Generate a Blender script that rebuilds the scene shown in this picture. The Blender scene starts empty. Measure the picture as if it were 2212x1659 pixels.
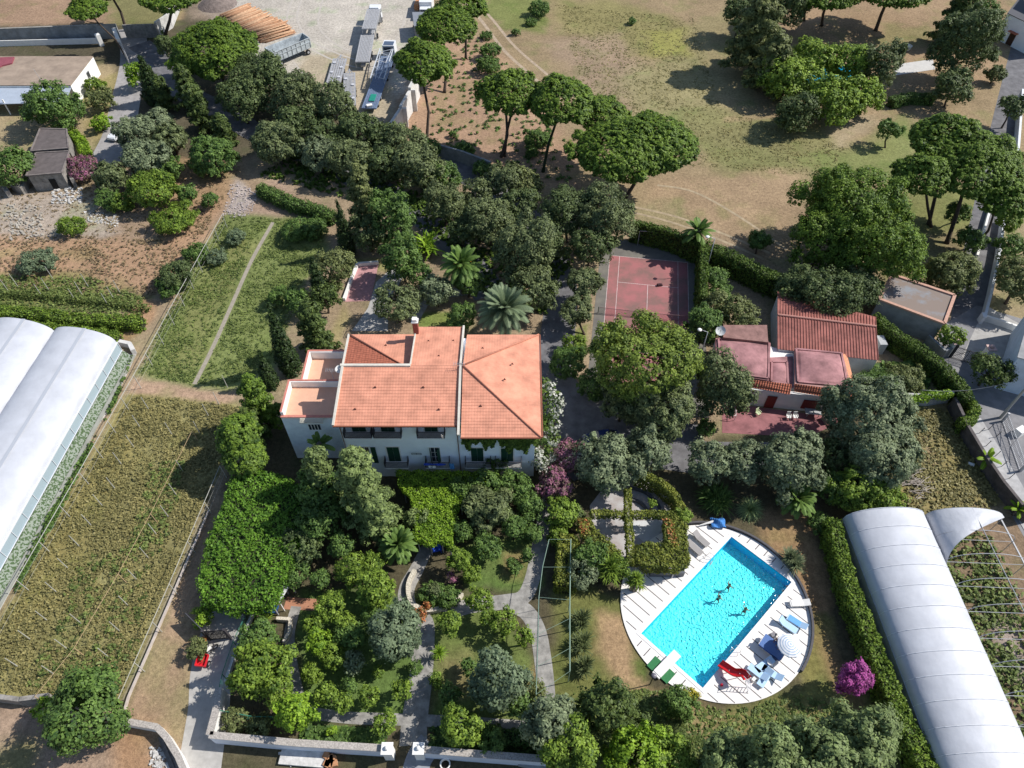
import bpy, math, random
import numpy as np
from mathutils import Vector
R = math.radians
rnd = random.Random(7)
rng = np.random.default_rng(11)
scn = bpy.context.scene
COL = scn.collection
# ---------------------------------------------------------------- survey of the site
FOC, PITCH, CAMH = 1550.0, R(50.2), 67.0
CP, SP = math.cos(PITCH), math.sin(PITCH)
def at(x, y, z=0.0):
 u = (x - 1106.0) / FOC; v = -(y - 829.5) / FOC
 t = (z - CAMH) / (-SP + v * CP)
 return Vector((u * t, (CP + v * SP) * t, z))
def mpp(x, y, z=0.0):            # metres per survey unit at that place
 p = at(x, y, z)
 return (p.y * CP - (z - CAMH) * SP) / FOC
def A(pts, z=0.0):
 return [at(x, y, z) for x, y in pts]
# ---------------------------------------------------------------- materials
MATS = {}
def mat(name, color, rough=0.8, var=0.0, scale=1.0, bump=0.0, bscale=None, spec=0.3, metal=0.0, color2=None, detail=5.0, thr=None, alpha=1.0):
 if name in MATS: return MATS[name]
 m = bpy.data.materials.new(name); m.use_nodes = True
 nt = m.node_tree; n = nt.nodes; l = nt.links
 b = n['Principled BSDF']
 b.inputs['Roughness'].default_value = rough
 b.inputs['Specular IOR Level'].default_value = spec
 b.inputs['Metallic'].default_value = metal
 b.inputs['Base Color'].default_value = (*color, 1)
 b.inputs['Alpha'].default_value = alpha
 geo = n.new('ShaderNodeNewGeometry')
 if var > 0 or color2:
  tx = n.new('ShaderNodeTexNoise'); tx.inputs['Scale'].default_value = scale
  tx.inputs['Detail'].default_value = detail; tx.inputs['Roughness'].default_value = 0.65
  l.new(geo.outputs['Position'], tx.inputs['Vector'])
  rp = n.new('ShaderNodeValToRGB')
  c2 = color2 if color2 else tuple(c * (1 - var) for c in color)
  c1 = color if color2 else tuple(min(1, c * (1 + var * 0.7)) for c in color)
  a0, a1 = thr if thr else (0.32, 0.68)
  rp.color_ramp.elements[0].position = a0; rp.color_ramp.elements[1].position = a1
  rp.color_ramp.elements[0].color = (*c2, 1); rp.color_ramp.elements[1].color = (*c1, 1)
  l.new(tx.outputs['Fac'], rp.inputs['Fac']); l.new(rp.outputs['Color'], b.inputs['Base Color'])
 if bump > 0:
  t2 = n.new('ShaderNodeTexNoise'); t2.inputs['Scale'].default_value = bscale or scale * 3
  t2.inputs['Detail'].default_value = 4
  l.new(geo.outputs['Position'], t2.inputs['Vector'])
  bp = n.new('ShaderNodeBump'); bp.inputs['Strength'].default_value = bump; bp.inputs['Distance'].default_value = 0.1
  l.new(t2.outputs['Fac'], bp.inputs['Height']); l.new(bp.outputs['Normal'], b.inputs['Normal'])
 MATS[name] = m
 return m
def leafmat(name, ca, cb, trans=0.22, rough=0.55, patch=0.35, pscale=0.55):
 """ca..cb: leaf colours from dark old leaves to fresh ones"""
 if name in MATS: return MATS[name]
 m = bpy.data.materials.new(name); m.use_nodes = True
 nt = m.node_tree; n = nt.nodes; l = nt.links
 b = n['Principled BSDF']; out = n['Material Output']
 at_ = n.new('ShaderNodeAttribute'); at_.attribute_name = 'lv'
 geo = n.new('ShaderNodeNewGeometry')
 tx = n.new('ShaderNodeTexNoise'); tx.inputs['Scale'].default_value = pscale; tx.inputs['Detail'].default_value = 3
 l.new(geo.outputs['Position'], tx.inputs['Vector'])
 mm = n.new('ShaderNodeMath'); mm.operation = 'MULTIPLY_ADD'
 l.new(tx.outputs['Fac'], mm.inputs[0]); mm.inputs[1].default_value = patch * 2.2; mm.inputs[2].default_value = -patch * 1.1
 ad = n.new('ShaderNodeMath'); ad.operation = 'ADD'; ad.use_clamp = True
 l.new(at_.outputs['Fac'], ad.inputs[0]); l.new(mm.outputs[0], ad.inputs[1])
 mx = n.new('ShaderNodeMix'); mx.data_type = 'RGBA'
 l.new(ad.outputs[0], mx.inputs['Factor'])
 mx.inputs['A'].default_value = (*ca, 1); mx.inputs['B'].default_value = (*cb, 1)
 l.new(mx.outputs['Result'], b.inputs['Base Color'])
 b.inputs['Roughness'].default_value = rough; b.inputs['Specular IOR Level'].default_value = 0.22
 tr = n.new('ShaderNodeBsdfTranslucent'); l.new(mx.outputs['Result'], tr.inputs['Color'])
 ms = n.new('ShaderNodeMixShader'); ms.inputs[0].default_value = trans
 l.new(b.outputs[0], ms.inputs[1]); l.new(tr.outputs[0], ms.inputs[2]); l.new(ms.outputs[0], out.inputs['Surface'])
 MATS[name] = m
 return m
# ---------------------------------------------------------------- mesh building
class MB:
 def __init__(s): s.v = []; s.f = []; s.uv = None; s.smooth = False
 def add(s, vs, fs):
  o = len(s.v); s.v += [tuple(p) for p in vs]; s.f += [tuple(i + o for i in f) for f in fs]; return s
 def quad(s, *p): return s.add(p, [tuple(range(len(p)))])
 def box(s, c, d, rz=0.0):
  c = Vector(c); x, y, z = d[0] / 2, d[1] / 2, d[2] / 2
  cs, sn = math.cos(rz), math.sin(rz)
  vs = []
  for zz in (-z, z):
   for xx, yy in ((-x, -y), (x, -y), (x, y), (-x, y)):
    vs.append((c.x + xx * cs - yy * sn, c.y + xx * sn + yy * cs, c.z + zz))
  return s.add(vs, [(3, 2, 1, 0), (4, 5, 6, 7), (0, 1, 5, 4), (1, 2, 6, 5), (2, 3, 7, 6), (3, 0, 4, 7)])
 def prism(s, poly, z0, z1):
  n = len(poly)
  ar = sum(poly[i][0] * poly[(i + 1) % n][1] - poly[(i + 1) % n][0] * poly[i][1] for i in range(n))
  if ar < 0: poly = list(reversed(poly))
  z0f = z0 if callable(z0) else (lambda p: z0)
  z1f = z1 if callable(z1) else (lambda p: z1)
  vs = [(p[0], p[1], z0f(p)) for p in poly] + [(p[0], p[1], z1f(p)) for p in poly]
  fs = [tuple(reversed(range(n))), tuple(range(n, 2 * n))] + [(i, (i + 1) % n, n + (i + 1) % n, n + i) for i in range(n)]
  return s.add(vs, fs)
 def beam(s, a, b, w, h=None):
  h = h or w
  a, b = Vector(a), Vector(b); d = (b - a).normalized()
  u = d.cross(Vector((0, 0, 1)))
  if u.length < 1e-3: u = Vector((1, 0, 0))
  u.normalize(); k = u.cross(d)
  vs = [p + u * i * w / 2 + k * j * h / 2 for p in (a, b) for i, j in ((-1, -1), (1, -1), (1, 1), (-1, 1))]
  return s.add(vs, [(0, 1, 2, 3), (7, 6, 5, 4), (0, 4, 5, 1), (1, 5, 6, 2), (2, 6, 7, 3), (3, 7, 4, 0)])
 def tube(s, pts, r, n=7, cap=True):
  pts = [Vector(p) for p in pts]; rs = r if isinstance(r, (list, tuple)) else [r] * len(pts)
  vs = []; fs = []
  prev = None
  for i, p in enumerate(pts):
   d = (pts[min(i + 1, len(pts) - 1)] - pts[max(i - 1, 0)]).normalized()
   u = prev if prev else d.cross(Vector((0.13, 0.2, 1)))
   u = (u - d * u.dot(d))
   if u.length < 1e-4: u = d.cross(Vector((1, 0, 0)))
   u.normalize(); prev = u; k = d.cross(u)
   for j in range(n):
    a = 2 * math.pi * j / n
    vs.append(p + (u * math.cos(a) + k * math.sin(a)) * rs[i])
  for i in range(len(pts) - 1):
   for j in range(n):
    fs.append((i * n + j, i * n + (j + 1) % n, (i + 1) * n + (j + 1) % n, (i + 1) * n + j))
  if cap: fs += [tuple(reversed(range(n))), tuple(range((len(pts) - 1) * n, len(pts) * n))]
  return s.add(vs, fs)
 def lathe(s, c, prof, n=16):
  c = Vector(c); vs = []; fs = []
  for r, z in prof:
   for j in range(n):
    a = 2 * math.pi * j / n
    vs.append((c.x + r * math.cos(a), c.y + r * math.sin(a), c.z + z))
  for i in range(len(prof) - 1):
   for j in range(n):
    fs.append((i * n + j, i * n + (j + 1) % n, (i + 1) * n + (j + 1) % n, (i + 1) * n + j))
  return s.add(vs, fs)
 def ball(s, c, r, n=10, m=7, sq=1.0):
  return s.lathe(c, [(max(1e-3, r * math.sin(math.pi * i / m)), -r * sq * math.cos(math.pi * i / m)) for i in range(m + 1)], n)
 def build(s, name, m, root=None, smooth=False):
  me = bpy.data.meshes.new(name)
  off = root_loc(root)
  me.from_pydata([(p[0] - off[0], p[1] - off[1], p[2] - off[2]) for p in s.v], [], s.f)
  if s.uv:
   u = me.uv_layers.new(name='UVMap')
   k = 0
   for poly in me.polygons:
    for li in poly.loop_indices:
     u.data[li].uv = s.uv[k]; k += 1
  me.materials.append(m)
  if smooth or s.smooth: me.shade_smooth()
  me.update()
  o = bpy.data.objects.new(name, me); COL.objects.link(o)
  if root: o.parent = root
  return o
def root_loc(o):
 p = Vector((0, 0, 0))
 while o: p += o.location; o = o.parent
 return p
def tag(o, label=None, cat=None, group=None, kind=None):
 if label: o['label'] = label
 if cat: o['category'] = cat
 if group: o['group'] = group
 if kind: o['kind'] = kind
 return o
def thing(name, loc, label, cat, group=None):
 o = bpy.data.objects.new(name, None); COL.objects.link(o)
 o.location = loc; o.empty_display_size = 0.3
 return tag(o, label, cat, group)
def copy_tree(o, loc, rz=None, label=None, parent=None, sc=None):
 c = o.copy(); COL.objects.link(c)
 if parent: c.parent = parent
 else:
  c.location = loc
  if rz is not None: c.rotation_euler = (0, 0, rz)
  if sc: c.scale = (sc, sc, sc)
  if label: c['label'] = label
 for ch in [q for q in KIDS.get(o.name, [])]:
  copy_tree(ch, None, parent=c)
 return c
KIDS = {}
def index_kids():
 KIDS.clear()
 for o in bpy.data.objects:
  if o.parent: KIDS.setdefault(o.parent.name, []).append(o)
def one(mb, name, m, label, cat, group=None, kind=None, smooth=False, loc=None):
 """a thing that is a single mesh; its origin sits at its base"""
 if loc is None:
  xs = [p[0] for p in mb.v]; ys = [p[1] for p in mb.v]; zs = [p[2] for p in mb.v]
  loc = (sum(xs) / len(xs), sum(ys) / len(ys), min(zs))
 mb.v = [(p[0] - loc[0], p[1] - loc[1], p[2] - loc[2]) for p in mb.v]
 o = mb.build(name, m, None, smooth); o.location = loc
 return tag(o, label, cat, group, kind)
def sheet(name, pts, z, m, th=0.0):
 b = MB()
 n = len(pts)
 ar = sum(pts[i][0] * pts[(i + 1) % n][1] - pts[(i + 1) % n][0] * pts[i][1] for i in range(n))
 if ar < 0: pts = list(reversed(pts))
 b.quad(*[(p[0], p[1], z) for p in pts])
 o = b.build(name, m); o['kind'] = 'structure'
 return o
def smoothpoly(pts, k=6, closed=True):
 """Catmull-Rom through the points"""
 out = []; n = len(pts)
 rngi = range(n) if closed else range(n - 1)
 for i in rngi:
  P = [Vector(pts[(i + j) % n]) if closed else Vector(pts[max(0, min(n - 1, i + j))]) for j in (-1, 0, 1, 2)]
  for t in range(k):
   t /= k
   out.append(0.5 * ((2 * P[1]) + (P[2] - P[0]) * t + (2 * P[0] - 5 * P[1] + 4 * P[2] - P[3]) * t * t + (3 * P[1] - P[0] - 3 * P[2] + P[3]) * t ** 3))
 if not closed: out.append(Vector(pts[-1]))
 return out
def ribbon(name, pts, w, z, m, k=6, struct=True):
 c = smoothpoly(pts, k, False); b = MB(); vs = []
 ws = w if callable(w) else (lambda t: w)
 for i, p in enumerate(c):
  d = (c[min(i + 1, len(c) - 1)] - c[max(0, i - 1)]); d.z = 0; d.normalize(); q = Vector((-d.y, d.x, 0)) * ws(i / (len(c) - 1)) / 2
  vs += [(p.x - q.x, p.y - q.y, z), (p.x + q.x, p.y + q.y, z)]
 b.add(vs, [(2 * i, 2 * i + 2, 2 * i + 3, 2 * i + 1) for i in range(len(c) - 1)])
 o = b.build(name, m)
 if struct: o['kind'] = 'structure'
 return o
# ---------------------------------------------------------------- camera, sun, sky
cam_d = bpy.data.cameras.new('camera'); cam = bpy.data.objects.new('camera', cam_d); COL.objects.link(cam)
cam.location = (0, 0, CAMH); cam.rotation_euler = (math.pi / 2 - PITCH, 0, 0)
cam_d.sensor_fit = 'HORIZONTAL'; cam_d.sensor_width = 36; cam_d.lens = FOC * 36 / 2212
cam_d.clip_end = 3000; scn.camera = cam
SUN_EL, SUN_AZ = R(44.5), math.atan2(0.21, 0.978)     # direction towards the sun, from +X counter-clockwise
sd = Vector((math.cos(SUN_EL) * math.cos(SUN_AZ), math.cos(SUN_EL) * math.sin(SUN_AZ), math.sin(SUN_EL)))
sl = bpy.data.lights.new('sun', 'SUN'); sl.energy = 4.9; sl.angle = R(0.5); sl.color = (1.0, 0.965, 0.91)
so = bpy.data.objects.new('sun', sl); COL.objects.link(so)
so.rotation_euler = (-sd).to_track_quat('-Z', 'Y').to_euler()
w = bpy.data.worlds.new('World'); scn.world = w; w.use_nodes = True
nt = w.node_tree; bg = nt.nodes['Background']
sky = nt.nodes.new('ShaderNodeTexSky'); sky.sky_type = 'NISHITA'; sky.sun_disc = False
sky.sun_elevation = SUN_EL; sky.sun_rotation = math.pi / 2 - SUN_AZ
sky.air_density = 1.0; sky.dust_density = 0.6; sky.ozone_density = 1.5
nt.links.new(sky.outputs['Color'], bg.inputs['Color']); bg.inputs['Strength'].default_value = 0.118
scn.view_settings.view_transform = 'Standard'; scn.view_settings.look = 'None'
scn.view_settings.exposure = 0.15; scn.view_settings.gamma = 1.0
scn.render.engine = 'CYCLES'
# ---------------------------------------------------------------- foliage
def quads(name, pos, nrm, size, m, root=None, aspect=1.0, lv=None, up=None):
 """many small leaf clumps (4-cornered faces) as one mesh"""
 n = len(pos)
 nrm = nrm / (np.linalg.norm(nrm, axis=1, keepdims=True) + 1e-9)
 if up is None:
  t = rng.normal(size=(n, 3))
 else: t = up + rng.normal(size=(n, 3)) * 0.15
 u = t - nrm * np.sum(t * nrm, axis=1, keepdims=True); u /= (np.linalg.norm(u, axis=1, keepdims=True) + 1e-9)
 v = np.cross(nrm, u)
 s = (size if np.ndim(size) else np.full(n, size)) * rng.uniform(0.45, 1.5, n)
 s = s[:, None]
 a = u * s * 0.5 * aspect; b = v * s * 0.5
 j = lambda: 1 + rng.uniform(-0.25, 0.25, (n, 1))
 V = np.stack([pos - a * j() - b * 0.55 * j(), pos + a * 0.3 * j() - b * j(), pos + a * j() + b * 0.5 * j() - nrm * s * 0.18, pos - a * 0.35 * j() + b * j()], axis=1).reshape(-1, 3)
 off = np.array(root_loc(root)); V = (V - off).astype(np.float32)
 me = bpy.data.meshes.new(name)
 me.vertices.add(4 * n); me.vertices.foreach_set('co', V.ravel())
 me.loops.add(4 * n); me.loops.foreach_set('vertex_index', np.arange(4 * n, dtype=np.int32))
 me.polygons.add(n); me.polygons.foreach_set('loop_start', np.arange(0, 4 * n, 4, dtype=np.int32))
 at_ = me.attributes.new('lv', 'FLOAT', 'FACE')
 at_.data.foreach_set('value', (rng.uniform(0, 1, n) if lv is None else lv).astype(np.float32))
 me.materials.append(m); me.update(calc_edges=True)
 o = bpy.data.objects.new(name, me); COL.objects.link(o)
 if root: o.parent = root
 return o
def sph(n):
 d = rng.normal(size=(n, 3)); return d / np.linalg.norm(d, axis=1, keepdims=True)
def lobes_to_leaves(C, Rr, leaf, dens, flat=1.0, up_bias=0.15, blob=0.9, floor=-1e9, spray=0.0):
 """C lobe centres (k,3), Rr lobe radii (k,3). Blobs sit on the union's skin, leaves on the blobs"""
 P = []; N = []; L = []
 for k in range(len(C)):
  r = Rr[k]; area = 4 * math.pi * ((r[0] * r[1]) ** 1.6 / 3 + (r[0] * r[2]) ** 1.6 / 3 + (r[1] * r[2]) ** 1.6 / 3) ** (1 / 1.6)
  nb = max(4, int(area / (blob * blob * 1.9)))
  d = sph(nb); d = d[d[:, 2] > -0.55]
  c = C[k] + d * r * rng.uniform(0.86, 1.06, (len(d), 1))
  keep = np.ones(len(d), bool)
  for q in range(len(C)):
   if q != k: keep &= (np.sum(((c - C[q]) / Rr[q]) ** 2, axis=1) > 0.62)
  c = c[keep]; d = d[keep]
  if not len(c): continue
  br = blob * rng.uniform(0.65, 1.25, len(c))
  tone = rng.normal(0, 0.16, len(c))
  nl = np.maximum(5, (br * br * 4 * dens / (leaf * leaf)).astype(int))
  idx = np.repeat(np.arange(len(c)), nl)
  e = sph(len(idx)); rr = (0.5 + 0.6 * rng.random((len(idx), 1)) + (rng.random((len(idx), 1)) < .16) * rng.uniform(0, .75, (len(idx), 1))) * br[idx][:, None]
  if spray: e = e + d[idx] * spray; e /= np.linalg.norm(e, axis=1, keepdims=True)
  keep2 = np.sum(e * d[idx], axis=1) > -0.45
  e = e[keep2]; rr = rr[keep2]; idx = idx[keep2]
  p = c[idx] + e * rr * np.array([1, 1, flat])
  P.append(p); N.append(e * 0.85 + d[idx] * 0.6 + rng.normal(size=e.shape) * 0.33 + np.array([0, 0, up_bias + .25]))
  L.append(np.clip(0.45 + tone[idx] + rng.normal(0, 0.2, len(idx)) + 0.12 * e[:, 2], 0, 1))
 P = np.concatenate(P); N = np.concatenate(N); L = np.concatenate(L)
 k = P[:, 2] > floor
 return P[k], N[k], L[k]
KINDS = {   # leaf size, density, blob radius, flat, spray, bias
 'pine':   dict(leaf=0.145, dens=1.32, blob=0.34, flat=0.7, spray=0.5, up=0.9, aspect=1.9),
 'oak':    dict(leaf=0.180, dens=1.15, blob=0.44, flat=0.9, spray=0.2, up=0.25, aspect=1.2),
 'olive':  dict(leaf=0.140, dens=1.15, blob=0.42, flat=0.95, spray=0.55, up=0.2, aspect=1.9),
 'citrus': dict(leaf=0.150, dens=1.21, blob=0.34, flat=0.9, spray=0.2, up=0.35, aspect=1.3),
 'plane':  dict(leaf=0.200, dens=1.15, blob=0.44, flat=0.9, spray=0.3, up=0.5, aspect=1.2),
 'conifer':dict(leaf=0.140, dens=1.15, blob=0.40, flat=0.9, spray=0.8, up=0.3, aspect=2.2),
 'shrub':  dict(leaf=0.130, dens=1.15, blob=0.30, flat=0.9, spray=0.3, up=0.3, aspect=1.3),
}
LM = {
 'pine':   leafmat('pine_needles', (0.032, 0.071, 0.012), (0.205, 0.305, 0.038)),
 'pineold':leafmat('pine_needles_yellowed', (0.049, 0.086, 0.017), (0.271, 0.350, 0.056)),
 'oak':    leafmat('oak_leaves', (0.038, 0.063, 0.025), (0.165, 0.215, 0.073)),
 'oakgrey':leafmat('grey_oak_leaves', (0.054, 0.076, 0.034), (0.222, 0.265, 0.104)),
 'olive':  leafmat('olive_leaves', (0.078, 0.105, 0.058), (0.290, 0.345, 0.180)),
 'citrus': leafmat('citrus_leaves', (0.045, 0.092, 0.014), (0.264, 0.373, 0.049)),
 'lime':   leafmat('lime_green_leaves', (0.065, 0.140, 0.012), (0.320, 0.480, 0.040)),
 'green':  leafmat('green_leaves', (0.036, 0.078, 0.021), (0.179, 0.282, 0.062)),
 'plane':  leafmat('plane_leaves', (0.050, 0.108, 0.015), (0.339, 0.463, 0.062)),
 'cypress':leafmat('cypress_leaves', (0.030, 0.056, 0.016), (0.146, 0.198, 0.050)),
 'brownish':leafmat('brownish_leaves', (0.060, 0.080, 0.028), (0.255, 0.285, 0.100)),
 'blue':   leafmat('blue_green_leaves', (0.053, 0.085, 0.048), (0.228, 0.290, 0.157)),
 'magenta':leafmat('magenta_flowers', (0.16, 0.03, 0.11), (0.62, 0.13, 0.45), patch=0.5),
 'dullpink':leafmat('pinkish_flowers', (0.08, 0.11, 0.035), (0.44, 0.15, 0.27), patch=0.7, pscale=1.6),
 'white':  leafmat('white_flowers', (0.06, 0.10, 0.03), (0.80, 0.78, 0.70), patch=0.6, pscale=1.8),
 'autumn': leafmat('reddening_ivy', (0.060, 0.095, 0.020), (0.310, 0.330, 0.055), patch=0.4),
 'red':    leafmat('red_ivy', (0.110, 0.139, 0.035), (0.726, 0.238, 0.101), patch=0.5, pscale=1.2),
 'yellow': leafmat('yellow_flowers', (0.12, 0.16, 0.02), (0.62, 0.50, 0.03)),
 'ivy':    leafmat('ivy_leaves', (0.030, 0.064, 0.012), (0.158, 0.235, 0.038)),
 'straw':  leafmat('straw_stalks', (0.13, 0.095, 0.05), (0.36, 0.27, 0.15), trans=0.1),
 'dryweed':leafmat('dry_weeds', (0.135, 0.128, 0.048), (0.370, 0.318, 0.125), trans=0.15, pscale=0.25, patch=0.5),
 'weed':   leafmat('green_weeds', (0.065, 0.100, 0.026), (0.255, 0.310, 0.085), trans=0.2, pscale=0.3, patch=0.5),
 'cedar': leafmat('cedar_needles', (0.059, 0.089, 0.030), (0.282, 0.362, 0.119)),
 'soft': leafmat('soft_green_leaves', (0.070, 0.100, 0.038), (0.270, 0.345, 0.125)),
 'spire': leafmat('dark_cypress_leaves', (0.012, 0.028, 0.009), (0.060, 0.098, 0.026)),
 'vine': leafmat('vine_leaves', (0.040, 0.105, 0.012), (0.200, 0.370, 0.040), patch=0.6, pscale=0.3),
 'pampas': leafmat('pampas_blades', (0.110, 0.169, 0.061), (0.577, 0.714, 0.302), trans=0.2),
}
BARK = mat('bark', (0.085, 0.062, 0.047), 0.9, var=0.4, scale=6, bump=0.5, bscale=14)
BARKG = mat('grey_bark', (0.16, 0.14, 0.12), 0.9, var=0.35, scale=6, bump=0.4, bscale=14)
GROUPS = {'pine': 'umbrella pines', 'oak': 'dark broadleaved trees', 'olive': 'grey green olive trees', 'citrus': 'citrus and fruit trees',
   'plane': 'bright leafy trees', 'conifer': 'conifers', 'shrub': 'shrubs and bushes', 'column': 'pointed cypresses'}
CATS = {'pine': 'pine tree', 'oak': 'tree', 'olive': 'olive tree', 'citrus': 'fruit tree', 'plane': 'tree', 'conifer': 'conifer', 'shrub': 'bush', 'column': 'cypress'}
NAMES = {'pine': 'stone_pine', 'oak': 'broadleaf_tree', 'olive': 'olive_tree', 'citrus': 'citrus_tree', 'plane': 'leafy_tree', 'conifer': 'conifer_tree', 'shrub': 'shrub', 'column': 'cypress_tree'}
def crown_lobes(kind, c, rx, ry, rz, seed):
 g = np.random.default_rng(seed)
 C = []; S = []
 if kind == 'pine':
  C.append([0, 0, -rz * .1]); S.append([rx * 0.88, ry * 0.88, rz * 0.85])
  n = int(7 + rx * 1.1)
  for i in range(n):
   a = 2 * math.pi * i / n + g.uniform(-0.25, 0.25); q = g.uniform(0.5, 0.72)
   s = g.uniform(0.26, 0.40)
   C.append([rx * q * math.cos(a), ry * q * math.sin(a), -rz * g.uniform(0.05, 0.35)]); S.append([rx * s, ry * s, rz * g.uniform(0.45, 0.62)])
  for i in range(int(rx)):
   a = g.uniform(0, 6.28); q = g.uniform(0.1, 0.45)
   C.append([rx * q * math.cos(a), ry * q * math.sin(a), rz * g.uniform(0.25, 0.5)]); S.append([rx * 0.26, ry * 0.26, rz * 0.5])
  for i in range(9):
   a = g.uniform(0, 6.28); q = g.uniform(0.86, 1.08); s = g.uniform(.08, .16); C.append([rx * q * math.cos(a), ry * q * math.sin(a), rz * g.uniform(-.4, .1)]); S.append([rx * s, ry * s, rz * s * 1.6])
 elif kind == 'column':
  n = 16
  for i in range(n):
   t = i / (n - 1)
   w_ = max(0.10, (1 - t) ** 0.8) if t > 0.2 else 0.7 + 0.8 * t
   C.append([g.uniform(-.08, .08) * rx, g.uniform(-.08, .08) * ry, (-1 + 2 * t) * rz]); S.append([rx * w_, ry * w_, rz * 0.13])
 elif kind == 'conifer':
  C.append([0, 0, 0]); S.append([rx * 0.38, ry * 0.38, rz * 0.95])
  for i in range(30):
   t = -0.85 + 1.6 * i / 29 + g.uniform(-.06, .06); a = i * 2.4 + g.uniform(-.3, .3); w_ = 1.0 - 0.55 * (t + 0.85) / 1.6
   for q, s in ((0.34, 0.22), (0.60, 0.18), (0.84, 0.13)):
    q *= g.uniform(0.85, 1.1); C.append([rx * q * w_ * math.cos(a), ry * q * w_ * math.sin(a), t * rz - 0.08 * rx * q]); S.append([rx * s, ry * s, rx * s * 0.55])
 else:
  C.append([0, 0, -0.05 * rz]); S.append([rx * 0.76, ry * 0.76, rz * 0.82])
  n = 6 + int(rx * 1.3)
  for i in range(n):
   a = i * 2.39996 + g.uniform(-0.4, 0.4); z = g.uniform(-0.45, 0.62); q = 0.54 * math.sqrt(max(0.05, 1 - z * z)) * g.uniform(0.85, 1.2)
   s = g.uniform(0.32, 0.46)
   C.append([rx * q * math.cos(a), ry * q * math.sin(a), rz * z]); S.append([rx * s, ry * s, rz * s * g.uniform(0.85, 1.15)])
  ta = g.uniform(0, 6.28)
  for i in range(5 + int(rx * 1.5)):      # sprays that break the outline
   a = ta + g.normal(0, 1.5); z = g.uniform(-0.5, 0.9); q = math.sqrt(max(0.04, 1 - z * z)) * g.uniform(0.86, 1.12); s = g.uniform(0.10, 0.22)
   C.append([rx * q * math.cos(a), ry * q * math.sin(a), rz * z * 0.95]); S.append([rx * s, ry * s, rz * s * g.uniform(0.8, 1.5)])
  th = g.uniform(0, 3.14); k1 = g.uniform(0.84, 1.0); k2 = g.uniform(1.0, 1.16)
  for q_ in C:
   x_, y_ = q_[0] * math.cos(th) + q_[1] * math.sin(th), -q_[0] * math.sin(th) + q_[1] * math.cos(th); x_ *= k1; y_ *= k2
   q_[0], q_[1] = x_ * math.cos(th) - y_ * math.sin(th), x_ * math.sin(th) + y_ * math.cos(th)
 return np.array(C) + np.array(c), np.array(S)
TN = [0]
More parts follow.
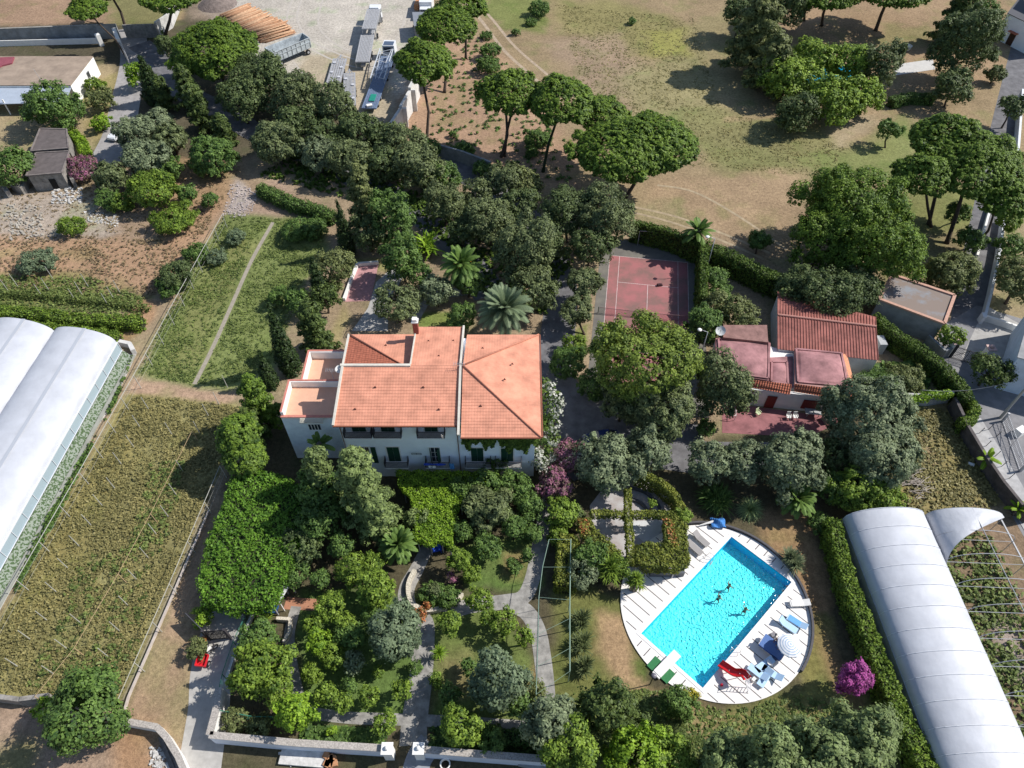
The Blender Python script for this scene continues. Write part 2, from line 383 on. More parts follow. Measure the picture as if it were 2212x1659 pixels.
def make_tree(kind, px, py, rpx, zc, label, lm=None, base=None, rz=None, ry=None, trunks=1, name=None, cat=None, bark=None, asp=1.0, sc=1.0):
 """crown seen round (px,py) at height zc, half width rpx survey units; base = seat of the trunk if it can be seen"""
 TN[0] += 1; seed = 100 + TN[0]
 if kind == 'citrus' and 640 < px < 1190 and py > 1180: rpx *= .77; zc *= .9
 K = KINDS['citrus' if kind == 'column' else kind]
 c = at(px, py, zc); rx = rpx * mpp(px, py, zc) * (1.1 if kind == 'pine' else 1.04)
 ry = rx * (ry or 1.0)
 if rz is None:
  rz = {'pine': 0.46 * rx, 'oak': 0.82 * rx, 'olive': 0.8 * rx, 'citrus': 0.85 * rx, 'plane': 0.9 * rx, 'conifer': 1.3 * rx, 'shrub': 0.75 * rx, 'column': 3 * rx}[kind]
 rz = min(rz, max(zc * 0.97, 0.3))
 b = at(*base) if base else Vector((c.x, c.y, 0))
 root = thing(name or NAMES[kind], b, label, cat or CATS[kind], GROUPS[kind])
 C, S = crown_lobes(kind, (c.x, c.y, c.z), rx, ry, rz, seed)
 blob = K['blob'] * (0.8 if kind in ('pine', 'conifer') else (0.75 + 0.25 * min(1.4, rx / 3))) if kind != 'column' else 0.27
 leaf = K['leaf'] * (1.0 if rx > 1.5 else 0.8)
 if c.y > 90: leaf *= 1.25
 blob = min(blob, rx * 0.45)
 P, N, L = lobes_to_leaves(C, S, leaf, K['dens'], K['flat'], K['up'], blob, floor=0.02, spray=K['spray'])
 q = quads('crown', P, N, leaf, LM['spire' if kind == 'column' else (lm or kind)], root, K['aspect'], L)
 nin = int(len(P) * 0.10)
 d = sph(nin); ii = rng.integers(0, len(C), nin)
 Pi = C[ii] + d * S[ii] * rng.uniform(0.2, 0.8, (nin, 1)); Pi = Pi[Pi[:, 2] > 0.05]
 if len(Pi) > 4:
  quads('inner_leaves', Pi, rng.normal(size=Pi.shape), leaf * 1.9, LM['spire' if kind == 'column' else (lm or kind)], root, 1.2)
 tb = MB()
 if kind != 'shrub':
  tr = 0.035 * rx + 0.08
  for t in range(trunks):
   o = Vector((0.5 * t * (1 if t % 2 else -1), 0.2 * t, 0))
   top = Vector((c.x + o.x * 2, c.y + o.y, max(zc - rz * 0.35, 0.4)))
   b0 = b + o
   g = random.Random(seed + t)
   m1 = b0.lerp(top, 0.4) + Vector((g.uniform(-.25, .25), g.uniform(-.25, .25), 0)) * min(2, zc * 0.2)
   m2 = b0.lerp(top, 0.75) + Vector((g.uniform(-.2, .2), g.uniform(-.2, .2), 0)) * min(2, zc * 0.2)
   tb.tube([b0 - Vector((0, 0, 0.1)), b0.lerp(m1, 0.15), m1, m2, top], [tr * 1.35, tr * 1.02, tr * 0.88, tr * 0.72, tr * 0.4], 8)
   for i in range(7 if kind in ('pine', 'oak', 'olive', 'plane') else 4):
    k = int(g.random() * len(C)); e = Vector(C[k]) - Vector((0, 0, S[k][2] * 0.2))
    st = m2.lerp(top, g.random()) if kind != 'olive' else m1.lerp(top, g.random())
    mid = st.lerp(e, 0.5) - Vector((0, 0, 0.06 * (e - st).length))
    tb.tube([st, mid, e], [tr * 0.5, tr * 0.36, tr * 0.14], 6)
 else:
  for i in range(6):
   a = i * 1.05; tb.tube([(b.x + 0.1 * math.cos(a), b.y + 0.1 * math.sin(a), 0), (c.x + rx * 0.4 * math.cos(a), c.y + rx * 0.4 * math.sin(a), zc)], [0.05, 0.02], 5)
 tb.build('trunk' if kind != 'shrub' else 'stems', bark or BARK, root, smooth=True)
 return root
def blades(name, base, n, length, width, m, root=None, droop=0.5, el0=(25, 85), seg=4, az=None, lvs=None):
 """strap leaves springing from one point"""
 V = []; F = []; base = np.array(base) - np.array(root_loc(root)); lv = []
 for i in range(n):
  a = rnd.uniform(0, 2 * math.pi) if az is None else az[i % len(az)] + rnd.uniform(-.1, .1)
  el = R(rnd.uniform(*el0)); L = length * rnd.uniform(0.75, 1.1); p = base + np.array([0, 0, 0.0])
  dirv = np.array([math.cos(a) * math.cos(el), math.sin(a) * math.cos(el), math.sin(el)])
  side = np.array([-math.sin(a), math.cos(a), 0]); o = len(V)
  for s in range(seg + 1):
   t = s / seg; w_ = width * (0.55 + 0.9 * t if t < 0.35 else 1.0 - 0.9 * (t - 0.35) / 0.65) / 2
   V += [p - side * w_, p + side * w_]
   dirv = dirv + np.array([0, 0, -droop / seg * 1.4]); dirv /= np.linalg.norm(dirv)
   p = p + dirv * L / seg
   p[2] = max(p[2], 0.03)
  for s in range(seg): F.append((o + 2 * s, o + 2 * s + 1, o + 2 * s + 3, o + 2 * s + 2));
  lv += [rnd.random()] * seg
 me = bpy.data.meshes.new(name); me.from_pydata([tuple(p) for p in V], [], F)
 a_ = me.attributes.new('lv', 'FLOAT', 'FACE'); a_.data.foreach_set('value', lv)
 me.materials.append(m); me.update()
 ob = bpy.data.objects.new(name, me); COL.objects.link(ob)
 if root: ob.parent = root
 return ob
def palm(px, py, rpx, zc, label, lm='green', fruit=False, nf=34, fat=0.30, cat='palm tree', name='palm_tree', base=None):
 c = at(px, py, zc); r = rpx * mpp(px, py, zc)
 b = at(*base) if base else Vector((c.x, c.y, 0))
 root = thing(name, b, label, cat, 'palm trees')
 tb = MB(); tb.tube([b, b.lerp(c, 0.5), c], [fat * 1.15, fat, fat * 1.25], 10); tb.ball(c, fat * 1.6, 8, 6)
 tb.build('trunk', BARKG, root, smooth=True)
 V = []; F = []; lv = []
 off = np.array(root_loc(root))
 for i in range(nf):
  a = i * 2.39996 + rnd.uniform(-.2, .2); t0 = i / nf
  el = R(78 - 75 * t0 + rnd.uniform(-6, 6)); L = r * (0.9 + 0.3 * t0) * rnd.uniform(0.95, 1.1)
  d = np.array([math.cos(a) * math.cos(el), math.sin(a) * math.cos(el), math.sin(el)]); p = np.array(c) - off
  side = np.array([-math.sin(a), math.cos(a), 0.0]); seg = 15; rl = rnd.random()
  for s in range(seg):
   t = s / (seg - 1)
   p2 = p + d * L / seg
   o = len(V); V += [p - side * 0.03, p + side * 0.03, p2 + side * 0.02, p2 - side * 0.02]; F.append((o, o + 1, o + 2, o + 3)); lv.append(0.9)
   if s > 1:
    ll = L * 0.155 * math.sin(math.pi * (0.12 + 0.8 * t)) + 0.1
    up = np.cross(d, side) * -1
    for sg in (-1, 1):
     for h in (0.0, 0.33, 0.66):
      q = p + d * L / seg * h; w_ = 0.011 * L + 0.006
      tip = q + side * sg * ll * 0.8 + d * ll * 0.55 - np.array([0, 0, 0.30 * ll])
      o = len(V); V += [q - d * w_, q + d * w_, tip + d * 0.02, tip - d * 0.02]; F.append((o, o + 1, o + 2, o + 3)); lv.append(min(1, max(0, rl * 0.45 + rnd.uniform(0, 0.35) + .3 * t)))
   d = d + np.array([0, 0, -(0.9 + 0.5 * t0) / seg]); d /= np.linalg.norm(d); p = p2
 me = bpy.data.meshes.new('fronds'); me.from_pydata([tuple(p) for p in V], [], F)
 a_ = me.attributes.new('lv', 'FLOAT', 'FACE'); a_.data.foreach_set('value', lv)
 me.materials.append(LM[lm]); me.update(); ob = bpy.data.objects.new('fronds', me); COL.objects.link(ob); ob.parent = root
 if fruit:
  fb = MB()
  for k in range(5):
   a = R(-150 + 45 * k); s0 = Vector(c) + Vector((0, 0, 0.3))
   for j in range(12):
    e = s0 + Vector((math.cos(a) * 1.3, math.sin(a) * 1.3, -0.5 - 0.15 * k)) + Vector((rnd.uniform(-.4, .4), rnd.uniform(-.4, .4), rnd.uniform(-.4, .4)))
    fb.tube([s0, s0.lerp(e, 0.6) + Vector((0, 0, 0.35)), e], [0.03, 0.025, 0.05], 4)
  fb.build('date_clusters', mat('orange_dates', (0.72, 0.34, 0.03), 0.6), root)
 return root
def strap_plant(px, py, rpx, z, label, lm='green', n=120, name='strap_leaf_plant', cat='plant', heads=1, width=0.09, group='spiky garden plants', droop=0.55, h0=0.0):
 c = at(px, py, z * 0.5); r = rpx * mpp(px, py)
 root = thing(name, (c.x, c.y, 0), label, cat, group)
 for h in range(heads):
  a = h * 2.4; q = 0 if heads == 1 else r * 0.45 * math.sqrt(h / heads)
  zz = h0 if heads == 1 else h0 * (1 - 0.4 * h / heads)
  if zz > 0.3:
   MB().tube([(c.x + q * .5 * math.cos(a), c.y + q * .5 * math.sin(a), 0), (c.x + q * math.cos(a), c.y + q * math.sin(a), zz)], [0.12, 0.09], 6).build('stem', BARKG, root, smooth=True)
  blades('leaves', (c.x + q * math.cos(a), c.y + q * math.sin(a), 0.05 + zz), n // heads, (r if heads == 1 else r * 0.62) * 1.12, width, LM[lm], root, droop, (15, 88))
 return root
def skin_leaves(tris, dens, leaf, K, jitter, blobs=None):
 """leaves over a list of triangles (a,b,c) with outward normals"""
 P = []; N = []
 for a, b, c in tris:
  a, b, c = map(np.array, (a, b, c)); nr = np.cross(b - a, c - a); ar = np.linalg.norm(nr) / 2
  if ar < 1e-6: continue
  nr = nr / (2 * ar); n = int(ar * dens / (leaf * leaf) + rng.random())
  if n < 1: continue
  u = rng.random((n, 1)); v = rng.random((n, 1)); f = (u + v) > 1; u = np.where(f, 1 - u, u); v = np.where(f, 1 - v, v)
  p = a + (b - a) * u + (c - a) * v
  P.append(p); N.append(np.repeat(nr[None], n, 0))
 P = np.concatenate(P); N = np.concatenate(N)
 s = np.sin(P[:, 0] * 2.9 + 1.3 * np.sin(P[:, 1] * 1.7)) * np.sin(P[:, 1] * 2.7 + np.sin(P[:, 2] * 3.1)) + 0.6 * np.sin(P[:, 0] * 6.1 + P[:, 2] * 5) * np.sin(P[:, 1] * 5.3)
 P = P + N * (jitter * (0.55 * s[:, None] + rng.uniform(-0.9, 0.7, (len(P), 1))))
 Nn = N * 0.7 + rng.normal(size=N.shape) * 0.5 + np.array([0, 0, 0.25])
 L = np.clip(0.45 + 0.13 * s + rng.normal(0, 0.2, len(P)), 0, 1)
 return P, Nn, L
def quadtris(a, b, c, d): return [(a, b, c), (a, c, d)]
def hedge(pts, w, h, label, lm='ivy', leaf=0.15, dens=2.6, name='hedge', cat='hedge', jitter=0.22, z0=0.0, wood=True, group='clipped hedges', part='foliage'):
 """a clipped hedge along a line, with a woody core that keeps light out"""
 pts = [Vector(p) for p in pts]
 c = sum(pts, Vector()) / len(pts)
 root = thing(name, (c.x, c.y, 0), label, cat, group)
 hs = h if isinstance(h, (list, tuple)) else [h] * len(pts)
 ws = w if isinstance(w, (list, tuple)) else [w] * len(pts)
 L = []; Rr = []
 for i, p in enumerate(pts):
  d = pts[min(i + 1, len(pts) - 1)] - pts[max(0, i - 1)]; d.z = 0; d.normalize(); q = Vector((-d.y, d.x, 0)) * ws[i] / 2
  L.append(p + q); Rr.append(p - q)
 T = []
 z = lambda p, hh: (p.x, p.y, hh)
 for i in range(len(pts) - 1):
  j = i + 1
  T += quadtris(z(L[j], hs[j]), z(L[i], hs[i]), z(Rr[i], hs[i]), z(Rr[j], hs[j]))
  T += quadtris(z(L[j], z0), z(L[i], z0), z(L[i], hs[i]), z(L[j], hs[j]))
  T += quadtris(z(Rr[i], z0), z(Rr[j], z0), z(Rr[j], hs[j]), z(Rr[i], hs[i]))
 for i, s in ((0, 1), (len(pts) - 1, -1)):
  q = quadtris(z(L[i], z0), z(Rr[i], z0), z(Rr[i], hs[i]), z(L[i], hs[i]))
  T += q if s == 1 else [(a, c_, b) for a, b, c_ in q]
 P, N, Lv = skin_leaves(T, dens, leaf, None, jitter)
 k = P[:, 2] > 0.03
 quads(part, P[k], N[k], leaf, LM[lm], root, 1.25, Lv[k])
 if wood:
  cb = MB(); k = 0.72
  for i in range(len(pts) - 1):
   j = i + 1
   f = lambda p, q_: (p.x * k + q_.x * (1 - k), p.y * k + q_.y * (1 - k))
   a, b, c1, d1 = f(L[i], pts[i]), f(L[j], pts[j]), f(Rr[j], pts[j]), f(Rr[i], pts[i])
   h0, h1 = hs[i] - 0.3, hs[j] - 0.3
   vs = [(*a, z0 + .02), (*b, z0 + .02), (*c1, z0 + .02), (*d1, z0 + .02), (*a, h0), (*b, h1), (*c1, h1), (*d1, h0)]
   cb.add(vs, [(0, 1, 2, 3), (7, 6, 5, 4), (1, 0, 4, 5), (2, 1, 5, 6), (3, 2, 6, 7), (0, 3, 7, 4)])
  cb.build('branches', mat('hedge_twigs', (0.03, 0.045, 0.015), 0.9), root)
 return root
def inpoly(P, poly):
 x, y = P[:, 0], P[:, 1]; ins = np.zeros(len(P), bool); n = len(poly)
 for i in range(n):
  x1, y1 = poly[i][0], poly[i][1]; x2, y2 = poly[(i + 1) % n][0], poly[(i + 1) % n][1]
  with np.errstate(divide='ignore', invalid='ignore'):
   c = ((y1 > y) != (y2 > y)) & (x < (x2 - x1) * (y - y1) / (y2 - y1 + 1e-12) + x1)
  ins ^= c
 return ins
def scatter(name, polys, count, leaf, lm, label, h=0.35, clump=0.6, per=7, cat='weeds', upright=0.0, holes=()):
 """low ground cover nobody could count: one object"""
 P = []
 for poly in polys:
  poly = [(p[0], p[1]) for p in poly]
  xs = [p[0] for p in poly]; ys = [p[1] for p in poly]
  n = 0; tot = []
  while n < count:
   q = np.column_stack([rng.uniform(min(xs), max(xs), count * 2), rng.uniform(min(ys), max(ys), count * 2)])
   q = q[inpoly(q, poly)]
   for hole in holes: q = q[~inpoly(q, hole)]
   s = np.sin(q[:, 0] * 0.7 + 2 * np.sin(q[:, 1] * 0.31)) + np.sin(q[:, 1] * 0.9 + 1.5 * np.sin(q[:, 0] * 0.43))
   q = q[rng.random(len(q)) < 0.35 + 0.3 * np.clip(s + 1, 0, 2)]
   tot.append(q); n += len(q)
   if len(tot) > 60: break
  P.append(np.concatenate(tot)[:count])
 P = np.concatenate(P); hh = h * rng.uniform(0.4, 1.2, len(P))
 idx = np.repeat(np.arange(len(P)), per); e = sph(len(idx)); e[:, 2] = np.abs(e[:, 2])
 pos = np.column_stack([P[idx] + e[:, :2] * clump * 0.5 * rng.random((len(idx), 1)), 0.03 + e[:, 2] * hh[idx]])
 N = e * .6 + rng.normal(size=e.shape) * 0.35 + np.array([0, 0, .9])
 tone = rng.normal(0, 0.15, len(P))[idx]
 o = quads(name, pos, N, leaf, LM[lm], None, 1.5, np.clip(0.45 + tone + rng.normal(0, 0.22, len(idx)), 0, 1))
 return tag(o, label, cat, kind='stuff')
# ---------------------------------------------------------------- the ground, one sheet to the horizon
def vnoise(x, y, s, seed=0):
 """smooth value noise on arrays"""
 g = np.random.default_rng(seed); T = g.random((256, 256))
 X = x / s; Y = y / s; xi = np.floor(X).astype(int); yi = np.floor(Y).astype(int); fx = X - xi; fy = Y - yi
 fx = fx * fx * (3 - 2 * fx); fy = fy * fy * (3 - 2 * fy)
 a = T[xi % 256, yi % 256]; b = T[(xi + 1) % 256, yi % 256]; c = T[xi % 256, (yi + 1) % 256]; d = T[(xi + 1) % 256, (yi + 1) % 256]
 return (a * (1 - fx) + b * fx) * (1 - fy) + (c * (1 - fx) + d * fx) * fy
def fbm(x, y, s, seed=0, o=4):
 r = 0; t = 0
 for i in range(o): r = r + vnoise(x, y, s / 2 ** i, seed + i) / 1.7 ** i; t += 1 / 1.7 ** i
 return r / t
SOIL = (0.30, 0.225, 0.145); DRY = (0.285, 0.212, 0.125); RED = (0.34, 0.205, 0.135); LAWN = (0.11, 0.165, 0.045); LAWNY = (0.21, 0.22, 0.065)
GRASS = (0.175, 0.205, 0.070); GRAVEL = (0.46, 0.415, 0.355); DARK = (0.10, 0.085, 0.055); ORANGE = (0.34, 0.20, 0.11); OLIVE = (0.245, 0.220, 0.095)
PALE = (0.40, 0.34, 0.28); BARE = (0.33, 0.235, 0.14)
ZONES = [  # outline in survey units, colour, edge softness (m), strength
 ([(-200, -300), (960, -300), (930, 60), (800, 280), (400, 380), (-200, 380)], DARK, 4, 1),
 ([(-900, -600), (440, -600), (420, -60), (400, 40), (250, 52), (-900, 60)], (0.31, 0.205, 0.135), 2, 1),
 ([(190, -60), (420, -60), (390, 50), (235, 55)], (0.17, 0.175, 0.065), 4, .8),
 ([(390, -60), (910, -60), (905, 60), (880, 190), (830, 268), (770, 262), (700, 215), (620, 170), (540, 135), (470, 60)], GRAVEL, 2, 1),
 ([(660, 110), (780, 120), (860, 215), (830, 270), (740, 262), (640, 190)], (0.36, 0.29, 0.185), 3, .75),
 ([(395, -20), (480, -40), (500, 30), (430, 50)], (0.26, 0.20, 0.15), 3, .8),
 ([(900, -500), (3300, -500), (3300, 800), (2000, 620), (1600, 520), (1350, 460), (1180, 430), (940, 330), (850, 280), (880, 190), (910, 60)], DRY, 2, 1),
 ([(900, 90), (1040, 80), (1130, 170), (1240, 330), (1250, 410), (1100, 370), (900, 330), (850, 290)], (0.36, 0.235, 0.155), 4, 1),
 ([(1060, -30), (1170, -30), (1190, 70), (1090, 60), (1040, 20)], (0.15, 0.185, 0.05), 3, .8),
 ([(1190, 0), (1330, 0), (1440, 30), (1500, 60), (1500, 130), (1360, 120), (1220, 60)], (0.235, 0.215, 0.085), 6, .8),
 ([(1390, 70), (1490, 60), (1480, 120), (1410, 125)], (0.28, 0.27, 0.075), 3, .7),
 ([(1180, 90), (1330, 70), (1400, 150), (1330, 250), (1250, 190)], (0.33, 0.24, 0.165), 5, .8),
 ([(1320, 170), (1520, 110), (1560, 240), (1400, 300)], (0.27, 0.25, 0.12), 6, .7),
 ([(1420, 240), (1560, 235), (1780, 270), (1840, 320), (1770, 370), (1560, 380), (1500, 330)], (0.20, 0.205, 0.08), 5, .7),
 ([(1500, 300), (1700, 330), (1720, 360), (1600, 390)], (0.19, 0.20, 0.075), 4, .5),
 ([(1760, 330), (1880, 310), (1960, 240), (1990, 300), (1960, 400), (1830, 380), (1770, 400)], (0.17, 0.21, 0.065), 4, .75),
 ([(1780, 250), (1900, 240), (1880, 290), (1800, 310)], (0.35, 0.28, 0.185), 4, .8),
 ([(1400, 390), (1700, 370), (1770, 450), (1640, 560), (1400, 470)], (0.335, 0.235, 0.145), 5, .8),
 ([(1350, 440), (1480, 430), (1500, 480), (1380, 490)], (0.24, 0.21, 0.11), 3, .7),
 ([(1480, 60), (1640, -20), (1640, 250), (1540, 190)], (0.28, 0.25, 0.12), 4, .5),
 ([(1640, -60), (2200, -60), (2150, 180), (2000, 190), (1650, 130)], (0.31, 0.215, 0.13), 3, 1),
 ([(1900, 50), (2020, 60), (2010, 110), (1890, 100)], (0.22, 0.20, 0.085), 3, .7),
 ([(1560, 250), (2010, 235), (2010, 245), (1560, 262)], BARE, 1, .6),
 ([(1960, 400), (2130, 400), (2120, 520), (2020, 600), (1960, 640), (1900, 620)], (0.19, 0.20, 0.07), 3, .9),
 ([(1975, 510), (2080, 500), (2060, 620), (1960, 650)], (0.27, 0.20, 0.125), 3, .8),
 ([(2160, 450), (2400, 430), (2400, 720), (2150, 690)], (0.30, 0.24, 0.14), 2, .9),
 ([(-300, 140), (250, 140), (262, 230), (200, 320), (150, 340), (-300, 340)], (0.34, 0.265, 0.155), 2, .95),
 ([(180, 190), (260, 150), (250, 230), (210, 310), (180, 290)], (0.28, 0.235, 0.10), 2, .8),
 ([(-300, 330), (170, 330), (300, 350), (520, 360), (470, 480), (300, 540), (-300, 540)], (0.30, 0.215, 0.145), 3, 1),
 ([(-100, 420), (200, 430), (260, 500), (100, 520), (-100, 520)], PALE, 3, .75),
 ([(270, 350), (500, 350), (500, 440), (340, 470)], (0.33, 0.215, 0.12), 4, .85),
 ([(-300, 515), (200, 510), (330, 520), (420, 450), (470, 430), (440, 520), (330, 640), (-300, 620)], (0.37, 0.235, 0.145), 2.5, 1),
 ([(-300, 590), (200, 600), (330, 650), (310, 680), (-300, 700)], (0.16, 0.175, 0.055), 3, .9),
 ([(290, 650), (345, 655), (330, 700), (270, 745), (250, 725)], (0.37, 0.225, 0.13), 1, .9),
 ([(480, 470), (600, 380), (720, 480), (700, 500), (600, 480)], (0.36, 0.255, 0.185), 2, .9),
 ([(510, 385), (560, 420), (520, 470), (480, 465)], (0.38, 0.33, 0.30), 1.5, .8),
 ([(500, 370), (700, 440), (740, 480), (730, 520), (560, 440)], (0.28, 0.20, 0.13), 1.5, .8),
 ([(480, 465), (700, 470), (700, 560), (640, 640), (600, 780), (520, 840), (420, 835), (295, 812), (350, 700)], GRASS, 1.5, 1),
 ([(470, 520), (560, 510), (500, 640), (440, 780), (340, 800), (400, 660)], (0.20, 0.20, 0.075), 3, .7),
 ([(285, 818), (420, 838), (510, 852), (505, 874), (400, 868), (280, 850)], (0.37, 0.25, 0.17), .8, 1),
 ([(275, 845), (420, 862), (520, 872), (500, 960), (475, 1010), (250, 1540), (-100, 1500), (-100, 1480), (10, 1320)], OLIVE, 1, 1),
 ([(280, 850), (330, 850), (200, 1200), (60, 1450), (0, 1440), (0, 1320)], (0.25, 0.20, 0.07), 3, .6),
 ([(475, 1010), (455, 1102), (290, 1500), (262, 1552), (246, 1535)], (0.23, 0.19, 0.105), .8, .9),
 ([(462, 1100), (440, 1250), (420, 1390), (420, 1540), (400, 1620), (300, 1570), (270, 1550), (290, 1500)], (0.34, 0.235, 0.15), .8, 1),
 ([(410, 1400), (440, 1540), (400, 1590), (330, 1560)], (0.30, 0.24, 0.13), 2, .7),
 ([(-200, 1500), (120, 1520), (260, 1570), (400, 1620), (470, 1800), (-200, 1900)], (0.31, 0.22, 0.155), 1, 1),
 ([(230, 1580), (320, 1580), (340, 1700), (220, 1700)], (0.36, 0.215, 0.12), 2, .9),
 ([(-50, 1600), (70, 1610), (60, 1700), (-50, 1700)], (0.17, 0.17, 0.06), 2, .7),
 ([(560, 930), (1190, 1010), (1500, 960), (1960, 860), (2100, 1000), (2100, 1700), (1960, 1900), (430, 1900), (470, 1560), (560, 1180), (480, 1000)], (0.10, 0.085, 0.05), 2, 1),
 ([(640, 1280), (900, 1290), (900, 1560), (650, 1560)], LAWN, 1, 1),
 ([(920, 1290), (1010, 1290), (1100, 1340), (1190, 1480), (1190, 1570), (930, 1560)], (0.135, 0.17, 0.050), 1, 1),
 ([(950, 1420), (1020, 1420), (990, 1500), (930, 1500)], (0.22, 0.17, 0.085), 2, .8),
 ([(1000, 1180), (1160, 1150), (1170, 1270), (1080, 1282), (1000, 1270)], (0.125, 0.175, 0.05), 1, 1),
 ([(1080, 1210), (1130, 1205), (1130, 1250), (1090, 1250)], (0.34, 0.20, 0.11), 2, .7),
 ([(1150, 1430), (1180, 1440), (1180, 1490), (1140, 1480)], (0.29, 0.19, 0.10), 1.5, .8),
 ([(1190, 1280), (1260, 1250), (1360, 1300), (1400, 1480), (1560, 1530), (1800, 1440), (1880, 1460), (1980, 1800), (1190, 1800)], (0.15, 0.155, 0.05), 1.5, 1),
 ([(1290, 1330), (1345, 1330), (1370, 1440), (1400, 1480), (1330, 1480), (1290, 1420)], (0.385, 0.255, 0.145), 1.6, .95),
 ([(1380, 1480), (1520, 1510), (1560, 1530), (1510, 1600), (1440, 1560)], (0.37, 0.25, 0.145), 2, .85),
 ([(1560, 1530), (1700, 1500), (1800, 1500), (1800, 1560), (1600, 1600)], (0.215, 0.18, 0.075), 2, .9),
 ([(1620, 1100), (1760, 1100), (1780, 1200), (1790, 1380), (1900, 1560), (1850, 1500), (1760, 1340), (1700, 1220)], (0.30, 0.195, 0.105), 1.5, 1),
 ([(1750, 1330), (1800, 1340), (1800, 1440), (1740, 1480), (1720, 1440)], (0.20, 0.18, 0.06), 1.2, .9),
 ([(1750, 1320), (1785, 1330), (1780, 1370), (1752, 1370)], (0.08, 0.13, 0.025), .8, .9),
 ([(1360, 1425), (1400, 1430), (1400, 1465), (1365, 1460)], (0.09, 0.13, 0.03), .8, .8),
 ([(1690, 1290), (1680, 1130), (1740, 1150), (1760, 1300), (1850, 1500), (1880, 1560), (1850, 1570), (1790, 1440)], (0.27, 0.17, 0.09), 1.5, .6),
 ([(740, 660), (760, 700), (700, 770), (720, 700)], (0.33, 0.27, 0.13), 1, .9),
 ([(760, 560), (850, 560), (840, 590), (770, 590)], (0.26, 0.25, 0.09), 1, .8),
 ([(900, 680), (1000, 670), (1000, 712), (890, 712)], (0.19, 0.23, 0.06), 1, .9),
 ([(1230, 720), (1270, 700), (1255, 790), (1225, 800)], (0.16, 0.19, 0.05), 1, .8),
 ([(1960, 890), (2040, 880), (2100, 960), (2190, 1090), (2100, 1110), (1900, 1110), (1950, 1000)], (0.25, 0.205, 0.085), 2, 1),
 ([(1970, 950), (2010, 950), (2050, 1050), (1990, 1090)], (0.31, 0.225, 0.15), 2, .7),
 ([(1850, 790), (2010, 790), (1990, 880), (1850, 860)], (0.13, 0.16, 0.05), 2, .9),
 ([(2060, 1140), (2500, 1080), (2500, 1800), (2230, 1800), (2100, 1400)], (0.22, 0.155, 0.10), 1, 1),
 ([(2150, 1330), (2200, 1340), (2212, 1480), (2160, 1450)], (0.40, 0.34, 0.30), 2, .7),
]
def segdist(X, Y, poly):
 d = np.full(X.shape, 1e9); n = len(poly)
 for i in range(n):
  x1, y1 = poly[i][0], poly[i][1]; x2, y2 = poly[(i + 1) % n][0], poly[(i + 1) % n][1]
  dx, dy = x2 - x1, y2 - y1; t = np.clip(((X - x1) * dx + (Y - y1) * dy) / (dx * dx + dy * dy + 1e-9), 0, 1)
  d = np.minimum(d, np.hypot(X - x1 - t * dx, Y - y1 - t * dy))
 return d
def axis(a, b, step, far):
 core = list(np.arange(a, b + step, step))
 out = []; s = step
 x = a
 while x > -far: s *= 1.35; x -= s; out.insert(0, x)
 x = core[-1]; s = step; hi = []
 while x < far: s *= 1.35; x += s; hi.append(x)
 return np.array(out + core + hi)
gx = axis(-118, 118, 0.5, 900); gy = axis(4, 172, 0.5, 1100)
GX, GY = np.meshgrid(gx, gy); nx, ny = len(gx), len(gy)
x = GX.ravel(); y = GY.ravel()
wx = x + (fbm(x, y, 5, 3) - 0.5) * 5 + (fbm(x, y, 1.4, 9, 2) - 0.5) * 1.2
wy = y + (fbm(x, y, 5, 23) - 0.5) * 5 + (fbm(x, y, 1.4, 29, 2) - 0.5) * 1.2
col = np.tile(np.array(SOIL), (len(x), 1)).astype(float)
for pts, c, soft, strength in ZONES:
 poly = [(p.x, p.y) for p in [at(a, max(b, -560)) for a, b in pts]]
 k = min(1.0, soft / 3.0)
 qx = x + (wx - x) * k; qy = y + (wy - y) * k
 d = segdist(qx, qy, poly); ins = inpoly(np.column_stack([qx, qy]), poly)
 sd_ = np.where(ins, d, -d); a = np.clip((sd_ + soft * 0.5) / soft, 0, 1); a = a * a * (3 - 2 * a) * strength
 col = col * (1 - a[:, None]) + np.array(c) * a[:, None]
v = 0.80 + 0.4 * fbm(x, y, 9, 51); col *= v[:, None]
g_ = np.clip((fbm(x, y, 3.2, 77) - 0.56) * 5, 0, 1)[:, None] * 0.45
col = col * (1 - g_) + (col * np.array([0.62, 0.86, 0.55])) * g_
me = bpy.data.meshes.new('ground')
me.vertices.add(nx * ny)
zz = np.zeros(len(x))
me.vertices.foreach_set('co', np.column_stack([x, y, zz]).astype(np.float32).ravel())
ii = (np.arange(ny - 1)[:, None] * nx + np.arange(nx - 1)[None]).ravel()
qf = np.column_stack([ii, ii + 1, ii + nx + 1, ii + nx]).astype(np.int32)
me.loops.add(len(qf) * 4); me.loops.foreach_set('vertex_index', qf.ravel())
me.polygons.add(len(qf)); me.polygons.foreach_set('loop_start', np.arange(0, 4 * len(qf), 4, dtype=np.int32))
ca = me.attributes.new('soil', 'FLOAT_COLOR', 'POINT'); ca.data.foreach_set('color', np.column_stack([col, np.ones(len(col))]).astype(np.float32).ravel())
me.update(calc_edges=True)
gm = bpy.data.materials.new('ground'); gm.use_nodes = True; nt = gm.node_tree; n = nt.nodes; l = nt.links
b = n['Principled BSDF']; b.inputs['Roughness'].default_value = 0.95; b.inputs['Specular IOR Level'].default_value = 0.1
a_ = n.new('ShaderNodeAttribute'); a_.attribute_name = 'soil'; geo = n.new('ShaderNodeNewGeometry')
def nz(scale, detail, rough=0.7):
 t = n.new('ShaderNodeTexNoise'); t.inputs['Scale'].default_value = scale; t.inputs['Detail'].default_value = detail; t.inputs['Roughness'].default_value = rough
 l.new(geo.outputs['Position'], t.inputs['Vector']); return t
n1 = nz(2.2, 8); n2 = nz(0.35, 5)
